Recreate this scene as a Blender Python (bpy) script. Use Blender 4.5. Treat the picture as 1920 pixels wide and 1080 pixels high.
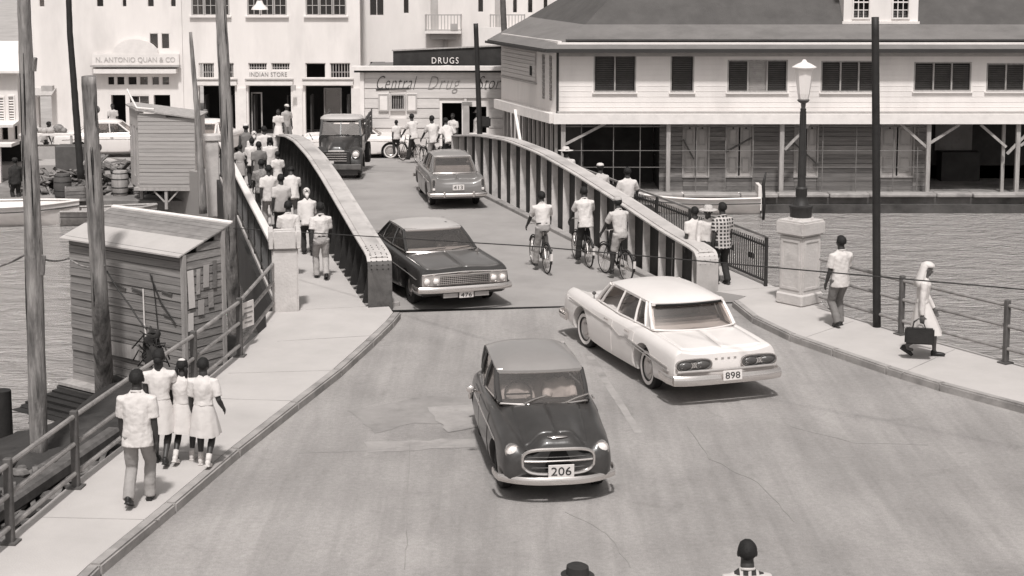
import bpy, bmesh, math, random
from mathutils import Vector as V, Matrix as M, noise
random.seed(11)
R = math.radians
for o in list(bpy.data.objects):
    bpy.data.objects.remove(o)
sc = bpy.context.scene
COL = sc.collection
# ---------------------------------------------------------------- camera
cam = bpy.data.cameras.new('camera')
camo = bpy.data.objects.new('camera', cam)
COL.objects.link(camo)
camo.location = (0, 0, 7.1)
camo.rotation_euler = (R(83), 0, 0)
cam.sensor_width = 36
cam.lens = 56.25
cam.shift_y = -0.13125
cam.clip_end = 3000
sc.camera = camo
# ---------------------------------------------------------------- sky and sun
SUN = V((0.0, -0.50, 0.865)).normalized()
w = bpy.data.worlds.new('World')
sc.world = w
w.use_nodes = True
nt = w.node_tree
bg = nt.nodes['Background']
sky = nt.nodes.new('ShaderNodeTexSky')
sky.sky_type = 'NISHITA'
sky.sun_disc = False
sky.sun_elevation = math.asin(SUN.z)
sky.sun_rotation = math.atan2(SUN.x, SUN.y)
sky.dust_density = 3.0
bw = nt.nodes.new('ShaderNodeRGBToBW')          # a black-and-white print: the sky has no hue
tint = nt.nodes.new('ShaderNodeMix')
tint.data_type = 'RGBA'
tint.blend_type = 'MULTIPLY'
tint.inputs[0].default_value = 1
tint.inputs[7].default_value = (1.03, 0.99, 0.965, 1)
nt.links.new(sky.outputs[0], bw.inputs[0])
nt.links.new(bw.outputs[0], tint.inputs[6])
nt.links.new(tint.outputs[2], bg.inputs[0])
bg.inputs[1].default_value = 0.15
sl = bpy.data.lights.new('sun', 'SUN')
sl.energy = 3.8
sl.angle = R(4.0)
sl.color = (1, 0.965, 0.94)
so = bpy.data.objects.new('sun', sl)
COL.objects.link(so)
so.location = (30, -30, 60)
so.rotation_euler = (-SUN).to_track_quat('-Z', 'Y').to_euler()
vs_ = sc.view_settings
vs_.view_transform = 'Standard'
vs_.look = 'None'
vs_.exposure = -0.12
vs_.gamma = 1
vs_.use_curve_mapping = False
sc.cycles.max_bounces = 6
sc.cycles.diffuse_bounces = 3
sc.cycles.transparent_max_bounces = 12
sc.cycles.use_denoising = True

# ---------------------------------------------------------------- materials
def grey(g):
    return (min(1, g * 1.035), g * 0.985, g * 0.955, 1)

MATS = {}
def mat(name, g, rough=.8, var=.12, vscale=2., bump=.15, bscale=30., metal=0., rand=0., spec=.35, stretch=(1, 1, 1), stain=0., sscale=.7, coat=0.):
    m = bpy.data.materials.new(name)
    MATS[name] = m
    m.use_nodes = True
    n, l = m.node_tree.nodes, m.node_tree.links
    b = n['Principled BSDF']
    b.inputs['Roughness'].default_value = rough
    b.inputs['Metallic'].default_value = metal
    b.inputs['Specular IOR Level'].default_value = spec
    if coat:
        b.inputs['Coat Weight'].default_value = coat
        b.inputs['Coat Roughness'].default_value = .08
    tc = n.new('ShaderNodeTexCoord')
    mp = n.new('ShaderNodeMapping')
    mp.inputs['Scale'].default_value = stretch
    l.new(tc.outputs['Object'], mp.inputs[0])
    src = mp.outputs[0]
    if rand:
        oi = n.new('ShaderNodeObjectInfo')
        ad = n.new('ShaderNodeVectorMath')
        ad.operation = 'MULTIPLY_ADD'
        ad.inputs[1].default_value = (37, 23, 11)
        l.new(oi.outputs['Random'], ad.inputs[0])
        l.new(src, ad.inputs[2])
        src = ad.outputs[0]
    nz = n.new('ShaderNodeTexNoise')
    nz.inputs['Scale'].default_value = vscale
    nz.inputs['Detail'].default_value = 6
    nz.inputs['Roughness'].default_value = .65
    l.new(src, nz.inputs['Vector'])
    mr = n.new('ShaderNodeMapRange')
    mr.inputs['From Min'].default_value = .3
    mr.inputs['From Max'].default_value = .7
    mr.inputs['To Min'].default_value = 1 - var
    mr.inputs['To Max'].default_value = 1 + var
    l.new(nz.outputs[0], mr.inputs[0])
    val = mr.outputs[0]
    if stain:
        n2 = n.new('ShaderNodeTexNoise')
        n2.inputs['Scale'].default_value = sscale
        n2.inputs['Detail'].default_value = 5
        n2.inputs['Roughness'].default_value = .6
        l.new(src, n2.inputs['Vector'])
        r2 = n.new('ShaderNodeMapRange')
        r2.inputs['From Min'].default_value = .5
        r2.inputs['From Max'].default_value = .68
        r2.inputs['To Min'].default_value = 1
        r2.inputs['To Max'].default_value = 1 - stain
        l.new(n2.outputs[0], r2.inputs[0])
        mu = n.new('ShaderNodeMath')
        mu.operation = 'MULTIPLY'
        l.new(val, mu.inputs[0])
        l.new(r2.outputs[0], mu.inputs[1])
        val = mu.outputs[0]
    if rand:
        r3 = n.new('ShaderNodeMapRange')
        r3.inputs['To Min'].default_value = 1 - rand
        r3.inputs['To Max'].default_value = 1 + rand
        l.new(oi.outputs['Random'], r3.inputs[0])
        mu = n.new('ShaderNodeMath')
        mu.operation = 'MULTIPLY'
        l.new(val, mu.inputs[0])
        l.new(r3.outputs[0], mu.inputs[1])
        val = mu.outputs[0]
    mx = n.new('ShaderNodeVectorMath')
    mx.operation = 'SCALE'
    mx.inputs[0].default_value = grey(g)[:3]
    l.new(val, mx.inputs['Scale'])
    l.new(mx.outputs[0], b.inputs['Base Color'])
    if bump:
        n3 = n.new('ShaderNodeTexNoise')
        n3.inputs['Scale'].default_value = bscale
        n3.inputs['Detail'].default_value = 4
        l.new(src, n3.inputs['Vector'])
        bp = n.new('ShaderNodeBump')
        bp.inputs['Strength'].default_value = bump
        bp.inputs['Distance'].default_value = .02
        l.new(n3.outputs[0], bp.inputs['Height'])
        l.new(bp.outputs[0], b.inputs['Normal'])
    return m

def glass(name, tintv=.75, gloss=.25, g=.6):
    m = bpy.data.materials.new(name)
    MATS[name] = m
    m.use_nodes = True
    n, l = m.node_tree.nodes, m.node_tree.links
    n.remove(n['Principled BSDF'])
    out = n['Material Output']
    tr = n.new('ShaderNodeBsdfTransparent')
    tr.inputs[0].default_value = grey(tintv)
    gl = n.new('ShaderNodeBsdfGlossy')
    gl.inputs['Roughness'].default_value = .03
    gl.inputs['Color'].default_value = grey(.95)
    lw = n.new('ShaderNodeFresnel')
    lw.inputs[0].default_value = 1.5
    ad = n.new('ShaderNodeMath')
    ad.operation = 'ADD'
    ad.inputs[1].default_value = gloss
    ad.use_clamp = True
    l.new(lw.outputs[0], ad.inputs[0])
    mx = n.new('ShaderNodeMixShader')
    l.new(ad.outputs[0], mx.inputs[0])
    l.new(tr.outputs[0], mx.inputs[1])
    l.new(gl.outputs[0], mx.inputs[2])
    df = n.new('ShaderNodeBsdfDiffuse')
    df.inputs[0].default_value = grey(g)
    m2 = n.new('ShaderNodeMixShader')
    m2.inputs[0].default_value = .07
    l.new(mx.outputs[0], m2.inputs[1])
    l.new(df.outputs[0], m2.inputs[2])
    l.new(m2.outputs[0], out.inputs[0])
    return m

mat('white_wall', .74, .85, .07, .8, .1, 8, stain=.16, sscale=.45, stretch=(1, 1, .3))
mat('white_trim', .70, .7, .08, 3, .1, 20)
mat('grey_trim', .38, .7, .12, 3, .1, 20)
mat('weathered_trim', .33, .8, .25, 3, .2, 25, stretch=(3, 3, .6))
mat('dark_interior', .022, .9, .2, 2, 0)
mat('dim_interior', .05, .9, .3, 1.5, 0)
mat('shingle_roof', .085, .9, .14, 1.5, .5, 40, stain=.15)
mat('skirt_roof', .165, .9, .12, 1.5, .5, 40, stain=.15)
mat('dark_gutter', .035, .6)
mat('weathered_plank', .21, .9, .32, 2.6, .4, 7, rand=.28, stain=.35, sscale=1.3)
mat('hut_plank', .215, .85, .32, 2.6, .35, 7, rand=.16, stain=.25, sscale=1.6)
mat('pale_plank', .54, .85, .10, 2.5, .3, 7, rand=.07)
mat('pale_door', .42, .8, .15, 2, .2, 18, rand=.1)
mat('shed_plank', .33, .85, .12, 2.5, .3, 7, rand=.08)
mat('slat', .09, .7, .2, 3, 0)
mat('slat_pale', .36, .7, .2, 3, 0)
mat('asphalt', .285, .9, .10, .5, .5, 90, stain=.0)
mat('bridge_deck', .30, .9, .10, .6, .3, 60, stain=.1)
mat('concrete_walk', .44, .9, .07, .9, .2, 40, stain=.08, sscale=.35)
mat('kerb_stone', .31, .9, .2, 2.5, .3, 30, stain=.35, sscale=1.2)
mat('pillar_concrete', .50, .9, .12, 2, .4, 22, stain=.35, sscale=1.1)
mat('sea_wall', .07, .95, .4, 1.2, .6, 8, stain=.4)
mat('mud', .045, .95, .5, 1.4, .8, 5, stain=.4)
mat('quay_ground', .20, .95, .35, 1.2, .4, 10, stain=.4)
mat('far_ground', .36, .95, .2, .6, .2, 10)
mat('iron', .030, .55, .3, 5, .15, 40, metal=0, spec=.4)
mat('iron_grey', .10, .6, .35, 4, .2, 30)
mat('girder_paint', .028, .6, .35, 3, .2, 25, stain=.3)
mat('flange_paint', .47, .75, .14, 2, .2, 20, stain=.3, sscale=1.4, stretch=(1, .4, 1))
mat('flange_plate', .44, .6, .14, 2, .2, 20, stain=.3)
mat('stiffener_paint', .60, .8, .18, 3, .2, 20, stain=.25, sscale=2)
mat('rail_pipe', .24, .6, .35, 4, .2, 40)
mat('rail_post', .085, .7, .35, 3, .2, 30)
mat('pole_wood', .25, .95, .6, 2.6, 1.0, 16, stretch=(3.2, 3.2, .4), stain=.55, sscale=1.6)
mat('pole_tar', .022, .6, .3, 3, .3, 20)
mat('boat_paint', .72, .5, .08, 2, .1, 10, stain=.12)
mat('boat_dark', .05, .6)
mat('lamp_glass', .78, .4, .03, 2, 0)
mat('sign_dark', .030, .75, .4, 2, .1, 20)
mat('paint_black', .03, .7, 0, 1, 0)
mat('paint_grey', .22, .8, .3, 6, 0)
mat('paint_faint', .42, .8, .2, 6, 0)
mat('paint_white', .75, .7, 0, 1, 0)
mat('debris', .15, .95, .8, 2.2, .8, 10, rand=.6)
mat('roof_felt', .42, .9, .07, 2, .2, 20, stain=.08)
mat('roof_board', .20, .9, .25, 2.6, .4, 7, rand=.12)
mat('chrome', .72, .18, .05, 3, 0, metal=.9)
mat('rubber', .022, .75, .2, 6, .1, 40)
mat('hubcap', .55, .3, .1, 5, 0, metal=.7)
mat('paint_dark_car', .038, .36, .25, 2, .05, 40, spec=.5, coat=.45)
mat('paint_brown_car', .036, .34, .2, 2, .05, 40, spec=.5, coat=.5)
mat('paint_white_car', .68, .35, .04, 2, 0, spec=.5, coat=.35)
mat('paint_grey_car', .15, .32, .08, 3, 0, spec=.5, coat=.5)
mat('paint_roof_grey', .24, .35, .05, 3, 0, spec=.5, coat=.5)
mat('paint_truck', .035, .35, .15, 3, 0, spec=.5, coat=.5)
mat('car_seat', .32, .8, .15, 5, 0)
mat('car_inside', .03, .85, .15, 5, 0)
mat('lens_white', .72, .15, .05, 30, .4, 60, spec=.6)
mat('lens_red', .07, .2, .15, 20, .3, 60, spec=.6)
mat('plate_white', .62, .6, .05, 10, 0)
mat('seam', .012, .9, 0, 1, 0)
mat('skin_dark', .042, .5, .15, 9, 0, spec=.4)
mat('skin_mid', .10, .55, .12, 9, 0, spec=.35)
mat('skin_pale', .32, .55, .1, 9, 0, spec=.35)
mat('hair', .012, .7, .3, 30, .5, 90)
mat('cloth_white', .57, .9, .06, 3, .8, 7)
mat('cloth_cream', .48, .9, .08, 3, .5, 9)
mat('cloth_light', .36, .9, .12, 3, .5, 9)
mat('cloth_khaki', .28, .9, .14, 3, .6, 9)
mat('cloth_grey', .16, .9, .15, 3, .6, 9)
mat('cloth_dark', .030, .9, .2, 3, .6, 9)
mat('cloth_mid', .20, .9, .5, 12, .5, 9)
mat('straw', .45, .9, .2, 20, .4, 60)
mat('shoe', .018, .5, .2, 9, 0)
mat('shoe_pale', .55, .7, .1, 9, 0)
mat('leather_bag', .022, .5, .2, 8, .2, 40)
glass('windscreen', .80, .06, .5)
glass('side_glass', .45, .03, .3)
glass('old_pane', .30, .12, .35)

def check_mat():
    m = mat('cloth_check', .2, .9, .1, 3, .2, 9)
    n, l = m.node_tree.nodes, m.node_tree.links
    b = n['Principled BSDF']
    tc = n.new('ShaderNodeTexCoord')
    sep = n.new('ShaderNodeSeparateXYZ')
    l.new(tc.outputs['Object'], sep.inputs[0])
    outs = []
    for k in (1, 2):
        a = n.new('ShaderNodeMath'); a.operation = 'MULTIPLY'; a.inputs[1].default_value = 13.
        f = n.new('ShaderNodeMath'); f.operation = 'FRACT'
        t = n.new('ShaderNodeMath'); t.operation = 'GREATER_THAN'; t.inputs[1].default_value = .62
        l.new(sep.outputs[k], a.inputs[0]); l.new(a.outputs[0], f.inputs[0]); l.new(f.outputs[0], t.inputs[0])
        outs.append(t.outputs[0])
    mx = n.new('ShaderNodeMath'); mx.operation = 'MAXIMUM'
    l.new(outs[0], mx.inputs[0]); l.new(outs[1], mx.inputs[1])
    mc = n.new('ShaderNodeMix'); mc.data_type = 'RGBA'
    mc.inputs[6].default_value = grey(.035); mc.inputs[7].default_value = grey(.45)
    l.new(mx.outputs[0], mc.inputs[0])
    l.new(mc.outputs[2], b.inputs['Base Color'])
check_mat()

# ---------------------------------------------------------------- mesh helpers
def props(o, label=None, cat=None, group=None, kind=None):
    if label: o['label'] = label
    if cat: o['category'] = cat
    if group: o['group'] = group
    if kind: o['kind'] = kind
    return o

def thing(name, label, cat, loc=(0, 0, 0), rz=0., group=None):
    o = bpy.data.objects.new(name, None)
    o.empty_display_size = .2
    COL.objects.link(o)
    o.location = loc
    o.rotation_euler = (0, 0, rz)
    return props(o, label, cat, group)

def link(name, me, parent=None, m=None, loc=None, rot=None, scale=None):
    o = bpy.data.objects.new(name, me)
    COL.objects.link(o)
    if parent: o.parent = parent
    if loc is not None: o.location = loc
    if rot is not None: o.rotation_euler = rot
    if scale is not None: o.scale = scale
    if m and not me.materials: me.materials.append(MATS[m])
    return o

class B:
    def __init__(s):
        s.v = []; s.f = []
    def add(s, vs, fs):
        k = len(s.v)
        s.v += [tuple(p) for p in vs]
        s.f += [tuple(i + k for i in q) for q in fs]
        return s
    def box(s, c, d, rz=0., mx=None):
        x, y, z = d[0] / 2, d[1] / 2, d[2] / 2
        vs = [V((a * x, b * y, e * z)) for e in (-1, 1) for a, b in ((-1, -1), (1, -1), (1, 1), (-1, 1))]
        if mx: vs = [mx @ p for p in vs]
        elif rz:
            r = M.Rotation(rz, 3, 'Z'); vs = [r @ p for p in vs]
        c = V(c)
        return s.add([p + c for p in vs], [(3, 2, 1, 0), (4, 5, 6, 7), (0, 1, 5, 4), (1, 2, 6, 5), (2, 3, 7, 6), (3, 0, 4, 7)])
    def bar(s, p, q, w_, h_=None, up=(0, 0, 1)):
        p, q = V(p), V(q)
        h_ = h_ or w_
        d = q - p
        x = d.normalized()
        u = V(up)
        if abs(x.dot(u)) > .97: u = V((0, 1, 0))
        y = u.cross(x).normalized()
        z = x.cross(y)
        mx = M((x, y, z)).transposed()
        return s.box((p + q) / 2, (d.length, w_, h_), mx=mx)
    def loft(s, rings, closed=True, cap=True):
        n = len(rings[0])
        vs = [p for r in rings for p in r]
        fs = []
        m = n if closed else n - 1
        for i in range(len(rings) - 1):
            for j in range(m):
                a, b = i * n + j, i * n + (j + 1) % n
                fs.append((a, b, b + n, a + n))
        if cap and closed:
            fs.append(tuple(range(n - 1, -1, -1)))
            k = (len(rings) - 1) * n
            fs.append(tuple(range(k, k + n)))
        return s.add(vs, fs)
    def tube(s, pts, r, n=8, flat=1., cap=True):
        pts = [V(p) for p in pts]
        if not isinstance(r, (list, tuple)): r = [r] * len(pts)
        rings = []
        ref = None
        for i, p in enumerate(pts):
            d = (pts[min(i + 1, len(pts) - 1)] - pts[max(i - 1, 0)])
            d = d.normalized() if d.length > 1e-9 else V((0, 0, 1))
            if ref is None:
                ref = V((0, 1, 0)) if abs(d.y) < .9 else V((1, 0, 0))
            a = (ref - d * ref.dot(d))
            a = a.normalized() if a.length > 1e-6 else d.orthogonal().normalized()
            ref = a
            b = d.cross(a)
            rings.append([p + (a * math.cos(t) + b * math.sin(t) * flat) * r[i] for t in [2 * math.pi * k / n for k in range(n)]])
        return s.loft(rings, True, cap)
    def ell(s, c, r, n=12, m=8, mx=None):
        c = V(c)
        vs = [V((0, 0, -r[2]))]
        for i in range(1, m):
            t = -math.pi / 2 + math.pi * i / m
            vs += [V((r[0] * math.cos(t) * math.cos(2 * math.pi * k / n), r[1] * math.cos(t) * math.sin(2 * math.pi * k / n), r[2] * math.sin(t))) for k in range(n)]
        vs.append(V((0, 0, r[2])))
        if mx: vs = [mx @ p for p in vs]
        fs = []
        for k in range(n):
            fs.append((0, 1 + (k + 1) % n, 1 + k))
        for i in range(m - 2):
            for k in range(n):
                a = 1 + i * n + k; b = 1 + i * n + (k + 1) % n
                fs.append((a, b, b + n, a + n))
        t = len(vs) - 1
        for k in range(n):
            fs.append((t, t - n + k, t - n + (k + 1) % n))
        return s.add([p + c for p in vs], fs)
    def lathe(s, prof, c=(0, 0, 0), n=16, axis='z', cap=True):
        rings = []
        for r, z in prof:
            ring = []
            for k in range(n):
                t = 2 * math.pi * k / n
                p = (r * math.cos(t), r * math.sin(t), z)
                if axis == 'y': p = (p[0], p[2], -p[1])
                if axis == 'x': p = (p[2], p[0], p[1])
                ring.append(V(p) + V(c))
            rings.append(ring)
        return s.loft(rings, True, cap)
    def slab(s, poly, z0, z1):
        n = len(poly)
        a = sum(poly[i][0] * poly[(i + 1) % n][1] - poly[(i + 1) % n][0] * poly[i][1] for i in range(n))
        if a < 0: poly = poly[::-1]
        vs = [(x, y, z0) for x, y in poly] + [(x, y, z1) for x, y in poly]
        fs = [tuple(range(n - 1, -1, -1)), tuple(range(n, 2 * n))]
        fs += [(i, (i + 1) % n, (i + 1) % n + n, i + n) for i in range(n)]
        return s.add(vs, fs)
    def mesh(s, name):
        me = bpy.data.meshes.new(name)
        me.from_pydata(s.v, [], s.f)
        return me
    def build(s, name, m, parent=None, smooth=False, bevel=0., loc=None, rz=None, kind=None, seg=1):
        me = s.mesh(name)
        bm = bmesh.new()
        bm.from_mesh(me)
        if bevel:
            bmesh.ops.bevel(bm, geom=[e for e in bm.edges if len(e.link_faces) == 2 and e.calc_face_angle(0) > .6], offset=bevel, segments=seg, affect='EDGES', clamp_overlap=True)
        bmesh.ops.recalc_face_normals(bm, faces=bm.faces)
        bm.to_mesh(me)
        bm.free()
        if smooth:
            for p in me.polygons: p.use_smooth = True
            if smooth != 2:
                try: me.set_sharp_from_angle(angle=R(42))
                except Exception: pass
        me.materials.append(MATS[m])
        o = link(name, me, parent, None, loc, (0, 0, rz) if rz is not None else None)
        if kind: o['kind'] = kind
        return o

def copy_tree(o, parent=None):
    c = o.copy()
    COL.objects.link(c)
    if parent: c.parent = parent
    for ch in list(o.children): copy_tree(ch, c)
    return c

def text(name, body, size, m, parent, loc, rot=(R(90), 0, 0), shear=0., spacing=1., depth=.004, align='CENTER', width=None, offset=0.):
    cu = bpy.data.curves.new(name, 'FONT')
    cu.body = body
    cu.size = size
    cu.shear = shear
    cu.space_character = spacing
    cu.align_x = align
    cu.align_y = 'CENTER'
    cu.extrude = depth
    cu.resolution_u = 3
    cu.offset = offset
    cu.materials.append(MATS[m])
    o = bpy.data.objects.new(name, cu)
    COL.objects.link(o)
    if parent: o.parent = parent
    o.location = loc
    o.rotation_euler = rot
    if width:
        bpy.context.view_layer.update()
        if o.dimensions.x > .001: o.scale.x = width / o.dimensions.x
    TEXTS.append(o)
    return o
TEXTS = []

def wall(b, x0, x1, z0, z1, holes, y=0., t=.15):
    """a wall in the x-z plane, its face at y and its thickness behind it, with real openings"""
    xs = sorted({x0, x1, *[min(max(h[i], x0), x1) for h in holes for i in (0, 1)]})
    zs = sorted({z0, z1, *[min(max(h[i], z0), z1) for h in holes for i in (2, 3)]})
    nx, nz = len(xs) - 1, len(zs) - 1
    def solid(i, k):
        if i < 0 or k < 0 or i >= nx or k >= nz: return False
        cx, cz = (xs[i] + xs[i + 1]) / 2, (zs[k] + zs[k + 1]) / 2
        return not any(h[0] < cx < h[1] and h[2] < cz < h[3] for h in holes)
    for i in range(nx):
        for k in range(nz):
            if not solid(i, k): continue
            a, c, d, e = xs[i], xs[i + 1], zs[k], zs[k + 1]
            b.add([(a, y, d), (c, y, d), (c, y, e), (a, y, e)], [(0, 1, 2, 3)])
            b.add([(a, y + t, d), (c, y + t, d), (c, y + t, e), (a, y + t, e)], [(3, 2, 1, 0)])
            if not solid(i - 1, k): b.add([(a, y, d), (a, y, e), (a, y + t, e), (a, y + t, d)], [(0, 1, 2, 3)])
            if not solid(i + 1, k): b.add([(c, y, d), (c, y, e), (c, y + t, e), (c, y + t, d)], [(3, 2, 1, 0)])
            if not solid(i, k - 1): b.add([(a, y, d), (c, y, d), (c, y + t, d), (a, y + t, d)], [(3, 2, 1, 0)])
            if not solid(i, k + 1): b.add([(a, y, e), (c, y, e), (c, y + t, e), (a, y + t, e)], [(0, 1, 2, 3)])
    return b

def frame(b, x0, x1, z0, z1, y, w_=.06, d=.08):
    b.box(((x0 + x1) / 2, y, z1 - w_ / 2), (x1 - x0, d, w_))
    b.box(((x0 + x1) / 2, y, z0 + w_ / 2), (x1 - x0, d, w_))
    b.box((x0 + w_ / 2, y, (z0 + z1) / 2), (w_, d, z1 - z0 - 2 * w_))
    b.box((x1 - w_ / 2, y, (z0 + z1) / 2), (w_, d, z1 - z0 - 2 * w_))
    return b

def plank(parent, c, d, m, rz=0., rot=None, name='plank', jitter=.006):
    """one board: shared unit mesh, scaled"""
    key = 'plank_' + m
    me = bpy.data.meshes.get(key)
    if me is None:
        me = B().box((0, 0, 0), (1, 1, 1)).mesh(key)
        me.materials.append(MATS[m])
    c = V(c) + V((random.uniform(-1, 1) * jitter * .3, random.uniform(-1, 1) * jitter, random.uniform(-1, 1) * jitter * .3))
    return link(name, me, parent, None, c, rot if rot else (0, 0, rz), d)
# ---------------------------------------------------------------- the setting
def noisy_sheet(name, x0, x1, y0, y1, nx, ny, zf, m, kind='structure', skirt=0):
    vs, fs = [], []
    for j in range(ny + 1):
        for i in range(nx + 1):
            x = x0 + (x1 - x0) * i / nx; y = y0 + (y1 - y0) * j / ny
            vs.append((x, y, zf(x, y)))
    for j in range(ny):
        for i in range(nx):
            a = j * (nx + 1) + i
            fs.append((a, a + 1, a + nx + 2, a + nx + 1))
    b = B().add(vs, fs)
    return b.build(name, m, None, smooth=2, kind=kind)

# river bed / terrain sheet far below everything, out to the horizon
B().add([(-1500, -300, -4.2), (1500, -300, -4.2), (1500, 2500, -4.2), (-1500, 2500, -4.2)], [(0, 1, 2, 3)]).build('terrain', 'mud', kind='structure')

def water_mat():
    m = bpy.data.materials.new('river_water')
    MATS['river_water'] = m
    m.use_nodes = True
    n, l = m.node_tree.nodes, m.node_tree.links
    b = n['Principled BSDF']
    b.inputs['Base Color'].default_value = grey(.35)
    b.inputs['Roughness'].default_value = .07
    b.inputs['IOR'].default_value = 1.33
    b.inputs['Specular IOR Level'].default_value = .8
    tc = n.new('ShaderNodeTexCoord')
    mp = n.new('ShaderNodeMapping'); mp.inputs['Scale'].default_value = (.75, 1.5, 1); mp.inputs['Rotation'].default_value = (0, 0, .25)
    l.new(tc.outputs['Object'], mp.inputs[0])
    a = n.new('ShaderNodeTexNoise'); a.inputs['Scale'].default_value = .95; a.inputs['Detail'].default_value = 7; a.inputs['Roughness'].default_value = .62; a.inputs['Distortion'].default_value = .7
    l.new(mp.outputs[0], a.inputs['Vector'])
    c = n.new('ShaderNodeTexNoise'); c.inputs['Scale'].default_value = 4.2; c.inputs['Detail'].default_value = 3
    l.new(mp.outputs[0], c.inputs['Vector'])
    ad = n.new('ShaderNodeMath'); ad.operation = 'MULTIPLY_ADD'; ad.inputs[1].default_value = .35
    l.new(c.outputs[0], ad.inputs[0]); l.new(a.outputs[0], ad.inputs[2])
    bp = n.new('ShaderNodeBump'); bp.inputs['Strength'].default_value = .9; bp.inputs['Distance'].default_value = .65
    l.new(ad.outputs[0], bp.inputs['Height'])
    l.new(bp.outputs[0], b.inputs['Normal'])
water_mat()
B().add([(-300, -60, -1.9), (300, -60, -1.9), (300, 400, -1.9), (-300, 400, -1.9)], [(0, 1, 2, 3)]).build('river_water', 'river_water', kind='structure')

# asphalt with patches, wheel polish and seams (wear with its own shape)
def road_mat():
    m = MATS['asphalt']
    n, l = m.node_tree.nodes, m.node_tree.links
    b = n['Principled BSDF']
    col = b.inputs['Base Color'].links[0].from_socket
    tc = n.new('ShaderNodeTexCoord')
    def noise_(scale, det, stretch=(1, 1, 1), rot=0, dist=0):
        mp = n.new('ShaderNodeMapping'); mp.inputs['Scale'].default_value = stretch; mp.inputs['Rotation'].default_value = (0, 0, rot)
        l.new(tc.outputs['Object'], mp.inputs[0])
        z = n.new('ShaderNodeTexNoise'); z.inputs['Scale'].default_value = scale; z.inputs['Detail'].default_value = det; z.inputs['Distortion'].default_value = dist
        z.inputs['Roughness'].default_value = .6
        l.new(mp.outputs[0], z.inputs['Vector'])
        return z.outputs[0]
    def ramp(v, a, c, lo, hi):
        r = n.new('ShaderNodeMapRange'); r.inputs['From Min'].default_value = a; r.inputs['From Max'].default_value = c
        r.inputs['To Min'].default_value = lo; r.inputs['To Max'].default_value = hi
        l.new(v, r.inputs[0]); return r.outputs[0]
    def mul(a, c):
        q = n.new('ShaderNodeMath'); q.operation = 'MULTIPLY'; l.new(a, q.inputs[0]); l.new(c, q.inputs[1]); return q.outputs[0]
    f = ramp(noise_(.22, 5, dist=.6), .38, .62, .90, 1.07)                      # big worn areas
    f = mul(f, ramp(noise_(.55, 6, (2.2, .35, 1), .28), .42, .60, 1.06, .90))   # wheel tracks
    f = mul(f, ramp(noise_(14, 4), .3, .7, .90, 1.10))                          # grit
    f = mul(f, ramp(noise_(1.3, 7, dist=1.2), .60, .68, 1., .90))               # oil and damp spots
    f = mul(f, ramp(noise_(1.0, 6, (1.5, .5, 1), .2, 2), .62, .70, 1., 1.07))   # scuffs
    f = mul(f, ramp(noise_(55, 3), .3, .7, .86, 1.14))
    f = mul(f, ramp(noise_(.8, 5, (5., .22, 1), .12, .3), .45, .62, 1.03, .93))
    v = n.new('ShaderNodeVectorMath'); v.operation = 'SCALE'
    l.new(col, v.inputs[0]); l.new(f, v.inputs['Scale'])
    l.new(v.outputs[0], b.inputs['Base Color'])
road_mat()

# near road, its outline follows the two kerbs
kerbL = [(-4.989, 15.884), (-4.747, 17.761), (-4.323, 19.871), (-3.888, 22.170), (-3.365, 24.554), (-2.907, 26.589), (-2.540, 28.651), (-2.284, 30.222), (-2.197, 31.048), (-2.319, 31.575)]
kerbR = [(4.497, 32.120), (4.690, 30.630), (5.164, 29.143), (5.735, 28.020), (6.400, 26.764), (7.036, 25.711), (8.019, 24.376), (10.065, 21.831)]
endL, endR = (-2.890, 31.478), (4.870, 32.579)
B().slab([(-9, 2)] + kerbL + [endL, endR] + kerbR + [(16, 2)], -.5, 0).build('road', 'asphalt', kind='structure')

# bridge frame: ends of the two girders in plan
LG0, LG1 = V((-2.90, 31.62, 0)), V((-7.61, 51.18, 0))
RG0, RG1 = V((3.85, 32.95, 0)), V((-2.21, 52.47, 0))
dl, dr = (LG1 - LG0).normalized(), (RG1 - RG0).normalized()
nl, nr = V((-dl.y, dl.x, 0)), V((dr.y, -dr.x, 0))        # outwards from the roadway
LW, RW = 1.75, 1.5
deck = [LG0 + dl * .05, RG0 - dr * .5, RG1 + dr * .8, LG1 + dl * .8]
B().slab([(p.x, p.y) for p in deck], -.45, -.004).build('bridge_deck', 'bridge_deck', kind='structure')
# walkways outside the girders
wl = [LG0 + nl * .05, LG1 + nl * .05, LG1 + nl * (LW + .05), LG0 + nl * (LW + .05)]
B().slab([(p.x, p.y) for p in wl], -.2, .12).build('bridge_walkway', 'concrete_walk', kind='structure')
wr = [RG0 + nr * .48, RG1 + nr * .48, RG1 + nr * (RW + .35), RG0 + nr * (RW + .35)]
B().slab([(p.x, p.y) for p in wr], -.2, .12).build('bridge_walkway', 'concrete_walk', kind='structure')
# dark undercarriage beams of the swing span
b = B()
for a, c, nn in ((LG0, LG1, nl), (RG0, RG1, nr)):
    b.bar(a + nn * .25 + V((0, 0, -.75)), c + nn * .25 + V((0, 0, -.75)), .3, .7)
    for t in (0.02, .25, .5, .75, .98):
        p = a.lerp(c, t)
        b.bar(p + nn * .3 + V((0, 0, -.5)), p + nn * 1.7 + V((0, 0, -.34)), .14, .28)
b.build('bridge_beams', 'girder_paint', kind='structure')
# joint where the swing span meets the abutment
b = B()
b.bar((LG0.x + .3, LG0.y + .08, .004), (RG0.x + 1.9, RG0.y - .35, .004), .09, .012)
b.build('bridge_joint', 'seam', kind='structure')

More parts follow.
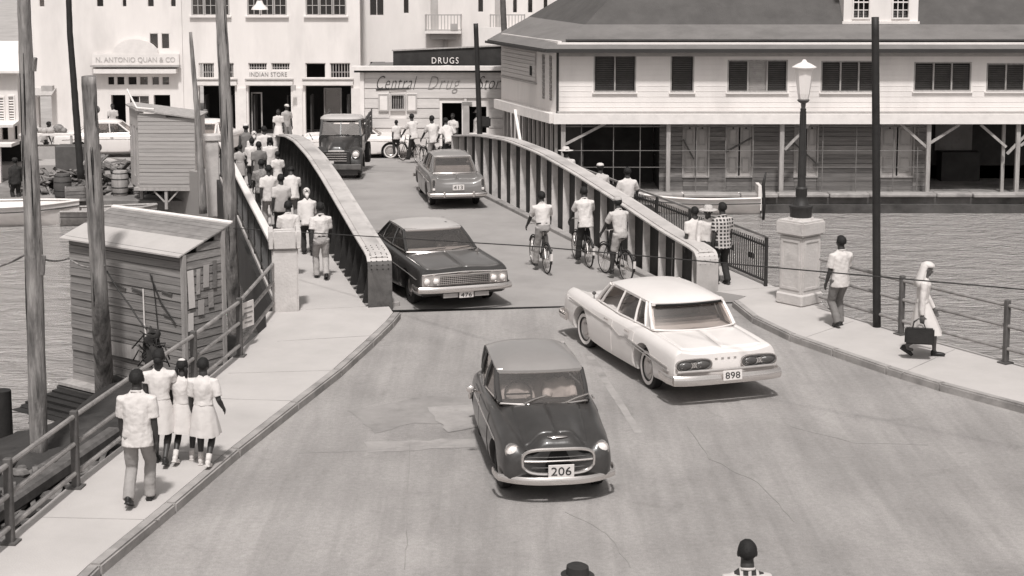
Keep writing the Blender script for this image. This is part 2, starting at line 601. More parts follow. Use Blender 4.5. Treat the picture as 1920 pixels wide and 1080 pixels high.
# left pavement
railL = [(-6.209, 17.541), (-6.019, 18.495), (-5.778, 20.519), (-5.101, 25.053), (-4.793, 27.546), (-4.550, 29.844)]
pav = [(-9.5, 2)] + [(x - .12, y) for x, y in railL] + [tuple((LG0 + nl * (LW + .3) - dl * .02).xy), tuple((LG0 + nl * .0 - dl * .02).xy), endL] + [(x - .16, y + .02) for x, y in kerbL[::-1]] + [(-5.5, 2)]
B().slab(pav, -.5, .12).build('pavement', 'concrete_walk', kind='structure')
# kerb stones, left and right
def kerb_line(pts, side, w_=.16, seg=2.2):
    P = [V((x, y, 0)) for x, y in pts]
    out = []
    for a, c in zip(P, P[1:]):
        k = max(1, round((c - a).length / seg))
        out += [a.lerp(c, i / k) for i in range(k)]
    out.append(P[-1])
    par = props(B().bar(out[0] + V((0, 0, -.3)), out[1] + V((0, 0, -.3)), .1, .1).build('kerb', 'kerb_stone'), kind='structure')
    for a, c in zip(out, out[1:]):
        d = (c - a).normalized(); nn = V((-d.y, d.x, 0)) * side
        q = a + d * .002; r = c - d * .002
        o = B().bar(q + nn * w_ / 2 + V((0, 0, -.06 + random.uniform(-.004, .004))), r + nn * w_ / 2 + V((0, 0, -.06 + random.uniform(-.004, .004))), w_, .39).build('kerb_stone', 'kerb_stone', par, bevel=.025, smooth=True, seg=2)
kerb_line(kerbL[:-1], 1)
kerb_line(kerbR, 1)
# right pavement
railR = [(6.183, 31.089), (7.248, 29.193), (8.544, 27.061), (9.749, 24.990), (11.578, 21.868)]
pav = [endR, tuple((RG0 + nr * .45 - dr * .02).xy), tuple((RG0 + nr * 2.4 - dr * .02).xy)] + [(x + .15, y + .1) for x, y in railR] + [(x + .16 * .9, y + .1) for x, y in kerbR[::-1]]
B().slab(pav, -.5, .12).build('pavement', 'concrete_walk', kind='structure')

# quay walls under the pavements on the near side
def wall_under(name, pts, z0, z1, t, m='sea_wall'):
    b = B()
    for (x0, y0), (x1, y1) in zip(pts, pts[1:]):
        b.bar((x0, y0, (z0 + z1) / 2), (x1, y1, (z0 + z1) / 2), t, z1 - z0)
    return b.build(name, m, kind='structure')
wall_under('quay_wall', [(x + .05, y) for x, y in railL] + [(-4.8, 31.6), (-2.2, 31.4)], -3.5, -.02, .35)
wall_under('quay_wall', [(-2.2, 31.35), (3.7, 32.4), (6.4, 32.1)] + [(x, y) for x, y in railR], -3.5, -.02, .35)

# mud bank below the left railing
def bank(x, y):
    k = min(1, max(0, (-8.2 - x) / 1.0))
    e = -1.30 - .10 * max(0, -7.4 - x) ** 1.5 - k * .12 * max(0, y - 27.3) ** 1.6
    return e + .16 * noise.noise(V((x * .9, y * .9, 0))) + .10 * noise.noise(V((x * 2.6, y * 2.6, 3)))
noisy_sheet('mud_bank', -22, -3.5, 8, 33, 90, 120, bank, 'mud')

# far bank: quay, ramp and street
B().slab([(-60, 55.9), (-7.9, 55.0), (-7.9, 52.05), (-1.2, 53.35), (-.9, 56.3), (60, 56.3), (60, 61), (-60, 61)], -4, -1.32).build('quay', 'quay_ground', kind='structure')
B().slab([(-300, 60.8), (300, 60.8), (300, 600), (-300, 600)], -4, -.82).build('street', 'far_ground', kind='structure')
def ramp_():
    a = [(-9.7, 52.0), (1.6, 53.7), (2.2, 63.2), (-16.0, 63.2)]
    vs = [(x, y, 0.0 if y < 55 else -.81) for x, y in a] + [(x, y, -2.5) for x, y in a]
    b = B().add(vs, [(0, 1, 2, 3), (0, 4, 5, 1), (1, 5, 6, 2), (2, 6, 7, 3), (3, 7, 4, 0), (7, 6, 5, 4)])
    b.build('bridge_ramp', 'bridge_deck', kind='structure')
ramp_()

# wear on the road: two repair patches, seams, a faint centre line
def flat(name, poly, m, z=.004, jag=.05):
    rnd = random.Random(len(poly) * 13 + 1)
    pts = []
    for i in range(len(poly)):
        a, c = V(poly[i] + (0,)), V(poly[(i + 1) % len(poly)] + (0,))
        k = max(1, int((c - a).length / .22))
        for j in range(k):
            q = a.lerp(c, j / k); pts.append((q.x + rnd.uniform(-jag, jag), q.y + rnd.uniform(-jag, jag), z))
    B().add(pts, [tuple(range(len(pts)))]).build(name, m, None, kind='structure')
mat('asphalt_patch', .31, .9, .14, 2.5, .4, 60, stain=.25, sscale=1.6)
mat('asphalt_dark_patch', .26, .9, .14, 2.0, .4, 60, stain=.2, sscale=1.6)
flat('road_patch', [(-2.566, 24.554), (-1.392, 25.420), (-0.475, 25.230), (-0.452, 23.970), (-1.471, 23.828), (-2.084, 23.358)], 'asphalt_dark_patch', .004)
flat('road_patch', [(-1.354, 24.705), (-0.555, 24.918), (-0.488, 23.688), (-0.962, 23.358)], 'asphalt_patch', .008)
flat('road_patch', [(-2.200, 22.878), (-0.555, 23.089), (-0.522, 22.672), (-2.080, 22.418)], 'asphalt_patch', .004)
flat('road_marking', [(1.338, 28.020), (1.462, 28.020), (1.964, 23.358), (1.844, 23.358)], 'asphalt_patch', .004, .008)
for pts in ([(-1.51, 22.83), (-1.42, 21.18), (-1.32, 19.33), (-1.23, 17.76)], [(2.68, 23.69), (2.81, 22.12), (3.34, 21.07), (3.61, 19.33)], [(-3.08, 22.37), (-2.08, 22.47), (-1.50, 22.67), (-0.55, 22.77)], [(4.23, 23.69), (5.03, 22.88), (6.25, 22.75)], [(0.69, 19.91), (1.19, 19.14), (1.42, 17.84)]):
    P = [V((x, y, .003)) for x, y in pts]
    out = []
    for a, c in zip(P, P[1:]):
        for k in range(8):
            q = a.lerp(c, k / 8); out.append(q + V((.035 * noise.noise(q * 3), .035 * noise.noise(q * 3 + V((9, 0, 0))), 0)))
    b = B()
    for a, c in zip(out, out[1:]): b.bar(a, c, random.uniform(.008, .016), .004)
    b.build('road_crack', 'asphalt_dark_patch', None, kind='structure')

o_ = nl * (LW + .10)
B().bar(LG0 + o_ + V((0, 0, -.62)), LG1 + o_ + V((0, 0, -.62)), .10, 1.3).build('bridge_fascia', 'girder_paint', kind='structure')
B().box((-5.55, 32.55, -2.2), (1.5, 1.9, 2.6), rz=.3).build('bridge_abutment', 'sea_wall', kind='structure')

# expansion joints across the pavements
for a, c in (((-5.368, 24.896), (-3.380, 24.680)), ((-4.794, 26.382), (-2.906, 26.593)), ((-5.552, 22.288), (-3.935, 21.843)), ((-5.892, 19.380), (-4.398, 19.284)), ((6.596, 30.294), (5.301, 28.815)), ((7.938, 28.048), (6.579, 26.382)), ((-4.295, 28.650), (-2.403, 29.150))):
    B().bar((*a, .1215), (*c, .1215), .016, .004).build('pavement_joint', 'kerb_stone', None, kind='structure')
# ---------------------------------------------------------------- two-storey timber building on the far quay, right
def louvre_window(parent, x0, x1, z0, z1, y, lights, slat_m='slat', kinds=None, gap=.075):
    f = frame(B(), x0, x1, z0, z1, y + .05, .05, .12)
    wl_ = (x1 - x0 - .1) / lights
    for i in range(1, lights):
        f.box((x0 + .05 + wl_ * i, y + .05, (z0 + z1) / 2), (.055, .12, z1 - z0 - .1))
    o = f.build('window', 'weathered_trim', parent)
    for i in range(lights):
        b = B()
        a = x0 + .05 + wl_ * i + .03; c = a + wl_ - .06
        z = z0 + .09
        mm = (kinds[i] if kinds else slat_m)
        tilt = .9 if mm == 'slat' else 1.25
        while z < z1 - .07:
            b.box(((a + c) / 2, y + .06, z), (c - a, .075, .012), mx=M.Rotation(-tilt, 3, 'X'))
            z += gap
        b.build('louvre_slats', mm, o, kind='stuff')
    return o

YF = 56.8
mat('screen_wood', .17, .9, .3, 3, .2, 20)
bld = thing('timber_building', 'two storey timber building with grey hipped roof and open gallery on the quay', 'building')
zf, zb0, zb1, ze = -1.32, 1.220, 1.573, 3.844
XL, XR = 1.62, 26.0
def PX(px): return (px - 960) / 52.35
zw0, zw1 = 2.326, 3.692
wz = [(1112, 1191, 2, 98), (1255, 1299, 1, 98), (1361, 1473, 3, 112), (1535, 1642, 3, 114), (1708, 1815, 3, 116), (1843, 1950, 3, 118)]
holes = []
for a, c, k, t in wz:
    holes.append((PX(a), PX(c), 2.326 + (.03 if a > 1600 else 0), 3.749 - (t - 98) / 52.4))
wall(B(), XL, XR, zb1, ze + .25, holes, YF, .16).build('upper_wall', 'white_wall', bld)
for (a, c, k, t), h in zip(wz, holes):
    kinds = None
    if a == 1361: kinds = ['slat', 'slat_pale', 'slat']
    louvre_window(bld, h[0], h[1], h[2], h[3], YF, k, kinds=kinds)
    b = B().box(((h[0] + h[1]) / 2, YF - .03, h[2] - .03), (h[1] - h[0] + .1, .09, .05))
    b.build('sill', 'white_trim', bld)
# fascia band between the storeys, corner boards, head trim below the eave
B().box(((XL + XR) / 2 - .05, YF - .16, (zb0 + zb1) / 2), (XR - XL + .2, .34, zb1 - zb0)).build('fascia_band', 'white_trim', bld)
B().box(((XL + XR) / 2, YF - .03, zb1 + .05), (XR - XL, .08, .05)).build('drip_moulding', 'grey_trim', bld)
B().box((XL + .0, YF - .012, (zb1 + ze) / 2), (.09, .07, ze - zb1 - .01)).build('corner_board', 'dark_gutter', bld)
b = B()
zz_ = zb1 + .22
while zz_ < ze - .3:
    cuts = [XL + .06]
    for h in holes:
        if h[2] - .08 < zz_ < h[3] + .02: cuts += [h[0] - .06, h[1] + .06]
    cuts.append(XR)
    for a, c in zip(cuts[::2], cuts[1::2]):
        if c > a: b.box(((a + c) / 2, YF - .004, zz_), (c - a, .012, .012))
    zz_ += .19
b.build('clapboard_laps', 'white_wall', bld, kind='stuff')
# left side wall runs back along the bridge axis
SL = V((-.42, 62.7, 0)); S0 = V((XL, YF, 0))
sd = (SL - S0); slen = sd.length; sd.normalize()
side = bpy.data.objects.new('side_wall_frame', None)
COL.objects.link(side); side.parent = bld
side.name = 'side_wall'
side.location = SL
side.rotation_euler = (0, 0, math.atan2(-sd.y, -sd.x))
h1 = [(slen * .74, slen * .79, zw0 - .35, zw1 - .1), (slen * .86, slen * .91, zw0 - .35, zw1 - .1), (slen * .52, slen * .6, 2.763, 3.081)]
wall(B(), 0, slen, zb1, ze + .3, h1, 0, .15).build('wall', 'white_wall', side)
for h in h1[:2]:
    b = B(); z = h[2] + .04
    while z < h[3]:
        b.box(((h[0] + h[1]) / 2, .05, z), (h[1] - h[0], .08, .03), mx=M.Rotation(-.5, 3, 'X')); z += .17
    b.build('louvre_slats', 'slat_pale', side, kind='stuff')
k = 0
z = zb1 + 1.05
while z < ze - .25:          # lapped boards of the panel on the side wall
    plank(side, (slen * .335, -.03, z), (slen * .62 if abs(z - 2.922) > .2 else slen * .62, .05, .135), 'pale_plank')
    z += .15
B().box((slen * .335, -.03, zb1 + .9), (slen * .64, .06, .07)).build('panel_ledge', 'grey_trim', side)
B().box((slen * .335, -.03, ze - .17), (slen * .64, .06, .07)).build('panel_ledge', 'grey_trim', side)
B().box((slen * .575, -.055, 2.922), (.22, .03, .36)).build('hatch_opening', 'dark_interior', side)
B().box((slen / 2, -.16, (zb0 + zb1) / 2), (slen, .30, zb1 - zb0)).build('fascia_band', 'white_trim', side)
b = B()
for i in range(13):
    b.box((.3 + i * slen / 13.2, .05, (zf + zb0) / 2), (.09, .09, zb0 - zf))
b.build('screen_batten', 'weathered_trim', side, kind='stuff')
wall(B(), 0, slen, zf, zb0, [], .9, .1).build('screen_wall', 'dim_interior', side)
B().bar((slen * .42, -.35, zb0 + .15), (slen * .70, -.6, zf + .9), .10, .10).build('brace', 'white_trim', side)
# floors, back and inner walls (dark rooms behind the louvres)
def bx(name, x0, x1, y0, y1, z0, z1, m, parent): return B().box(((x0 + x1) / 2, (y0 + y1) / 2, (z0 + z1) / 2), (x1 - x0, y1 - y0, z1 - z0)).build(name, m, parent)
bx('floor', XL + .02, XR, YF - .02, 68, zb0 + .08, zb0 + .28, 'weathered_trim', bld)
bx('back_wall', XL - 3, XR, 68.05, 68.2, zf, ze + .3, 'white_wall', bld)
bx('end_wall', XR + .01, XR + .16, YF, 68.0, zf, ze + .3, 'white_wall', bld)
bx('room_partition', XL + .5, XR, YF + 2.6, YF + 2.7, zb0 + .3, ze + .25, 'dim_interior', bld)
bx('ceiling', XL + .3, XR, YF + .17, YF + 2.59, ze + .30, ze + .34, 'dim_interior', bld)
# roof: shallow skirt, then a steeper hip
zbk = 4.635
def roof_part(pts, name, m, t=.07):
    b = B(); q = [V(p) for p in pts]
    nn = (q[1] - q[0]).cross(q[2] - q[0]).normalized()
    if nn.z < 0: nn = -nn
    n_ = len(q)
    b.add([p for p in q] + [p - nn * t for p in q], [tuple(range(n_)), tuple(range(2 * n_ - 1, n_ - 1, -1))] + [(i, (i + 1) % n_, (i + 1) % n_ + n_, i + n_) for i in range(n_)])
    return b.build(name, m, bld)
ez = ze + .05
E0, E1 = (XL - .42, YF - .52, ez), (XR + .5, YF - .52, ez)
K0, K1 = (XL + 1.05, 59.2, zbk), (XR - .6, 59.2, zbk)
EL = (SL.x - .55, SL.y, ez)
KL = (SL.x + 1.1, SL.y + 1.5, zbk + .1)
roof_part([E0, E1, K1, K0], 'roof_skirt', 'skirt_roof')
roof_part([E0, K0, KL, EL], 'roof_skirt', 'skirt_roof')
ridz = zbk + 3.4
RA, RB = (XL + 4.6, 63.0, ridz), (XR - 4, 63.0, ridz)
roof_part([(K0[0], K0[1], zbk - .03), (K1[0], K1[1], zbk - .03), RB, RA], 'roof', 'shingle_roof', .1)
roof_part([(K0[0], K0[1], zbk - .03), RA, (KL[0], KL[1] + 3.2, zbk - .03)], 'roof', 'shingle_roof', .1)
roof_part([RA, RB, (K1[0], 67.5, zbk), (KL[0] + .5, 67.5, zbk)], 'roof', 'shingle_roof', .1)
B().bar((XL - .42, YF - .58, ez - .06), (XR + .5, YF - .58, ez - .06), .10, .13).build('gutter', 'dark_gutter', bld)
B().bar((XL - .47, YF - .55, ez - .08), (EL[0] - .05, EL[1], ez - .08), .09, .09).build('gutter', 'dark_gutter', bld)
b = B()
b.bar((XL - .3, YF - .2, ez - .08), (XR, YF - .2, ez - .08), .5, .04)
b.build('soffit', 'grey_trim', bld)
B().box(((XL + XR) / 2, YF - .02, ze - .16), (XR - XL - .05, .05, .16)).build('head_board', 'grey_trim', bld)
# dormer with two sash windows
dy = 59.32
dz0, dz1 = 4.724, 4.724 + 2.3
dx0, dx1 = 0.000 if False else (1574 - 960) / 50.1, (1712 - 960) / 50.1
dh = [((1592 - 960) / 50.1, (1621 - 960) / 50.1, dz0 + .15, dz0 + 1.3), ((1665 - 960) / 50.1, (1694 - 960) / 50.1, dz0 + .15, dz0 + 1.3)]
dorm = bpy.data.objects.new('dormer', None); COL.objects.link(dorm); dorm.parent = bld
wall(B(), dx0, dx1, dz0, dz1, dh, dy, .14).build('dormer_wall', 'white_wall', dorm)
bx('dormer_cheek', dx0, dx0 + .1, dy + .15, dy + 2.6, dz0, dz1, 'white_wall', dorm)
bx('dormer_cheek', dx1 - .1, dx1, dy + .15, dy + 2.6, dz0, dz1, 'white_wall', dorm)
bx('dormer_roof', dx0 - .2, dx1 + .2, dy - .2, dy + 3, dz1 + .005, dz1 + .12, 'shingle_roof', dorm)
bx('dormer_back', dx0 + .11, dx1 - .11, dy + .9, dy + .95, dz0, dz1 - .05, 'dark_interior', dorm)
bx('apron', dx0 - .05, dx1 + .05, dy - .07, dy - .005, dz0 - .12, dz0 + .02, 'white_trim', dorm)
for h in dh:
    b = frame(B(), h[0] - .05, h[1] + .05, h[2] - .05, h[3] + .05, dy - .01, .06, .06)
    for q in (1, 2): b.box((h[0] + (h[1] - h[0]) * q / 3, dy + .05, (h[2] + h[3]) / 2), (.03, .03, h[3] - h[2]))
    for q in (1, 2, 3): b.box(((h[0] + h[1]) / 2, dy + .05, h[2] + (h[3] - h[2]) * q / 4), (h[1] - h[0], .034, .05 if q == 2 else .03))
    b.build('sash_window', 'white_trim', dorm)
# gallery: posts, rail lines, braces, weathered plank wall with paired doors behind
posts = [(1252, .15, 232), (1464, .16, 232), (1738, .15, 232), (1905, .15, 232)]
for px, w_, t in posts:
    B().box((PX(px), YF - .08, (zf + zb0) / 2), (w_, w_, zb0 - zf)).build('gallery_post', 'weathered_trim', bld, bevel=.012)
B().box((1.83, YF - .08, (zf + zb0) / 2), (.16, .16, zb0 - zf)).build('gallery_post', 'weathered_trim', bld, bevel=.012)
for px in (1305, 1360, 1412, 1542, 1605, 1675, 1720, 1150, 1200, 1090):
    B().box((PX(px), YF + .05, (zf + zb0) / 2), (.028, .04, zb0 - zf)).build('screen_stud', 'screen_wood', bld)
for z, t in ((zb0 - .12, .07), (zf + .95, .03), (zf + 1.55, .03)):
    B().bar((XL + .1, YF + .04, z), (PX(1738), YF + .04, z), .03, t * .7).build('screen_rail', 'screen_wood', bld)
for a, za, c, zc in ((1515, zb0 - .02, 1470, zb0 - .95), (1685, zb0 - .02, 1735, zb0 - .85), (1795, zb0 - .05, 1742, zb0 - .7), (1835, zb0 - .05, 1884, zb0 - .85), (1925, zb0 - .3, 1886, zb0 - 1.1), (1135, zb0 + .0, 1060, zb0 - .75), (1960, zb0 - .2, 1910, zb0 - .8)):
    B().bar((PX(a), YF - .05, za), (PX(c), YF - .05, zc), .08, .09).build('gallery_brace', 'weathered_trim', bld)
B().box((PX(1884), YF + .3, (zf + zb0) / 2), (.11, .11, zb0 - zf)).build('gallery_post', 'weathered_trim', bld)
YW = YF + .75
doors = [(1281, 1328), (1362, 1410), (1490, 1532), (1652, 1712)]
def SX(px): return (px - 960) / 51.7
xa, xb = SX(1236), SX(1738)
segs = []
cur = xa
for a, c in doors:
    segs.append((cur, SX(a))); cur = SX(c)
segs.append((cur, xb))
z = zf + .08
row = 0
while z < zb0 - .02:
    for a, c in segs:
        plank(bld, ((a + c) / 2, YW + .03, z), (c - a - .01, .05, .155), 'weathered_plank', jitter=.012, rot=(.08, 0, 0))
    for a, c in doors:
        if z < zf + .55 or z > zf + 2.35: plank(bld, ((SX(a) + SX(c)) / 2, YW + .03, z), (SX(c) - SX(a) - .01, .05, .155), 'weathered_plank', rot=(.08, 0, 0))
    z += .165; row += 1
for a, c in doors:
    x0, x1 = SX(a), SX(c)
    mid = (x0 + x1) / 2
    for u, v in ((x0 + .03, mid - .03), (mid + .03, x1 - .03)):
        d = B().box(((u + v) / 2, YW + .06, zf + 1.45), (v - u, .05, 1.82)).build('gallery_door', 'pale_door', bld)
        for zz, hh in ((.95, .55), (1.95, .6)):
            frame(B(), u + .05, v - .05, zf + zz - hh / 2, zf + zz + hh / 2, YW + .025, .05, .03).build('door_panel', 'weathered_trim', d)
        B().lathe([(0, 0), (.035, 0), (.035, .02), (0, .02)], ((u + v) / 2, YW + .03, zf + 2.28), 10, 'y').build('door_knob', 'dark_gutter', d)
    frame(B(), x0 - .04, x1 + .04, zf + .48, zf + 2.42, YW + .0, .06, .07).build('door_frame', 'weathered_trim', bld)
# stray poles leaning against the wall
for a, c in (((1360, .55), (1408, .75)), ((1486, .68), (1535, .35)), ((1280, .72), (1300, .45))):
    B().bar((SX(a[0]), YW - .12, zf + 2.6 * a[1]), (SX(c[0]), YW - .12, zf + 2.6 * c[1]), .06, .06).build('loose_batten', 'slat', bld)
bx('gallery_back', XL + .2, xa - .02, YF + 3.0, YF + 3.1, zf, zb0, 'dim_interior', bld)
bx('gallery_back', xb + .02, XR, YF + 4.0, YF + 4.1, zf, zb0, 'dim_interior', bld)
bx('gallery_partition', xb - .1, xb, YW + .1, YF + 4.0, zf, zb0, 'dim_interior', bld)
bx('gallery_partition', xa + .01, xa + .1, YW + .1, YF + 3.0, zf, zb0, 'dim_interior', bld)
bx('gallery_counter', SX(1800), SX(1875), YF + 3.2, YF + 3.9, zf, zf + 1.1, 'dim_interior', bld)
bx('gallery_board', SX(1795), SX(1868), YF + 3.88, YF + 3.97, zf + 1.1, zf + 2.1, 'weathered_plank', bld)
# quay lip in front of the building
b = B()
x = -.6
lip = props(B().box((12, 56.1, -1.9), (26, .3, .6)).build('quay_edge', 'sea_wall'), kind='structure')
while x < 26:
    L = random.uniform(1.2, 2.4)
    B().box((x + L / 2, 56.28 + random.uniform(-.05, .05), -1.28), (L - .02, .55, .14 + random.uniform(-.02, .02))).build('coping_stone', 'kerb_stone', lip, bevel=.03)
    x += L

# ---------------------------------------------------------------- low drug store with a painted wall
ds = thing('drug_store', 'low white clapboard drug store with script lettering across its front wall', 'shop')
YD = 64.0
def DX(px): return (px - 960) / 46.6
g0 = -.82
dtop = 2.620
da, db = DX(678), DX(955)
door = (DX(829), DX(866), g0, 1.291)
win = (DX(735), DX(758), 1.033, 1.613)
op2 = (DX(880), DX(912), 0.063, 1.141)
wall(B(), da, db, g0, dtop, [door, win, op2], YD, .2).build('front_wall', 'white_wall', ds)
zz = g0 + .1
hb = .40
while zz < dtop - .25:
    cuts = [da + .14]
    for h in sorted((door, win, op2)):
        if h[2] < zz + hb / 2 and h[3] > zz - hb / 2: cuts += [h[0] - .1, h[1] + .1]
    cuts.append(db)
    for a, c in zip(cuts[::2], cuts[1::2]):
        plank(ds, ((a + c) / 2, YD - .035, zz), (c - a, .05, hb - .025), 'pale_plank', rot=(-.05, 0, 0))
    zz += hb
B().box((da + .05, YD - .04, (g0 + dtop) / 2), (.16, .14, dtop - g0 - .02)).build('corner_post', 'white_trim', ds)
B().box(((da + db) / 2 - .1, YD - .12, dtop + .08), (db - da + .5, .5, .16)).build('parapet_cap', 'white_trim', ds)
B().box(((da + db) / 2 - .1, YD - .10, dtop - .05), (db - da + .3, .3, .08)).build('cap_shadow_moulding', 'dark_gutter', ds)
bx('roof', da, db, YD + .21, 69.5, dtop - .15, dtop - .05, 'skirt_roof', ds)
bx('side_wall', da, da + .15, YD + .21, 69.5, g0, dtop - .16, 'white_wall', ds)
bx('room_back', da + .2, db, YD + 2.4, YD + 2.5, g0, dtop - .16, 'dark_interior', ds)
# barred window with open shutters
wf = frame(B(), win[0] - .06, win[1] + .06, win[2] - .06, win[3] + .06, YD - .06, .07, .1).build('window', 'grey_trim', ds)
b = B()
for i in range(1, 7): b.box((win[0] + (win[1] - win[0]) * i / 7, YD - .02, (win[2] + win[3]) / 2), (.022, .022, win[3] - win[2]))
b.build('window_bars', 'slat_pale', wf)
for s, x in ((-1, win[0] - .32), (1, win[1] + .32)):
    B().box((x, YD - .10, (win[2] + win[3]) / 2), (.42, .04, win[3] - win[2] + .15)).build('shutter', 'white_trim', ds, bevel=.01)
    frame(B(), x - .2, x + .2, win[2] - .06, win[3] + .06, YD - .13, .05, .02).build('shutter_frame', 'grey_trim', ds)
B().box((DX(874), YD - .06, 0.603), (.24, .06, 1.35)).build('notice_panel', 'grey_trim', ds)
B().box((DX(876), YD - .08, 1.270), (.4, .03, .14)).build('notice_panel', 'paint_grey', ds)
text('lettering', 'Central', .80, 'paint_black', ds, (-4.675, 2.050, 0) and (DX(741), YD - .075, 2.085), shear=.45, spacing=1.12, width=1.62, offset=-.014)
text('lettering', 'Drug', .78, 'paint_grey', ds, (DX(830), YD - .075, 2.085), shear=.45, spacing=1.15, width=1.3, offset=-.014)
text('lettering', 'Store', .78, 'paint_black', ds, (DX(921), YD - .075, 2.085), shear=.45, spacing=1.05, width=1.15, offset=-.014)
b = B()
b.bar((DX(706), YD - .078, 1.828), (DX(768), YD - .078, 1.892), .01, .05)
b.build('lettering_flourish', 'paint_black', ds)
# dark signboard standing on the drug store roof
sb = thing('roof_signboard', 'long dark signboard reading DRUGS above the low white shop', 'sign')
sx0, sx1 = (738 - 960) / 46.3, (958 - 960) / 46.3
za, zb, zc = 2.585, 3.338, 3.553
B().add([(sx0, 64.5, za), (sx1, 64.5, za), (sx1, 64.5, zc), (sx0, 64.5, zb), (sx0, 64.62, za), (sx1, 64.62, za), (sx1, 64.62, zc), (sx0, 64.62, zb)],
        [(0, 1, 2, 3), (7, 6, 5, 4), (0, 4, 5, 1), (1, 5, 6, 2), (2, 6, 7, 3), (3, 7, 4, 0)]).build('board', 'sign_dark', sb)
B().bar((sx0 - .05, 64.52, zb + .03), (sx1, 64.52, zc + .03), .16, .05).build('top_rail', 'weathered_trim', sb)
B().add([(-4.772, 64.420, 2.591), (-1.182, 64.420, 2.591), (-2.106, 64.420, 2.730), (-2.579, 64.420, 2.784), (-3.761, 64.420, 2.698)], [(0, 1, 2, 3, 4)]).build('paint_patch', 'white_trim', sb)
for x in (sx0 + .4, (sx0 + sx1) / 2, sx1 - .4):
    B().bar((x, 64.65, za), (x, 66.2, za + .0), .07, .07).build('stay', 'weathered_trim', sb)
text('lettering', 'DRUGS', .36, 'paint_white', sb, ((835 - 960) / 46.3, 64.48, 2.951), spacing=1.25, width=1.08, depth=.012)

# ---------------------------------------------------------------- long white shop row behind
def pane_window(parent, x0, x1, z0, z1, y, cols, rows, fm='white_trim', pm='old_pane', w_=.05, bar=.03):
    o = frame(B(), x0, x1, z0, z1, y + .06, w_, .1)
    for i in range(1, cols): o.box((x0 + (x1 - x0) * i / cols, y + .07, (z0 + z1) / 2), (bar, .04, z1 - z0 - .02))
    for i in range(1, rows): o.box(((x0 + x1) / 2, y + .074, z0 + (z1 - z0) * i / rows), (x1 - x0 - .02, .034, bar))
    o = o.build('window', fm, parent)
    B().box(((x0 + x1) / 2, y + .10, (z0 + z1) / 2), (x1 - x0 - .04, .012, z1 - z0 - .04)).build('pane', pm, o)
    return o
YS = 70.8
def WX(px): return (px - 960) / 42.3
TOPZ = 6.976
row_ = thing('shop_row', 'long plain white building with three shuttered shop openings behind the truck', 'building')
wa, wb = WX(344), WX(676)
bays = [(372, 440), (465, 545), (572, 658)]
hl = []
zl, zt0, zt1 = 1.434, 1.765, 2.451
for a, c in bays:
    m_ = (a + c) / 2
    hl += [(WX(a), WX(c), g0, zl), (WX(a + 1), WX(m_ - 4), zt0 if a != 465 else 2.120, zt1), (WX(m_ + 4), WX(c - 1), zt0 if a != 465 else 2.120, zt1)]
ups = [(362, 433), (466, 540), (575, 651)]
zu0 = 4.546
zu1 = zu0 + 1.75
for a, c in ups: hl.append((WX(a), WX(c), zu0, zu1))
wall(B(), wa, wb, g0, TOPZ, hl, YS, .3).build('front_wall', 'white_wall', row_)
for a, c in bays:
    m_ = (a + c) / 2
    z0_ = zt0 if a != 465 else 2.120
    for u, v in ((a + 1, m_ - 4), (m_ + 4, c - 1)):
        o = frame(B(), WX(u), WX(v), z0_, zt1, YS + .1, .04, .08).build('transom', 'white_trim', row_)
        if not (a == 572 and u < m_ - 5):
            b = B()
            for i in range(1, 7): b.box((WX(u) + (WX(v) - WX(u)) * i / 7, YS + .1, (z0_ + zt1) / 2), (.035, .05, zt1 - z0_ - .06))
            b.box(((WX(u) + WX(v)) / 2, YS + .105, z0_ + (zt1 - z0_) * .4), (WX(v) - WX(u) - .06, .04, .03))
            b.build('transom_bars', 'grey_trim', o)
    B().box(((WX(a) + WX(c)) / 2, YS - .07, 1.552), (WX(c) - WX(a) + .2, .2, .16)).build('lintel', 'white_trim', row_)
    B().box(((WX(a) + WX(c)) / 2, YS - .05, 1.730), (WX(c) - WX(a) + .25, .14, .06)).build('lintel_moulding', 'grey_trim', row_)
    # folded-back timber doors inside the opening
    for q, s in ((WX(a) + .08, 1), (WX(c) - .08, -1)):
        d = B().box((q + s * .12, YS + .75, (g0 + zl) / 2 - .2), (.06, .8, zl - g0 - .5), rz=0).build('shop_door', 'dim_interior', row_)
for a, c in ups:
    for q in range(3):
        u = WX(a) + (WX(c) - WX(a)) * q / 3; v = WX(a) + (WX(c) - WX(a)) * (q + 1) / 3
        pane_window(row_, u + .01, v - .01, zu0, zu1, YS, 2, 4, 'grey_trim')
    B().box(((WX(a) + WX(c)) / 2, YS - .05, zu0 - .05), (WX(c) - WX(a) + .16, .14, .07)).build('sill', 'white_trim', row_)
for px in (453, 558, 667):
    bx('pilaster', WX(px) - .2, WX(px) + .2, YS - .09, YS - .002, g0, 1.339, 'white_trim', row_)
bx('display_case', WX(600), WX(632), YS + 1.4, YS + 1.5, g0 + .5, zl - .25, 'old_pane', row_)
frame(B(), WX(600), WX(634), g0, zl - .2, YS + 1.35, .06, .06).build('display_case_frame', 'weathered_trim', row_)
frame(B(), WX(466), WX(487), g0, 1.101, YS + .6, .06, .06).build('inner_door_frame', 'weathered_trim', row_)
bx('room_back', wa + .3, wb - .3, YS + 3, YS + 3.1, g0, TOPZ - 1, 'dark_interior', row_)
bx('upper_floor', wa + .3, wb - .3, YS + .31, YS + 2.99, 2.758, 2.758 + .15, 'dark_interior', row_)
bx('roof', wa, wb, YS + .31, YS + 12, TOPZ - .2, TOPZ - .05, 'skirt_roof', row_)
bx('hanging_sign', WX(548), WX(557), YS - .5, YS - .42, 1.267, 1.505, 'grey_trim', row_)
text('lettering', 'INDIAN STORE', .28, 'paint_grey', row_, (WX(503), YS - .012, 1.931), spacing=1.1, width=1.65)

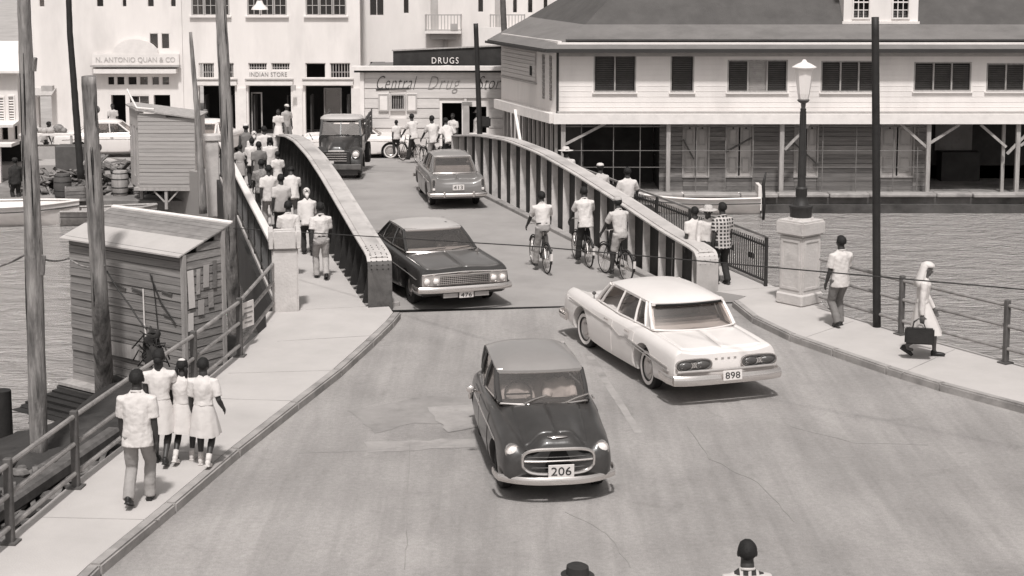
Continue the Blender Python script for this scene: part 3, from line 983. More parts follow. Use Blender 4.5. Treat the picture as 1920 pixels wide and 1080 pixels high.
ant = thing('corner_shop', 'white shop front with an arched parapet and small square transom panes', 'building')
aa, ab = WX(60), WX(343.5)
ha = [(WX(207), WX(234), g0, 1.030), (WX(240), WX(280), 0.269, 1.030), (WX(287), WX(318), g0, 1.030)]
for u, v in ((201, 215), (218, 234), (239, 257), (261, 278), (284, 299), (303, 318)):
    ha.append((WX(u), WX(v), 1.457, 1.860))
ha += [(WX(282), WX(299), 3.065, 3.771), (WX(304), WX(320), 3.065, 3.771)]
zn0 = 4.898
zn1 = zn0 + 1.5
nar = [(15, 27), (77, 90), (131, 141), (184, 200), (232, 243), (279, 294), (322, 335)]
ha += [(WX(u), WX(v), zn0, zn1) for u, v in nar if u > 60] + [(WX(70), WX(95), g0, 1.030)]
wall(B(), aa, ab, g0, TOPZ, ha, YS, .3).build('front_wall', 'white_wall', ant)
for u, v in nar:
    if u > 60: pane_window(ant, WX(u), WX(v), zn0, zn1, YS, 1, 2, 'white_trim', 'old_pane' if u > 250 else 'side_glass')
for u, v in ((282, 299), (304, 320)): pane_window(ant, WX(u), WX(v), 3.065, 3.771, YS, 1, 1, 'white_trim', 'old_pane', .03)
for u, v in ((201, 215), (218, 234), (239, 257), (261, 278), (284, 299), (303, 318)): pane_window(ant, WX(u), WX(v), 1.457, 1.860, YS, 1, 1, 'white_trim', 'old_pane', .03)
pane_window(ant, WX(240), WX(280), 0.269, 1.030, YS, 2, 1, 'white_trim')
B().box((WX(257), YS - .18, 2.108), (WX(336) - WX(182), .5, .19)).build('canopy_cornice', 'white_trim', ant)
B().box((WX(257), YS - .24, 2.333), (WX(338) - WX(172), .34, .07)).build('canopy_moulding', 'grey_trim', ant)
B().box((WX(257), YS - .12, 2.617), (WX(338) - WX(176), .16, .48)).build('sign_band', 'white_trim', ant)
b = B(); ring = []
for i in range(15):
    t = math.pi * i / 14
    ring.append((WX(257) + 1.0 * math.cos(t), .66 * math.sin(t)))
b.slab(ring, 0, .14)
me = b.mesh('arch'); me.transform(M.Translation((0, YS - .05, 2.853)) @ M.Rotation(R(90), 4, 'X')); me.materials.append(MATS['white_trim'])
link('arched_parapet', me, ant)
text('lettering', 'N. ANTONIO QUAN & CO', .32, 'paint_faint', ant, (WX(257), YS - .212, 2.593), width=3.5)
bx('room_back', aa + .3, ab - .3, YS + 3, YS + 3.1, g0, TOPZ - 1, 'dark_interior', ant)
bx('upper_floor', aa + .3, ab - .3, YS + .31, YS + 2.99, 2.522, 2.522 + .15, 'dark_interior', ant)
bx('roof', aa, ab, YS + .31, YS + 12, TOPZ - .2, TOPZ - .05, 'skirt_roof', ant)
B().box((WX(82), YS - .4, 1.196), (1.1, .9, .06), mx=M.Rotation(.3, 3, 'X')).build('door_awning', 'grey_trim', ant)
B().box((WX(92), YS - .25, 1.339), (.5, .3, .25)).build('lamp_box', 'grey_trim', ant)

# ---------------------------------------------------------------- apartment house with balconies, behind the drug store
ap = thing('apartment_house', 'white upper storeys with two small balconies behind the drug store', 'building')
YA = 73.0
def AX(px): return (px - 960) / 41.05
pa, pb = AX(672), AX(1120)
za0 = 4.588
za1 = za0 + 1.8
aw = [(693, 722, .25), (756, 769, .1), (895, 908, 0), (960, 971, .05), (988, 1000, .05), (1017, 1028, 0), (1045, 1057, 0), (1066, 1073, 0)]
hh = [(AX(u), AX(v), za0 - q * .6, za1) for u, v, q in aw] + [(AX(808), AX(822), 3.789, za1), (AX(928), AX(940), 3.789, za1), (AX(694), AX(722), 2.112, 2.355)]
wall(B(), pa, pb, g0, 7.331, hh, YA, .3).build('front_wall', 'white_wall', ap)
for (u, v, q), h in zip(aw, hh): pane_window(ap, h[0], h[1], h[2], h[3], YA, 2 if u < 700 else 1, 2, 'white_trim', 'old_pane')
for u, v in ((808, 822), (928, 940)):
    B().box(((AX(u) + AX(v)) / 2, YA + .12, (3.789 + za1) / 2), (AX(v) - AX(u), .05, za1 - 3.789)).build('balcony_door', 'pale_door', ap)
bx('room_back', pa + .3, pb - .3, YA + 2, YA + 2.1, g0, 7.331 - .5, 'dark_interior', ap)
bx('roof', pa, pb, YA + .31, YA + 12, 7.331 - .2, 7.331 - .05, 'skirt_roof', ap)
for x0, x1, m_ in ((AX(799), AX(866), 'grey_trim'), (AX(919), AX(984), 'grey_trim')):
    zf_ = 3.741
    bal = B().box(((x0 + x1) / 2, YA - .4, zf_), (x1 - x0, .8, .12)).build('balcony', 'white_trim', ap)
    B().box(((x0 + x1) / 2, YA - .3, zf_ - .2), (.75 * (x1 - x0), .5, .26)).build('balcony_bracket', 'grey_trim', bal)
    b = B()
    for zz_ in (.1, .78): b.box(((x0 + x1) / 2, YA - .78, zf_ + zz_), (x1 - x0, .05, .05))
    for zz_ in (.1, .78):
        for x in (x0 + .02, x1 - .02): b.box((x, YA - .4, zf_ + zz_), (.05, .8, .05))
    n_ = 11
    for i in range(n_ + 1): b.box((x0 + .02 + (x1 - x0 - .04) * i / n_, YA - .78, zf_ + .42), (.035, .035, .68))
    b.build('balcony_railing', m_, bal)
bx('washing', AX(846), AX(860), YA - .83, YA - .815, 3.838, 4.128, 'cloth_light', ap)
B().tube([(AX(828), YA - .06, 2.014), (AX(838), YA - .06, 3.571)], .09, 8).build('drain_pipe', 'grey_trim', ap)

# ---------------------------------------------------------------- low white house at the left edge
lh = thing('waterside_house', 'low white house with louvred shutters at the far left water edge', 'house')
YL = 60.5
def LX(px): return (px - 960) / 49.3
la, lb = LX(-260), LX(36)
lz0, lz1 = -1.32, 2.845
lwh = [(LX(-2), LX(10), 0.938, 1.832), (LX(18), LX(29), 0.938, 1.873), (LX(3), LX(15), 0.203, 0.693), (LX(26), LX(36), 0.203, 0.734)]
wall(B(), la, lb, 0.142, lz1, lwh, YL, .15).build('front_wall', 'white_wall', lh)
for h in lwh[:2]:
    b = B(); z = h[2] + .05
    while z < h[3]:
        b.box(((h[0] + h[1]) / 2, YL + .03, z), (h[1] - h[0], .1, .04), mx=M.Rotation(-.6, 3, 'X')); z += .1
    frame(b, h[0] - .03, h[1] + .03, h[2] - .03, h[3] + .03, YL - .02, .05, .06)
    b.build('shutter', 'white_trim', lh)
B().box(((la + lb) / 2, YL - .35, 0.836), (lb - la, .7, .10), mx=M.Rotation(.12, 3, 'X')).build('lean_to_roof', 'white_trim', lh)
B().box(((la + lb) / 2 - .2, YL - .5, 0.101), (lb - la + .4, 1.0, .12)).build('porch_beam', 'white_trim', lh)
for px in (10, -60, -140): B().box((LX(px), YL - .9, (lz0 + 0.081) / 2), (.16, .16, 0.081 - lz0)).build('porch_post', 'white_trim', lh)
bx('room_back', la, lb, YL + 1.5, YL + 1.6, lz0, lz1, 'dark_interior', lh)
bx('side_wall', lb - .12, lb, YL + .16, YL + 1.49, 0.142, lz1, 'white_wall', lh)
b = B()
b.add([(la, YL - .4, lz1), (lb + .3, YL - .4, lz1), (lb - .5, YL + 3.2, lz1 + .95), (la, YL + 3.2, lz1 + .95), (la, YL - .4, lz1 - .08), (lb + .3, YL - .4, lz1 - .08)],
      [(0, 1, 2, 3), (0, 4, 5, 1), (1, 5, 2)])
b.build('roof', 'white_trim', lh)
# ---------------------------------------------------------------- bridge girders
def interp(tab, t):
    for (a, va), (c, vc) in zip(tab, tab[1:]):
        if t <= c:
            k = (t - a) / (c - a)
            return va + (vc - va) * k
    return tab[-1][1]

def girder(label, p0, p1, nout, hp, side_light):
    """web plate, stiffeners on both faces, flange folded down at the near end"""
    L = (p1 - p0).length
    g = thing('bridge_girder', label, 'girder', (p0.x, p0.y, 0), math.atan2((p1 - p0).y, (p1 - p0).x))
    # local: x along, y to the left of travel; the flange is centred at yc
    lo = M.Rotation(-math.atan2((p1 - p0).y, (p1 - p0).x), 3, 'Z') @ nout
    so_ = 1 if lo.y > 0 else -1                     # +1: outer side is +y
    yc = -so_ * .25 if side_light else so_ * .27
    N = 40
    path = [(0.0, 0.02)]
    h0 = interp(hp, 0)
    rr = .26
    path.append((0, h0 - rr))
    for k in range(1, 6):
        a = math.pi / 2 * k / 5
        path.append((rr - rr * math.cos(a), h0 - rr + rr * math.sin(a)))
    for i in range(1, N + 1):
        t = i / N
        if t * L > rr + .1: path.append((t * L, interp(hp, t) + .04 * math.sin(t * 9) * 0))
    path.append((L + .0, .0))
    # smooth the height a little
    pts = path[:]
    for i in range(8, len(pts) - 2):
        pts[i] = (path[i][0], (path[i - 1][1] + 2 * path[i][1] + path[i + 1][1]) / 4)
    def strip(w0, lift, th, seq):
        rings = []
        for i, (x, z) in enumerate(seq):
            a, c = seq[max(0, i - 1)], seq[min(len(seq) - 1, i + 1)]
            d = V((c[0] - a[0], 0, c[1] - a[1])).normalized()
            nn = V((-d.z, 0, d.x))
            q = V((x, yc, z)) + nn * lift
            rings.append([q + V((0, -w0, 0)), q + V((0, w0, 0)), q + V((0, w0, 0)) - nn * th, q + V((0, -w0, 0)) - nn * th])
        return B().loft(rings, True, True)
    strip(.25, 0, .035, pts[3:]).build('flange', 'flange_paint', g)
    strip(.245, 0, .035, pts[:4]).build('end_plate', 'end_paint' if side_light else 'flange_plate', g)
    k = 6
    n_ = 5
    body = pts[4:-1]
    for s in range(n_):
        seq = body[round(s * len(body) / n_):round((s + 1) * len(body) / n_) + 1]
        seq = [(x - .006, z) if i == len(seq) - 1 else (x, z) for i, (x, z) in enumerate(seq)]
        if len(seq) > 1:
            strip(.15, .022, .02, seq).build('cover_plate', 'flange_plate', g)
    # web
    vs, fs = [], []
    for i, (x, z) in enumerate(pts[1:-1]):
        vs += [(x + .012, yc - .012, -.55), (x + .012, yc - .012, z - .03), (x + .012, yc + .012, -.55), (x + .012, yc + .012, z - .03)]
    for i in range(len(pts) - 3):
        a = 4 * i
        fs += [(a, a + 4, a + 5, a + 1), (a + 2, a + 3, a + 7, a + 6)]
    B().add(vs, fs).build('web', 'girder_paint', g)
    # stiffener angles
    x = .38
    while x < L - .1:
        z = interp(hp, x / L) - .045
        for s in (-1, 1):
            outer = (s == so_)
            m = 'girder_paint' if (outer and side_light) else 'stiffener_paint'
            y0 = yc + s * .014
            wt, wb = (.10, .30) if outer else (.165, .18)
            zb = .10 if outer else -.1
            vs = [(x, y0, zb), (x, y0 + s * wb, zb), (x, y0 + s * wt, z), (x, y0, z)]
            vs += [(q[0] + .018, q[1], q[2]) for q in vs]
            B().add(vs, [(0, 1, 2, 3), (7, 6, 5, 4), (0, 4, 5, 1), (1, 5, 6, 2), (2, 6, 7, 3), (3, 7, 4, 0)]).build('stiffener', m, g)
        x += .93
    # rivets on the folded end and along the flange
    b = B()
    for s in (-.17, -.06, .06, .17):
        for (x, z), (x2, z2) in zip(pts[1:], pts[2:]):
            q = max(1, int(math.hypot(x2 - x, z2 - z) / .16))
            for j in range(q):
                u = x + (x2 - x) * j / q; v = z + (z2 - z) * j / q
                if u > (1.0 if side_light else .3): continue
                d = V((x2 - x, 0, z2 - z)).normalized(); nn = V((-d.z, 0, d.x))
                c = V((u, yc + s, v)) + nn * (.024 if abs(s) < .1 and u > .1 else .004)
                b.ell(c, (.015, .015, .012), 6, 4)
    b.build('rivets', 'girder_paint' if side_light else 'flange_plate', g, kind='stuff')
    return g

mat('end_paint', .10, .7, .3, 3, .2, 20, stain=.5, sscale=2.2)
girder('left bridge girder, its dark outer face to the pavement walkers, pale worn top', LG0, LG1, nl,
       [(0, 1.13), (.1, 1.25), (.22, 1.43), (.4, 1.70), (.55, 1.85), (.72, 1.86), (.85, 1.72), (1, 1.42)], True)
RGe = RG0.lerp(RG1, .965)
girder('right bridge girder with pale vertical stiffeners facing the carriageway beside the cyclists', RG0, RGe, nr,
       [(0, .98), (.1, 1.10), (.22, 1.33), (.4, 1.64), (.55, 1.82), (.70, 1.84), (.85, 1.66), (1, 1.34)], False)
# low wheel guards at the foot of each girder, roadway side
for a, c, nn, off in ((LG0, LG1, nl, -.62), (RG0, RG1, nr, -.16)):
    B().bar(a + nn * off + (c - a) * .02 + V((0, 0, .03)), c + nn * off + V((0, 0, .03)), .2, .13).build('wheel_guard', 'kerb_stone', None, kind='structure', bevel=.02)

# ---------------------------------------------------------------- walkway railings on the bridge
def rail_between(b, a, c, z, r, n=6):
    b.tube([(a[0], a[1], z + (a[2] if len(a) > 2 else 0)), (c[0], c[1], z + (c[2] if len(c) > 2 else 0))], r, n)

o0, o1 = LG0 + nl * (LW - .02) + dl * .5, LG1 + nl * (LW - .02)
lr = thing('walkway_railing', 'pale capped lattice railing beside the crowded left footway of the bridge', 'railing', (o0.x, o0.y, .12), math.atan2(dl.y, dl.x))
LL = (o1 - o0).length
B().box((LL / 2, 0, 1.08), (LL, .17, .08)).build('top_rail', 'white_trim', lr, bevel=.012)
B().box((LL / 2, 0, .12), (LL, .08, .08)).build('bottom_rail', 'iron_grey', lr)
for i in range(11):
    B().box((LL * i / 10, .0, .54), (.1, .1, 1.08)).build('post', 'iron', lr)
b = B()
n_ = 64
for i in range(n_):
    x = LL * i / n_
    b.bar((x, .02, .14), (x + .55, .02, 1.04), .02, .045)
    b.bar((x + .55, -.02, .14), (x, -.02, 1.04), .02, .045)
b.build('lattice', 'iron', lr, kind='stuff')

f0, f1 = RG0 + nr * (RW + .22) + dr * .15, RG1 + nr * (RW + .22)
fr = thing('iron_fence', 'dark iron bar fence along the water side of the right bridge footway', 'fence', (f0.x, f0.y, .12), math.atan2(dr.y, dr.x))
LF = (f1 - f0).length
for z, t in ((1.06, .05), (.86, .035), (.10, .04)):
    B().box((LF / 2, 0, z), (LF, .045, t)).build('rail', 'rail_pipe' if z > 1 else 'iron', fr)
for i in range(11):
    B().box((LF * i / 10, .03, .53), (.06, .06, 1.06)).build('post', 'iron', fr)
b = B()
x = .1
while x < LF:
    b.box((x, 0, .52), (.02, .02, .86)); x += .105
b.build('bars', 'iron', fr, kind='stuff')
for x in (.85, 1.9): B().box((x, -.03, .52), (.22, .02, .12)).build('ornament', 'iron', fr)

# ---------------------------------------------------------------- pipe railings on the two approaches
def pipe_railing(label, pts, post_at, hs, h, z0, end=None, pm='rail_post'):
    t = thing('pipe_railing', label, 'railing', (pts[0][0], pts[0][1], 0))
    o = V((pts[0][0], pts[0][1], 0))
    P = [V((x, y, 0)) - o for x, y in pts]
    for q in post_at:
        p = V((q[0], q[1], 0)) - o
        d = (P[-1] - P[0]).normalized()
        B().box((p.x, p.y, z0 + h / 2), (.085, .10, h), rz=math.atan2(d.y, d.x)).build('post', pm, t, bevel=.012)
        B().box((p.x, p.y, z0 + .012), (.2, .2, .024), rz=math.atan2(d.y, d.x)).build('foot_plate', 'rail_post', t)
    for k, z in enumerate(hs):
        for a, c in zip(P, P[1:]):
            B().tube([a + V((0, 0, z0 + z)), c + V((0, 0, z0 + z))], .033, 8).build('rail', 'rail_pipe', t, smooth=True)
    return t
pp = [(-6.019, 18.495), (-5.778, 20.519), (-5.471, 22.699), (-5.101, 25.053), (-4.793, 27.546)]
pe = [(-6.227, 16.734)] + pp + [(-4.72, 31.05)]
pipe_railing('pipe railing of three rails on dark posts along the left pavement', pe, [pe[0]] + pp, (.97, .60, .20), 1.05, .12)
pp = [(7.248, 29.193), (8.544, 27.061), (9.792, 24.990)]
pe = [(6.134, 31.331)] + pp + [(11.578, 21.868)]
pipe_railing('pipe railing of three rails above the river along the right pavement', pe, pp, (1.02, .66, .26), 1.12, .12)
# small notice on the left railing
ns = thing('notice_board', 'small pale notice fixed on the railing next to the broken pillar', 'sign', (-4.744, 28.167, .74), 1.15)
B().box((0, 0, 0), (.36, .02, .46)).build('board', 'plate_white', ns)
for i, (w_, z) in enumerate(((.24, .12), (.28, .03), (.2, -.06), (.24, -.14))):
    B().box((0, -.013, z), (w_, .004, .028)).build('print_line', 'paint_grey', ns)

# ---------------------------------------------------------------- pillars and the lamp standing on one
pl = thing('gate_pillar', 'broken concrete pillar with a hollow top at the left end of the bridge', 'pillar', (-4.52, 31.35, .02), .16)
B().box((0, 0, .68), (.52, .52, 1.36)).build('shaft', 'pillar_concrete', pl, bevel=.03, seg=2, smooth=True)
b = B()
for p, d in (((-.27, 0, 1.55), (.1, .62, .36)), ((.27, 0, 1.55), (.1, .62, .36)), ((0, -.27, 1.55), (.44, .09, .36)), ((0, .27, 1.53), (.44, .09, .30)), ((0, 0, 1.42), (.46, .46, .09))):
    b.box(p, d)
b.build('hollow_cap', 'pillar_concrete', pl, bevel=.015, smooth=True)
b = B()
for i in range(14):
    b.ell((random.uniform(-.16, .16), random.uniform(-.16, .16), 1.5 + random.uniform(0, .05)), (.06, .05, .05), 7, 5)
b.build('rubble', 'debris', pl, kind='stuff')

pr = thing('gate_pillar', 'square concrete pillar under the street lamp at the right end of the bridge', 'pillar', (5.84, 31.95, .12), R(41))
B().box((0, 0, .71), (.60, .60, 1.42)).build('shaft', 'pillar_concrete', pr, bevel=.03, seg=2, smooth=True)
B().box((0, 0, 1.57), (.72, .72, .30)).build('cap', 'pillar_concrete', pr, bevel=.035, seg=2, smooth=True)
B().box((0, 0, .12), (.68, .68, .24)).build('plinth', 'pillar_concrete', pr, bevel=.03)
for a in range(4):
    mx = M.Rotation(a * math.pi / 2, 3, 'Z')
    f = frame(B(), -.24, .24, .32, 1.34, 0, .05, .02)
    f.v = [tuple(mx @ V((x, y - .305, z))) for x, y, z in f.v]
    f.build('panel_frame', 'pillar_concrete', pr)
B().lathe([(0, 0), (.27, 0), (.25, .05), (0, .05)], (0, 0, 1.72), 8).build('lamp_footing', 'pillar_concrete', pr)

lp = thing('street_lamp', 'cast iron street lamp with white lantern head standing on the square pillar', 'street lamp', (5.84, 31.95, 1.89))
B().lathe([(0, 0), (.22, 0), (.225, .17), (.24, .19), (.24, .23), (.17, .25), (.13, .33), (.11, .42), (.12, .44), (.115, .55), (.125, .58), (.085, .62), (.08, .8), (0, .8)], (0, 0, 0), 12).build('base', 'iron', lp, smooth=True)
b = B(); b.lathe([(.075, .8), (.07, 1.4), (.055, 2.15), (.06, 2.17), (.06, 2.2), (0, 2.2)], (0, 0, 0), 12)
for k in range(8):
    t = math.pi / 4 * k
    b.bar((.076 * math.cos(t), .076 * math.sin(t), .8), (.056 * math.cos(t), .056 * math.sin(t), 2.14), .014)
b.build('column', 'iron', lp, smooth=True)
B().lathe([(.04, 2.2), (.05, 2.26), (.05, 2.30), (.10, 2.33), (.13, 2.37), (.10, 2.39), (0, 2.39)], (0, 0, 0), 12).build('cup', 'iron_grey', lp, smooth=True)
B().lathe([(.10, 2.39), (.125, 2.5), (.19, 2.98), (.19, 3.0), (0, 3.0)], (0, 0, 0), 8).build('lantern', 'lamp_glass', lp)
B().lathe([(.24, 3.0), (.25, 3.03), (.15, 3.09), (.06, 3.13), (.03, 3.18), (0, 3.18)], (0, 0, 0), 12).build('lantern_cap', 'white_trim', lp, smooth=True)

# far left end pillar of the bridge
fp = thing('gate_pillar', 'tall pale pillar at the far end of the left footway beside the stilt hut', 'pillar', (-9.75, 51.6, -1.3), .25)
B().box((0, 0, 1.25), (.42, .42, 2.5)).build('shaft', 'pillar_concrete', fp, bevel=.03)
B().box((0, 0, 2.6), (.52, .52, .2)).build('cap', 'pillar_concrete', fp, bevel=.02)

# ---------------------------------------------------------------- poles
def pole(label, pts, rs, m, name='utility_pole', lumps=True, n=12):
    P = [V(p) for p in pts]
    t = thing(name, label, 'pole', P[0])
    fine, fr_ = [], []
    for i in range(len(P) - 1):
        for k in range(10):
            q = P[i].lerp(P[i + 1], k / 10)
            fine.append(q - P[0]); fr_.append(rs[i] + (rs[i + 1] - rs[i]) * k / 10)
    fine.append(P[-1] - P[0]); fr_.append(rs[-1])
    if lumps:
        fr_ = [r * (1 + .06 * noise.noise(q * 1.7)) for q, r in zip(fine, fr_)]
    b = B().tube(fine, fr_, n)
    if lumps:
        for i in range(len(b.v)):
            v = V(b.v[i]); s = .018 * noise.noise(v * 5 + P[0])
            b.v[i] = (v.x + s, v.y - s, v.z)
    b.build('shaft', m, t, smooth=2)
    if lumps and rs[0] > .14:
        for i in range(7):
            u = random.uniform(.05, .8)
            k = min(len(fine) - 4, int(u * len(fine)))
            a = random.uniform(-2.6, -.5)
            off = lambda q: fine[q] + V((math.cos(a), math.sin(a), 0)) * fr_[q] * 1.0
            B().tube([off(k), off(k + 1), off(k + 3)], [.004, .014, .004], 5).build('split', 'seam', t)
    return t, P
base1 = (-8.155, 26.751, -1.600)
t1, P1 = pole('thick weathered full height pole on the mud nearest the left edge', [base1, (-8.027, 26.450, 2.483), (-8.020, 26.400, 5.876), (-7.996, 26.300, 7.356)], [.155, .15, .115, .10], 'pole_wood')
for x, y, dx, a in ((77, 502, .16, .9), (60, 125, .10, .4), (44, 10, -.09, .6)):
    q = V((-7.983, 26.400, 3.751))
b = B()
for px, py, s in ((80, 520, 1), (64, 128, 1), (42, 45, -1), (50, 800, -1), (46, 640, 1)):
    pass
c1 = V((-7.869, 26.350, 1.822)) - P1[0]
B().bar(c1, c1 + V((.05, -.05, .34)), .07, .05).build('bark_snag', 'pole_wood', t1)
c1 = V((-7.864, 26.300, 5.241)) - P1[0]
B().bar(c1, c1 + V((.04, -.05, .22)), .06, .05).build('bark_snag', 'pole_wood', t1)
t2, P2 = pole('thick split pole in front of the plank hut, cut off below the shop sign', [(-8.226, 31.506, -1.700), (-7.954, 30.300, 0.560), (-7.976, 30.200, 3.269), (-7.979, 30.100, 4.872)], [.20, .165, .15, .135], 'pole_wood')
for px, py in ((176, 155), (182, 185), (160, 230)):
    pass
for x, z in ((.15, 5.6), (.14, 5.2), (-.13, 4.6), (.15, 4.9), (.13, 3.9)):
    q = P2[0].lerp(P2[-1], z / 6.2) - P2[0]
    B().ell(q + V((x, -.05, 0)), (.05, .05, .07), 7, 5).build('knot', 'pole_wood', t2)
t4, P4 = pole('tall round lamp pole beside the left bridge footway', [(-6.546, 36.942, -1.900), (-6.413, 36.000, 1.309), (-6.487, 36.000, 4.592), (-6.567, 36.000, 7.450)], [.16, .15, .135, .11], 'pole_wood')
t3, P3 = pole('thin tapering pole leaning behind the stilt hut', [(-9.767, 50.000, -0.943), (-9.854, 50.000, 1.771), (-10.032, 50.000, 4.782)], [.13, .10, .05], 'pole_wood')
t5, P5 = pole('thin black tarred pole leaning on the far left quay', [(-14.681, 54.000, -0.391), (-14.793, 54.000, 2.253), (-14.895, 54.000, 4.597), (-14.900, 54.000, 7.094)], [.125, .115, .10, .09], 'pole_tar')
pole('black pole with a cut top standing before the drug store lettering', [(-1.228, 61.000, 0.146), (-1.304, 61.000, 2.442), (-1.379, 61.000, 4.596)], [.105, .095, .09], 'pole_tar', lumps=False)
t7, P7 = pole('grey pole above the roof between the two balconies', [(-0.174, 65.000, -0.310), (-0.303, 65.000, 3.871), (-0.430, 65.000, 6.665)], [.13, .12, .11], 'iron_grey')
B().bar(V((-0.650, 65.000, 3.482)) - P7[0], V((0.043, 65.000, 3.655)) - P7[0], .10, .12).build('cross_arm', 'iron_grey', t7)
for x in (-.3, -.1, .15, .3):
    c = V((-0.303, 65.000, 3.612)) - P7[0]
    B().lathe([(0, 0), (.05, 0), (.04, .1), (0, .12)], c + V((x, 0, .1)), 8).build('insulator', 'lens_white', t7)
pole('black tarred pole rising at the right pavement rail beside the street lamp', [(6.938, 29.799, 0.120), (6.790, 29.550, 3.051), (6.677, 29.500, 6.007)], [.078, .076, .07], 'pole_tar', lumps=False)
# lamp bracket on the tall pole
br = thing('pole_lamp', 'white conical lamp shade on a bracket from the tall left pole', 'lamp', (-5.656, 36.000, 5.933))
B().lathe([(.19, 0), (.17, .05), (.09, .12), (.06, .2), (0, .2)], (0, 0, 0), 14).build('shade', 'white_trim', br, smooth=True)
B().tube([(0, 0, .18), (0, 0, .34), (-.12, 0, .42), (-.8, 0, .4)], .018, 6).build('bracket', 'iron', br)

# ---------------------------------------------------------------- wires and ropes
def wire(label, pts, r=.012, m='iron', name='wire', sag=.0, n=14, cat='wire'):
    P = [V(p) for p in pts]
    out = []
    for a, c in zip(P, P[1:]):
        for k in range(n):
            t = k / n
            q = a.lerp(c, t); q.z -= sag * 4 * t * (1 - t)
            out.append(q)
    out.append(P[-1])
    o = B().tube([q - P[0] for q in out], r, 5).build(name, m, None, smooth=2, loc=P[0])
    return props(o, label, cat)
wire('long thin wire strung from the tall left pole across the whole road', [(-6.312, 35.800, 0.999), (0.365, 27.000, 2.184), (8.766, 20.000, 2.700)], .011, sag=.0)
wire('slack rope from the left edge past the thick pole to the plank hut', [(-9.505, 27.500, 1.686), (-8.146, 26.600, 2.165), (-8.732, 31.000, 1.221), (-7.816, 30.200, 1.227)], .02, 'pole_wood', 'rope', .1, cat='rope')
wire('black cable slanting down the hut wall from the split pole to the net bundle', [(-7.830, 30.400, 1.084), (-7.338, 30.200, 0.424), (-6.996, 30.000, 0.021)], .017, 'iron', 'cable', .03, cat='cable')

# ---------------------------------------------------------------- plank hut at the water's edge
A = V((-9.12, 32.5, 0)); Bq = V((-6.37, 30.5, 0))
fx = (Bq - A); HW = fx.length; fx.normalize()
hut = thing('plank_hut', 'grey plank hut with a lean-to roof at the water edge below the left railing', 'hut', (A.x, A.y, -1.62), math.atan2(fx.y, fx.x))
HD, H0, H1 = 1.02, 3.0, 3.34
z = .08; hb = .158
while z < H0 - .05:
    plank(hut, (HW / 2, 0, z), (HW, .035, hb - .012), 'hut_plank', jitter=.008, rot=(-.07, 0, random.uniform(-.003, .003)))
    top = min(1, max(0, (H1 - z) / .42))
    plank(hut, (HW + .0, HD / 2, z), (HD, .035, hb - .012), 'hut_plank', jitter=.008, rot=(-.07, 0, math.pi / 2))
    z += hb
while z < H1 - .05:
    f = (z - H0) / (H1 - H0)
    plank(hut, (HW, HD * (f + 1) / 2 + .05, z), (HD * (1 - f) - .1, .035, hb - .012), 'hut_plank', rot=(-.07, 0, math.pi / 2))
    z += hb
B().box((HW / 2, HD + .02, H1 / 2), (HW, .04, H1)).build('back_wall', 'hut_plank', hut)
B().box((.02, HD / 2, H0 / 2), (.04, HD, H0)).build('end_wall', 'hut_plank', hut)
B().box((HW + .012, -.012, H0 / 2), (.085, .085, H0)).build('corner_post', 'weathered_trim', hut)
B().box((HW + .012, HD, H1 / 2), (.085, .085, H1)).build('corner_post', 'weathered_trim', hut)
B().box((HW / 2, -.03, H0 + .0), (HW + .1, .05, .07)).build('eave_board', 'dark_gutter', hut)
sl_ = math.atan2(H1 - H0, HD)
def on_roof(y0, y1, m, name, x0=-.12, x1=HW + .14, t=.03, lift=.05):
    b = B()
    f = lambda y: H0 + lift + (H1 - H0) * y / HD
    vs = [(x0, y0, f(y0)), (x1, y0, f(y0)), (x1, y1, f(y1)), (x0, y1, f(y1))]
    vs += [(a, c, e - t) for a, c, e in vs]
    b.add(vs, [(0, 1, 2, 3), (7, 6, 5, 4), (0, 4, 5, 1), (1, 5, 6, 2), (2, 6, 7, 3), (3, 7, 4, 0)])
    return b.build(name, m, hut)
on_roof(-.16, .50, 'roof_felt', 'roof_felt', x1=HW + .06)
for i in range(6):
    on_roof(.51 + i * .118, .51 + (i + 1) * .118 - .008, 'roof_board', 'roof_board', x1=HW + .06, lift=.045 + random.uniform(-.006, .006))
on_roof(1.21, 1.28, 'white_trim', 'ridge_board', x1=HW + .06, lift=.075)
for y, z, w_, h_, m in ((.15, 2.3, .16, .75, 'plate_white'), (.34, 2.42, .10, .5, 'cloth_light'), (.55, 2.5, .15, .45, 'grey_trim'), (.78, 2.5, .10, .55, 'cloth_grey'), (.12, 1.65, .14, .35, 'plate_white'), (.40, 1.9, .16, .3, 'grey_trim'), (.66, 2.0, .14, .3, 'cloth_khaki')):
    B().box((HW + .045, y, z), (.006, w_, h_), mx=M.Rotation(random.uniform(-.05, .05), 3, 'X')).build('torn_poster', m, hut)
B().box((1.55, -.045, .86), (1.1, .03, .28)).build('patch_board', 'weathered_trim', hut)
for p, q in (((1.05, -.04, 1.01), (2.1, -.04, 1.0)), ((1.05, -.04, .7), (2.1, -.04, .71))): B().bar(p, q, .02, .03).build('patch_batten', 'slat', hut)
b = B()
b.tube([(2.55, -.05, 2.5), (2.62, -.05, 2.1), (2.72, -.06, 1.2), (2.70, -.06, .5)], .012, 5)
b.tube([(2.5, -.05, 2.52), (2.8, -.05, 2.0), (3.2, -.05, 1.62)], .014, 5)
b.build('hanging_cord', 'iron', hut)
B().tube([(2.28, -.05, 2.2), (2.3, -.06, 1.5), (2.42, -.08, .9)], .014, 5).build('hanging_rope', 'white_trim', hut)
for x, z, w_ in ((1.5, 2.16, .5), (2.1, 2.14, .35), (2.95, 2.2, .3), (2.95, 1.75, .2)):
    B().box((x, -.035, z), (w_, .02, .035), mx=M.Rotation(.15, 3, 'Y')).build('tar_patch', 'slat', hut)
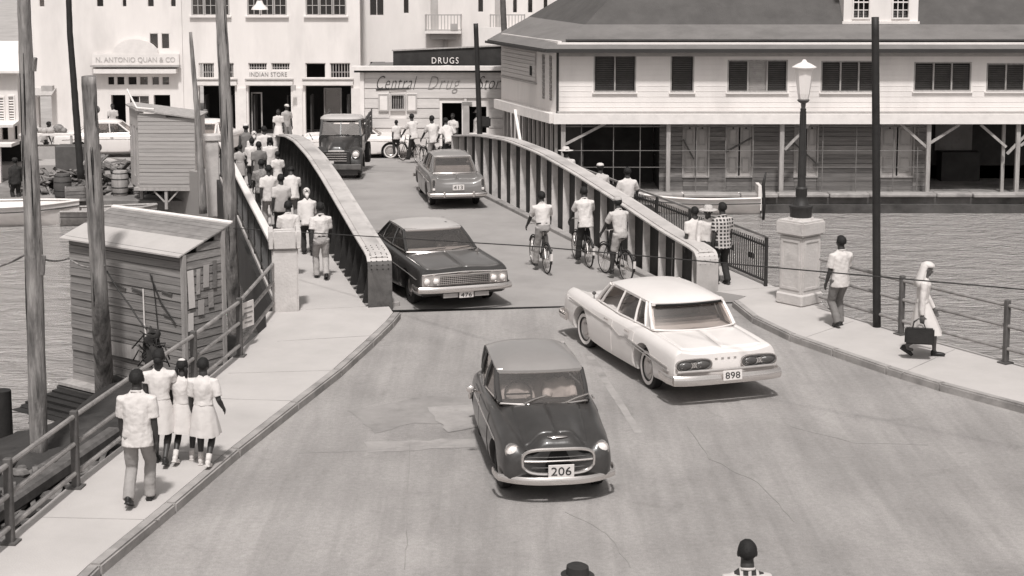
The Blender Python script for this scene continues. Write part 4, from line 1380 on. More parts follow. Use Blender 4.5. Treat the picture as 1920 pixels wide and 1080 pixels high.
# dark timber crib under the hut
cr = thing('timber_crib', 'black timber cribwork under the plank hut beside the split pole', 'cribwork', (A.x, A.y, -2.9), math.atan2(fx.y, fx.x))
for i in range(4):
    B().box((HW / 2 + .1, -.2 + random.uniform(-.03, .03), .16 + i * .3), (HW + .5, .26, .28)).build('timber', 'sea_wall', cr, bevel=.02)
for x in (.1, 1.2, 2.4, 3.3): B().box((x, .1, .6), (.24, .5, 1.2)).build('pile', 'sea_wall', cr)
B().box((.55, -.18, 1.26), (1.25, .34, .06)).build('plank', 'weathered_trim', cr)
for i in range(8):
    B().box((1.25 + random.uniform(-.06, .06), -.46 - i * .21, 1.12 - .03 * i + random.uniform(-.02, .02)), (2.5 + random.uniform(-.1, .1), .19, .07)).build('deck_board', 'pole_tar', cr)
for y in (-.5, -1.2, -1.9):
    for x in (.05, 1.2, 2.4): B().box((x, y, .5), (.2, .2, 1.05)).build('pile', 'pole_tar', cr)
B().box((HW / 2, .7, 1.15), (HW, 1.2, .14)).build('floor', 'sea_wall', cr)
# bundle of net hanging on the hut
nb = V((-6.848, 29.850, -0.255))
b = B().ell((0, 0, -.05), (.17, .12, .36), 26, 20)
b.v = [tuple(V((p[0] * (1 - .9 * p[2]), p[1], p[2])) * (1 + .75 * noise.noise(V(p) * 7) + .3 * noise.noise(V(p) * 17))) for p in b.v]
for i in range(26):
    a = V((random.uniform(-.22, .22), -.05, random.uniform(-.3, .25)))
    b.tube([a, a + V((random.uniform(-.12, .12), -.06, random.uniform(-.05, .12))), a + V((random.uniform(-.2, .2), -.02, random.uniform(-.3, .1)))], .014, 5)
props(b.build('net_bundle', 'cloth_dark', None, smooth=2, loc=nb), 'black bundle of netting hanging in front of the plank hut', 'net')

# ---------------------------------------------------------------- stilt hut on the far left quay
sh = thing('stilt_hut', 'small pale boarded hut standing on stilts by the far end of the bridge', 'hut', (-12.817, 54.534, -.78), -.03)
SW, SH0, SH1 = 1.95, 2.62, 2.38
z = .07
while z < SH1 - .02:
    plank(sh, (SW / 2, 0, z), (SW, .03, .128), 'shed_plank', rot=(-.06, 0, 0)); z += .135
while z < SH0 + .02:
    f = (SH0 - z) / (SH0 - SH1); ww = max(.2, SW * f)
    plank(sh, (ww / 2, 0, z), (ww, .03, .128), 'shed_plank', rot=(-.06, 0, 0)); z += .135
sideh = bpy.data.objects.new('side_wall', None); COL.objects.link(sideh); sideh.parent = sh
sideh.location = (0, 0, 0); sideh.rotation_euler = (0, 0, R(180 - 62))
wall(B(), 0.02, 1.25, 0, SH0 + .08, [(.1, .28, .1, 2.05), (.52, .72, .35, 2.1), (.95, 1.1, 1.0, 2.1)], .0, -.06).build('wall', 'pale_door', sideh)
b = B()
rf = [(-.75, 1.25, SH0 + .16), (-.05, -.1, SH0 + .1), (SW + .1, -.1, SH1 + .06), (SW + .1, 1.7, SH1 + .1), (-.6, 1.7, SH0 + .2)]
b.add(rf + [(x, y, z - .05) for x, y, z in rf], [(0, 1, 2, 3, 4), (9, 8, 7, 6, 5)] + [(i, (i + 1) % 5, (i + 1) % 5 + 5, i + 5) for i in range(5)])
b.build('roof', 'weathered_trim', sh)
B().box((SW - .02, .8, SH1 / 2), (.04, 1.6, SH1)).build('end_wall', 'pale_plank', sh)
B().box((SW / 2 - .3, 1.62, SH1 / 2), (SW + .5, .04, SH1)).build('back_wall', 'pale_plank', sh)
B().box((SW / 2 - .1, .8, -.05), (SW + .2, 1.65, .1)).build('floor', 'weathered_trim', sh)
for x, y in ((.9, .06), (SW - .1, .06), (-.2, 1.0), (SW - .1, 1.5), (.6, 1.5)):
    B().box((x, y, -.42), (.10, .10, .66)).build('stilt', 'weathered_trim', sh)
for s in (-1, 1): B().bar((.9 + s * .06, .06, -.5), (.9 + s * .42, .06, -.12), .05, .05).build('stilt_brace', 'weathered_trim', sh)
B().tube([(-.45, .4, SH0 + .75), (-.2, .2, SH0 + .35), (-.02, 0, SH0 + .14), (.6, -.1, SH0 + .1)], .035, 6).build('bent_pipe', 'white_trim', sh)

# ---------------------------------------------------------------- boats
def boat(name, label, loc, rz, L, W, D, m='boat_paint'):
    t = thing(name, label, 'boat', loc, rz)
    rings, inner = [], []
    N = 12
    for i in range(N + 1):
        u = i / N
        x = -L / 2 + L * u
        w_ = W / 2 * (1 - max(0, (u - .45) / .55) ** 2.2) * (.82 + .18 * min(1, u * 3))
        w_ = max(w_, .03)
        sh_ = D + .28 * max(0, u - .4) ** 1.6 + .06 * (1 - u)
        kz = -.12 + .22 * max(0, u - .75) ** 1.5
        rings.append([(x, -w_, sh_), (x, -w_ * .86, sh_ * .42), (x, -w_ * .45, kz), (x, w_ * .45, kz), (x, w_ * .86, sh_ * .42), (x, w_, sh_)])
        inner.append([(x, -w_ * .9, sh_ - .02), (x, -w_ * .72, sh_ * .42 + .05), (x, w_ * .72, sh_ * .42 + .05), (x, w_ * .9, sh_ - .02)])
    b = B()
    b.loft(rings, False, False)
    b.loft([r[::-1] for r in inner], False, False)
    b.add(rings[0], [(0, 1, 2, 3, 4, 5)])
    b.build('hull', m, t, smooth=True)
    for s in (0, 5):
        B().tube([V(r[s]) + V((0, 0, .02)) for r in rings], .045, 6).build('gunwale', m, t)
        B().tube([V(r[s]) * 1.0 + V((0, (-.012 if s == 0 else .012), -.16)) for r in rings], .022, 5).build('rubbing_strake', 'boat_dark', t)
    for u in (.25, .5, .72):
        i = round(u * N)
        w_ = abs(inner[i][0][1]) * 1.9
        B().box((rings[i][0][0], 0, D * .75), (.24, w_, .04)).build('thwart', 'weathered_trim', t)
    B().box((-L / 2 - .012, 0, D * .62), (.05, W * .74, D * .7)).build('transom', m, t)
    return t, rings
boat('rowing_boat', 'white rowing boat moored at the left edge with bow to the hut', (-17.035, 53.670, -1.88), .10, 4.6, 1.7, .62)
bt, _ = boat('cargo_boat', 'long white boat moored under the timber building on the right', (6.597, 56.189, -1.88), math.pi - .02, 4.3, 1.5, .50)
B().box((-2.14, .0, .62), (.12, .9, .75)).build('stern_board', 'boat_paint', bt)
B().box((.2, -.1, .62), (2.8, .10, .06)).build('spar', 'white_trim', bt)
props(B().tube([(0, 0, 0), (.03, 0, .6), (-.02, .02, 1.25), (.06, 0, 1.7)], [.05, .05, .06, .03], 7).build('mooring_stake', 'pole_tar', None, smooth=2, loc=(8.674, 54.560, -1.95)), 'crooked dark mooring stake in the water by the white boat', 'stake')

# ---------------------------------------------------------------- clutter on the far left quay
b = B()
random.seed(5)
for i in range(420):
    t = random.random()
    x = random.uniform(-17.6, -12.2); y = random.uniform(56.6, 59.6)
    hgt = .75 * math.exp(-((x + 15.2) / 2.0) ** 2) + .15
    c = (x, y, -1.32 + random.uniform(0, hgt))
    k = random.random()
    if k < .86:
        b.box(c, (random.uniform(.4, 1.5), random.uniform(.05, .2), .05), mx=M.Rotation(random.uniform(0, 3), 3, 'Z') @ M.Rotation(random.uniform(-.6, .6), 3, 'Y'))
    else:
        q = random.uniform(.08, .22)
        b.ell(c, (q, q * .8, q * .7), 6, 4)
props(b.build('timber_debris', 'debris', None), 'heap of broken timber and rubble on the far left quay', 'debris heap', kind='stuff')
for i in range(7):
    a = V((-12.75 + .10 * i, 57.4 - .12 * i, -1.1 + .05 * i))
    props(B().bar(a, a + V((1.35, .3, .75)), .10, .08).build('loose_beam', 'weathered_trim', None), 'broken beam in the slanting heap beside the stilt hut', 'beam', 'beams stacked against the stilt hut')
ct = thing('market_stall', 'trestle table loaded with goods behind the thick left pole', 'stall', (-17.003, 58.500, -0.321), 0)
B().box((0, 0, .98), (2.0, .9, .06)).build('table_top', 'white_trim', ct)
for x in (-.9, .9):
    for y in (-.4, .4): B().box((x, y, .48), (.07, .07, .94)).build('leg', 'weathered_trim', ct)
B().box((0, .05, .30), (1.75, .8, .45)).build('shelf_box', 'grey_trim', ct)
for i in range(7):
    q = random.uniform(.12, .22)
    B().ell((-.8 + i * .22, random.uniform(-.2, .2), 1.01 + q * .7), (q, q, q * .8), 8, 6).build('sack', random.choice(['cloth_mid', 'cloth_light', 'cloth_grey']), ct, smooth=2)
props(B().box((0, 0, .45), (1.2, .7, .9)).build('dark_crate', 'slat', None, loc=(-15.882, 57.600, -0.558), bevel=.03), 'black crate at the foot of the tarred pole on the quay', 'crate')
# dark shed gap beside the stilt hut
bxs = thing('timber_baulk', 'dark timber baulk wall between the stilt hut and the pale pillar', 'wall', (-10.938, 56.189, -1.9))
for i in range(5):
    B().box((-.24 + i * .13, random.uniform(-.04, .04), 1.25), (.12, .2, 2.5 + random.uniform(-.2, .1))).build('baulk', 'sea_wall', bxs)

# rubble and driftwood on the near mud bank
random.seed(9)
b = B()
for i in range(520):
    x = random.uniform(-9.5, -5.6); y = random.uniform(14, 26)
    z = bank(x, y)
    k = random.random()
    if k < .45: b.box((x, y, z + .05), (random.uniform(.3, 1.5), .08, .05), mx=M.Rotation(random.uniform(.8, 2.2), 3, 'Z') @ M.Rotation(random.uniform(-.2, .2), 3, 'Y'))
    else:
        q = random.uniform(.05, .2); b.ell((x, y, z + .02), (q, q * .8, q * .6), 6, 4)
props(b.build('driftwood', 'debris', None), 'driftwood and stones strewn on the mud below the left railing', 'driftwood', kind='stuff')
props(B().bar((-7.755, 22.432, -1.100), (-6.897, 26.976, -1.100), .26, .24).build('waste_pipe', 'iron_grey', None, bevel=.05), 'long dark beam lying along the foot of the left pavement', 'beam')
st = thing('mooring_post', 'dark stub post standing in the river at the left edge', 'post', (-9.449, 28.843, -2.2))
B().tube([(0, 0, 0), (0, 0, .9), (.02, 0, 1.35)], [.19, .18, .16], 9).build('shaft', 'pole_tar', st, smooth=True)

# barrels, crates and a second small boat among the clutter of the far left bank
def barrel(label, loc, m):
    t = thing('barrel', label, 'barrel', loc)
    B().lathe([(.24, 0), (.30, .2), (.31, .44), (.30, .68), (.24, .88), (0, .88)], (0, 0, 0), 16).build('staves', m, t, smooth=True)
    for z, r in ((.1, .275), (.3, .308), (.6, .308), (.8, .27)): B().lathe([(r, z - .02), (r + .008, z), (r, z + .02)], (0, 0, 0), 16, cap=False).build('hoop', 'iron', t)
barrel('dark barrel on the quay between the thick poles', (-15.790, 55.649, -1.32), 'slat')
barrel('grey barrel on the quay just left of the stilt hut', (-13.950, 56.411, -1.32), 'weathered_trim')
for label, px, py, d, m in (('pale crate near the quay edge beside the dark barrel', 140, 378, (.7, .5, .45), 'shed_plank'), ('low dark crate on the quay behind the white rowing boat', 92, 382, (.9, .6, .4), 'slat')):
    pass
cr_ = thing('crate', 'pale slatted crate near the quay edge beside the dark barrel', 'crate', (-15.187, 55.152, -1.32), .3)
for s in (-1, 1):
    for k in range(4): B().box((0, s * .27, .06 + k * .12), (.74, .025, .10)).build('slat', 'weathered_plank', cr_)
    for x in (-.34, .34): B().box((x, s * .245, .24), (.05, .04, .48)).build('corner', 'weathered_trim', cr_)
B().box((0, 0, .25), (.66, .45, .44)).build('load', 'cloth_grey', cr_, bevel=.05)
boat('rowing_boat', 'small dark rowing boat tied below the quay wall behind the split pole', (-13.737, 53.890, -1.88), .25, 3.2, 1.2, .42, 'weathered_trim')
# ---------------------------------------------------------------- cars
def cr(p0, p1, p2, p3, t):
    return .5 * ((2 * p1) + (-p0 + p2) * t + (2 * p0 - 5 * p1 + 4 * p2 - p3) * t * t + (-p0 + 3 * p1 - 3 * p2 + p3) * t ** 3)

class Body:
    """a car body as a smooth surface: stations along x, each a half section from the roof line to the underside"""
    def __init__(s, st):
        s.x = [q[0] for q in st]
        s.sec = [s.section(*q[1:]) for q in st]
    def section(s, zt, zv, zf, wf, w_, zw, ws, zs):
        return [(0, zt), (.36 * wf, zt - .008), (.66 * wf, zv), (wf - .07, zf - .012), (wf, zf), (wf + (w_ - wf) * .72, zf - .3 * (zf - zw)), (w_, zw), (w_ * .995 + ws * .005, zw - .45 * (zw - zs)), (ws, zs), (ws * .75, zs - .03), (0, zs - .03)]
    def at(s, x, v):
        X = s.x
        i = 0
        while i < len(X) - 2 and x > X[i + 1]: i += 1
        t = min(1, max(0, (x - X[i]) / (X[i + 1] - X[i])))
        n = len(X); m = len(s.sec[0])
        def col(k, c): return cr(s.sec[max(0, i - 1)][k][c], s.sec[i][k][c], s.sec[i + 1][k][c], s.sec[min(n - 1, i + 2)][k][c], t)
        j = min(m - 2, int(v)); u = v - j
        out = []
        for c in (0, 1):
            a, b_, d, e = [col(min(m - 1, max(0, q)), c) for q in (j - 1, j, j + 1, j + 2)]
            if c == 0 and j == 0: a = -d
            out.append(cr(a, b_, d, e, u))
        return V((x, max(0, out[0]), out[1]))
    def xs(s, n=3):
        r = []
        for a, b_ in zip(s.x, s.x[1:]): r += [a + (b_ - a) * k / n for k in range(n)]
        return r + [s.x[-1]]
    def shell(s, n=3, q=3):
        m = len(s.sec[0]) - 1
        vv = [k / q for k in range(m * q + 1)]
        rings = []
        for x in s.xs(n):
            h = [s.at(x, v) for v in vv]
            h[0].y = 0; h[-1].y = 0
            rings.append(h + [V((p.x, -p.y, p.z)) for p in h[-2:0:-1]])
        return B().loft(rings, True, True)
    def patch(s, x0, x1, v0, v1, side=1, lift=.007, nx=8, nv=8, ends=True):
        b = B()
        g = []
        for i in range(nx + 1):
            row = []
            for j in range(nv + 1):
                x = x0 + (x1 - x0) * i / nx; v = v0 + (v1 - v0) * j / nv
                p = s.at(x, v)
                e = .01
                nn = (s.at(x + e, v) - s.at(x - e, v)).cross(s.at(x, min(10, v + e * 4)) - s.at(x, max(0, v - e * 4)))
                if nn.length > 1e-9: nn.normalize()
                c = V((0, 0, .5))
                if nn.dot(V((0, p.y, p.z)) - c) < 0: nn = -nn
                row.append((p, nn))
            g.append(row)
        vs = [p + nn * lift for r in g for p, nn in r] + [p - nn * .01 for r in g for p, nn in r]
        w_ = nv + 1; o = (nx + 1) * w_
        fs = [(i * w_ + j, i * w_ + j + 1, (i + 1) * w_ + j + 1, (i + 1) * w_ + j) for i in range(nx) for j in range(nv)]
        for i in range(nx):
            for j in (0, nv):
                a, c = i * w_ + j, (i + 1) * w_ + j
                fs.append((a, c, c + o, a + o))
        for j in range(nv):
            for i in (0, nx):
                a, c = i * w_ + j, i * w_ + j + 1
                fs.append((a, c, c + o, a + o))
        vs = [(p.x, p.y * side, p.z) for p in vs]
        return b.add(vs, fs)

def cut_arches(body, wheels, r, width):
    c = B()
    for x, y, z in wheels:
        s = 1 if y > 0 else -1
        c.lathe([(0, -.28), (r, -.28), (r, .4), (0, .4)], (x, y - s * 0.0, z), 28, 'y')
    me = c.mesh('cut')
    co = bpy.data.objects.new('cut', me); COL.objects.link(co)
    bm = bmesh.new(); bm.from_mesh(me); bmesh.ops.recalc_face_normals(bm, faces=bm.faces); bm.to_mesh(me); bm.free()
    md = body.modifiers.new('b', 'BOOLEAN'); md.operation = 'DIFFERENCE'; md.object = co; md.solver = 'EXACT'
    par = body.parent; body.parent = None
    bpy.context.view_layer.update()
    dg_ = bpy.context.evaluated_depsgraph_get()
    nm = bpy.data.meshes.new_from_object(body.evaluated_get(dg_))
    body.modifiers.clear(); body.data = nm; body.parent = par
    for p in nm.polygons: p.use_smooth = True
    nm.set_sharp_from_angle(angle=R(38))
    bpy.data.objects.remove(co)

def add_wheel(car, x, y, r, w_, white=False, steer=0.):
    s = 1 if y > 0 else -1
    o = bpy.data.objects.new('wheel', None); COL.objects.link(o); o.parent = car; o.location = (x, y, r); o.rotation_euler = (0, 0, steer)
    h = w_ / 2
    B().lathe([(r * .60, -h), (r * .9, -h * 1.02), (r * .985, -h * .75), (r, -h * .3), (r, h * .3), (r * .985, h * .75), (r * .9, h * 1.02), (r * .60, h), (r * .60, -h)], (0, 0, 0), 28, 'y', cap=False).build('tyre', 'rubber', o, smooth=True)
    k = -s       # lathe axis y maps z -> +y
    hub = B().lathe([(r * .61, -.02 * k * 0), (r * .61, s * h * .75), (r * .52, s * h * .80), (r * .44, s * h * .55), (r * .34, s * h * .62), (r * .30, s * h * .92), (r * .14, s * h * 1.02), (0, s * h * 1.05)], (0, 0, 0), 24, 'y')
    hub.build('rim', 'hubcap', o, smooth=True)
    if white:
        B().lathe([(r * .64, s * h * 1.0), (r * .82, s * h * 1.06)], (0, 0, 0), 28, 'y', cap=False).build('whitewall', 'plate_white', o)
    return o

def patch2(bot, top, n=10, m=6, bulge=0.):
    """grid between two polylines given as functions of v in -1..1"""
    g = [[bot(-1 + 2 * i / n).lerp(top(-1 + 2 * i / n), j / m) for j in range(m + 1)] for i in range(n + 1)]
    w_ = m + 1
    return [p for r in g for p in r], [(i * w_ + j, (i + 1) * w_ + j, (i + 1) * w_ + j + 1, i * w_ + j + 1) for i in range(n) for j in range(m)], g

def greenhouse(car, c, paint, roofpaint, frame_m='chrome'):
    """c: xA,yA,zA windscreen foot; xB,yB,zB its head; xC,yC,zC rear glass head; xD,yD,zD rear glass foot; crown; pillars [(xbase, xtop)]; bulges"""
    bA, bD = c.get('bulgeA', .12), c.get('bulgeD', .12)
    wb = lambda v: V((c['xA'] + bA * (1 - v * v), v * c['yA'], c['zA']))
    wt = lambda v: V((c['xB'] + bA * .45 * (1 - v * v), v * c['yB'], c['zB']))
    rb = lambda v: V((c['xD'] - bD * (1 - v * v), v * c['yD'], c['zD']))
    rt = lambda v: V((c['xC'] - bD * .45 * (1 - v * v), v * c['yC'], c['zC']))
    vs, fs, g = patch2(wb, wt)
    ws_ = B().add(vs, fs).build('windscreen', 'windscreen', car, smooth=2)
    per = [r[0] for r in g] + g[-1][1:] + [r[-1] for r in g[::-1]][1:] + g[0][::-1][1:]
    B().tube(per, .016, 6, cap=False).build('windscreen_frame', frame_m, ws_, smooth=True)
    vs, fs, g = patch2(rb, rt)
    rw = B().add(vs, fs).build('rear_window', c.get('rearglass', 'windscreen'), car, smooth=2)
    per = [r[0] for r in g] + g[-1][1:] + [r[-1] for r in g[::-1]][1:] + g[0][::-1][1:]
    B().tube(per, .016, 6, cap=False).build('rear_window_frame', c.get('rearframe', frame_m), rw, smooth=True)
    # roof: domed panel with rounded rim
    N, Mm = 18, 14
    rings = []
    ov = c.get('over', .02)
    for i in range(N + 1):
        u = i / N
        row = []
        for j in range(Mm + 1):
            v = -1 + 2 * j / Mm
            xf = c['xB'] + bA * .45 * (1 - v * v) + ov; xr = c['xC'] - bD * .45 * (1 - v * v) - c.get('overC', ov)
            x = xr + (xf - xr) * u
            y = v * (c['yC'] + (c['yB'] - c['yC']) * u + .012 * math.sin(math.pi * u))
            z = c['zC'] + (c['zB'] - c['zC']) * u + c['crown'] * (1 - abs(v) ** 3.2) ** .8 * (1 - abs(2 * u - 1) ** 3.4) ** .8 + c.get('arch', .03) * math.sin(math.pi * u)
            row.append(V((x, y, z)))
        rings.append(row)
    b = B()
    w_ = Mm + 1
    top = [p for r in rings for p in r]
    low = [p - V((0, 0, .045)) for p in top]
    o = len(top)
    fs = [(i * w_ + j, i * w_ + j + 1, (i + 1) * w_ + j + 1, (i + 1) * w_ + j) for i in range(N) for j in range(Mm)]
    fs += [tuple(q + o for q in f[::-1]) for f in fs]
    for i in range(N):
        for j in (0, Mm):
            a, d = i * w_ + j, (i + 1) * w_ + j
            fs.append((a, d, d + o, a + o))
    for j in range(Mm):
        for i in (0, N):
            a, d = i * w_ + j, i * w_ + j + 1
            fs.append((a, d, d + o, a + o))
    b.add(top + low, fs)
    b.build('roof', roofpaint, car, smooth=True)
    # pillars and side glass
    yb = lambda x: c['yA'] + (c['yD'] - c['yA']) * (c['xA'] - x) / (c['xA'] - c['xD']) + c.get('bow', .03) * math.sin(math.pi * min(1, max(0, (c['xA'] - x) / (c['xA'] - c['xD']))))
    yt = lambda x: c['yB'] + (c['yC'] - c['yB']) * (c['xB'] - x) / (c['xB'] - c['xC'])
    zbel = lambda x: c['zA'] + (c['zD'] - c['zA']) * (c['xA'] - x) / (c['xA'] - c['xD'])
    ztop = lambda x: c['zB'] + (c['zC'] - c['zB']) * (c['xB'] - x) / (c['xB'] - c['xC']) + c.get('arch', .03) * math.sin(math.pi * min(1, max(0, (c['xB'] - x) / (c['xB'] - c['xC'])))) - .02
    for s in (-1, 1):
        PB = lambda x: V((x, s * yb(x), zbel(x)))
        PT = lambda x: V((x, s * yt(x), ztop(x)))
        pil = c['pillars']
        ends = [(c['xA'], c['xB'])] + pil + [c['rear_pillar'], (c['xD'], c['xC'])]
        for k, (a, d) in enumerate(ends):
            first, last = k == 0, k == len(ends) - 1
            r = .034 if first else (.03 if last else c.get('pr', .022))
            B().tube([PB(a), PB(a).lerp(PT(d), .5) + V((0, s * .012, 0)), PT(d)], [r * 1.15, r, r], 8, cap=True).build('pillar', paint, car, smooth=True)
        # sail panel between the last side glass and the rear window
        a0, d0 = c['rear_pillar']; a1, d1 = c['xD'], c['xC']
        if a0 - a1 > .06:
            q = [PB(a0), PB(a1), PT(d1), PT(d0)]
            ins = V((0, -s * .05, 0))
            B().add(q + [p + ins for p in q], [(0, 1, 2, 3), (7, 6, 5, 4), (0, 4, 5, 1), (1, 5, 6, 2), (2, 6, 7, 3), (3, 7, 4, 0)]).build('sail_panel', paint, car)
        for k in range(len(ends) - 2):
            (a0, d0), (a1, d1) = ends[k], ends[k + 1]
            q = [PB(a0 - .02), PB(a1 + .02), PT(d1 + .02), PT(d0 - .02)]
            q = [p - V((0, s * .012, 0)) for p in q]
            if k in c.get('open', ()) and s == c.get('open_side', s): continue
            B().add(q, [(0, 1, 2, 3)]).build('side_window', 'side_glass', car)
        B().tube([PB(c['xA']), PB((c['xA'] + c['xD']) / 2), PB(c['xD'])], .018, 6).build('belt_moulding', c.get('belt_m', frame_m), car, smooth=True)

def interior(car, xs, zf, w_, wheel=None):
    for x, z1, t in xs:
        B().box((x, 0, (zf + z1) / 2), (t, 2 * w_, z1 - zf)).build('seat', 'car_seat', car, bevel=.05, seg=2, smooth=True)
    if wheel:
        x, y, z = wheel
        b = B(); pts = []
        for k in range(17):
            a = 2 * math.pi * k / 16
            pts.append((x - .10 * math.sin(a), y + .19 * math.cos(a), z + .16 * math.sin(a)))
        b.tube(pts, .013, 6, cap=False)
        b.bar((x, y - .18, z), (x, y + .18, z), .02)
        b.build('steering_wheel', 'car_inside', car, smooth=True)

def lamp(car, name, c, r, depth, ring_m='chrome', lens='lens_white', sx=1, n=18, wide=1.):
    """round lamp facing +x (sx=1) or -x"""
    prof = [(r * 1.18, -depth), (r * 1.2, 0), (r * 1.12, .02), (r * 1.0, .012)]
    b = B().lathe([(q, sx * z) for q, z in prof], (0, 0, 0), n, 'x', cap=False)
    b.v = [(x + c[0], y * wide + c[1], z + c[2]) for x, y, z in b.v]
    o = b.build(name, ring_m, car, smooth=True)
    b = B().lathe([(r, sx * .0), (r * .9, sx * .016), (r * .6, sx * .034), (r * .3, sx * .042), (0, sx * .045)], (0, 0, 0), n, 'x', cap=False)
    b.v = [(x + c[0], y * wide + c[1], z + c[2]) for x, y, z in b.v]
    b.build('lens', lens, o, smooth=True)
    return o

def plate(car, body, c, w_, h_, front=True, tilt=0., roll=0., dark=False):
    rz = R(90) if front else R(-90)
    o = B().box((0, 0, 0), (w_, .012, h_)).build('number_plate', 'plate_white', car, bevel=.004)
    o.location = c; o.rotation_euler = (tilt, roll, rz)
    text('digits', body, h_ * .92, 'paint_black', o, (0, -.010, -.005), width=w_ * .78, depth=.002)
    return o

def bar_bumper(car, pts, h_, t, m='chrome', name='bumper'):
    """a rounded blade following the points"""
    rings = []
    P = [V(p) for p in pts]
    for i, p in enumerate(P):
        d = (P[min(i + 1, len(P) - 1)] - P[max(0, i - 1)]).normalized()
        nn = V((d.y, -d.x, 0)).normalized()
        rings.append([p + nn * (t * math.cos(a)) + V((0, 0, h_ / 2 * math.sin(a))) for a in [2 * math.pi * k / 10 for k in range(10)]])
    return B().loft(rings, True, True).build(name, m, car, smooth=True)

def arc_pts(xc, xe, yw, z, n=12, p=2.5):
    return [(xe + (xc - xe) * (1 - abs(-1 + 2 * k / n) ** p), yw * (-1 + 2 * k / n), z) for k in range(n + 1)]

def mirror_on_fender(car, p, m='iron'):
    b = B(); b.tube([p, (p[0], p[1], p[2] + .09)], .010, 6)
    b.ell((p[0], p[1], p[2] + .10), (.02, .04, .035), 10, 8)
    b.build('wing_mirror', m, car, smooth=True)

def heading(dx, dy): return math.atan2(dy, dx)

# ---- small dark saloon coming towards the camera
def small_saloon():
    fw = V((.13, -.98, 0)).normalized()
    c0 = V((0.602, 20.277, 0)) - fw * 1.98
    car = thing('small_car', 'dark rounded saloon with pale roof and number plate 206 nearest the camera', 'car', c0, heading(fw.x, fw.y))
    st = [(-2.10, .58, .58, .58, .40, .50, .50, .46, .34), (-2.03, .74, .73, .70, .52, .64, .52, .60, .30), (-1.7, .88, .87, .84, .60, .74, .58, .69, .27), (-1.1, .95, .94, .92, .66, .78, .60, .72, .24), (-.3, .90, .90, .96, .70, .79, .62, .73, .22), (.45, .90, .90, .97, .70, .79, .62, .73, .22),
          (.78, 1.02, 1.00, .96, .66, .785, .62, .73, .22), (1.15, 1.00, .93, .91, .63, .775, .60, .73, .24), (1.5, .96, .83, .875, .61, .76, .58, .72, .26), (1.75, .91, .75, .835, .59, .745, .56, .70, .28), (1.92, .86, .70, .77, .565, .71, .54, .67, .30), (1.99, .80, .66, .68, .53, .66, .50, .61, .33), (2.015, .74, .62, .60, .48, .58, .47, .54, .36)]
    bd = Body(st)
    body = bd.shell().build('body', 'paint_dark_car', car, smooth=True)
    wh = [(1.27, .62, .31), (1.27, -.62, .31), (-1.10, .62, .31), (-1.10, -.62, .31)]
    cut_arches(body, [(x, (1 if y > 0 else -1) * .72, z) for x, y, z in wh], .36, .8)
    for i, (x, y, z) in enumerate(wh): add_wheel(car, x, y, .31, .16, False, .06 if x > 0 else 0)
    bd.patch(.86, 1.82, .02, 2.25, 1, .006, 14, 8).build('bonnet', 'paint_dark_car', car, smooth=2)
    bd.patch(.86, 1.82, .02, 2.25, -1, .006, 14, 8).build('bonnet', 'paint_dark_car', car, smooth=2)
    for s in (-1, 1):
        d = bd.patch(-.22, .70, 5.0, 7.9, s, .008, 6, 8).build('door', 'paint_dark_car', car, smooth=True)
        B().bar((-.10, s * .83, .84), (.06, s * .83, .84), .02, .025).build('handle', 'chrome', d)
        d = bd.patch(-1.02, -.26, 5.0, 7.9, s, .008, 6, 8).build('door', 'paint_dark_car', car, smooth=True)
        B().bar((-.88, s * .825, .83), (-.74, s * .825, .83), .02, .025).build('handle', 'chrome', d)
        p = [bd.at(x, 5.55) for x in [1.35 - .16 * k for k in range(15)]]
        B().tube([(q.x, s * (q.y + .008), q.z) for q in p], .012, 5).build('side_moulding', 'chrome', car, smooth=True)
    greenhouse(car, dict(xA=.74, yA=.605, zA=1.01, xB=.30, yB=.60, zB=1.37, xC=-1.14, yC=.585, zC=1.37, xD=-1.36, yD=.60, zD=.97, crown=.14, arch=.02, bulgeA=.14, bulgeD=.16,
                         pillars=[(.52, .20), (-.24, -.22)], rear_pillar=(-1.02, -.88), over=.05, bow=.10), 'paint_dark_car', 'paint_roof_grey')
    interior(car, [(-.22, 1.15, .16), (-.95, 1.12, .16)], .86, .56, (.34, -.30, 1.02))
    B().box((.62, 0, .98), (.14, 1.15, .08)).build('dashboard', 'car_inside', car, bevel=.02)
    for s in (-1, 1):
        lamp(car, 'headlamp', (1.925, s * .585, .685), .088, .10)
        lamp(car, 'side_lamp', (1.955, s * .60, .545), .035, .04)
    # grille: rounded chrome frame with two bars over a dark mouth
    def gx(y, z): return 2.055 - .045 * (abs(y) / .47) ** 2.2 - .06 * max(0, z - .66)
    gr = B().add([(gx(y, z) - .035, y, z) for z in (.42, .56, .72) for y in [-.44 + .88 * k / 10 for k in range(11)]], [(r * 11 + k, r * 11 + k + 1, r * 11 + k + 12, r * 11 + k + 11) for r in (0, 1) for k in range(10)]).build('grille', 'seam', car)
    loop = []
    for k in range(33):
        a = 2 * math.pi * k / 32
        y = .475 * math.copysign(abs(math.cos(a)) ** .5, math.cos(a)); z = .575 + .165 * math.copysign(abs(math.sin(a)) ** .6, math.sin(a))
        loop.append((gx(y, z), y * (1 if z > .5 else .97), z))
    B().tube(loop, .023, 6, cap=False).build('grille_surround', 'chrome', gr, smooth=True)
    for z, yw in ((.585, .45), ):
        B().tube([(gx(y, z) + .004, y, z - .02 * (abs(y) / .45) ** 2 * 0) for y in [yw * (-1 + 2 * k / 10) for k in range(11)]], .014, 6).build('grille_bar', 'chrome', gr, smooth=True)
    for k in range(3):
        z = .49 + .07 * k
        B().tube([(gx(y, z) - .02, y, z) for y in [.42 * (-1 + 2 * q / 10) for q in range(11)]], .006, 5).build('grille_slat', 'iron_grey', gr)
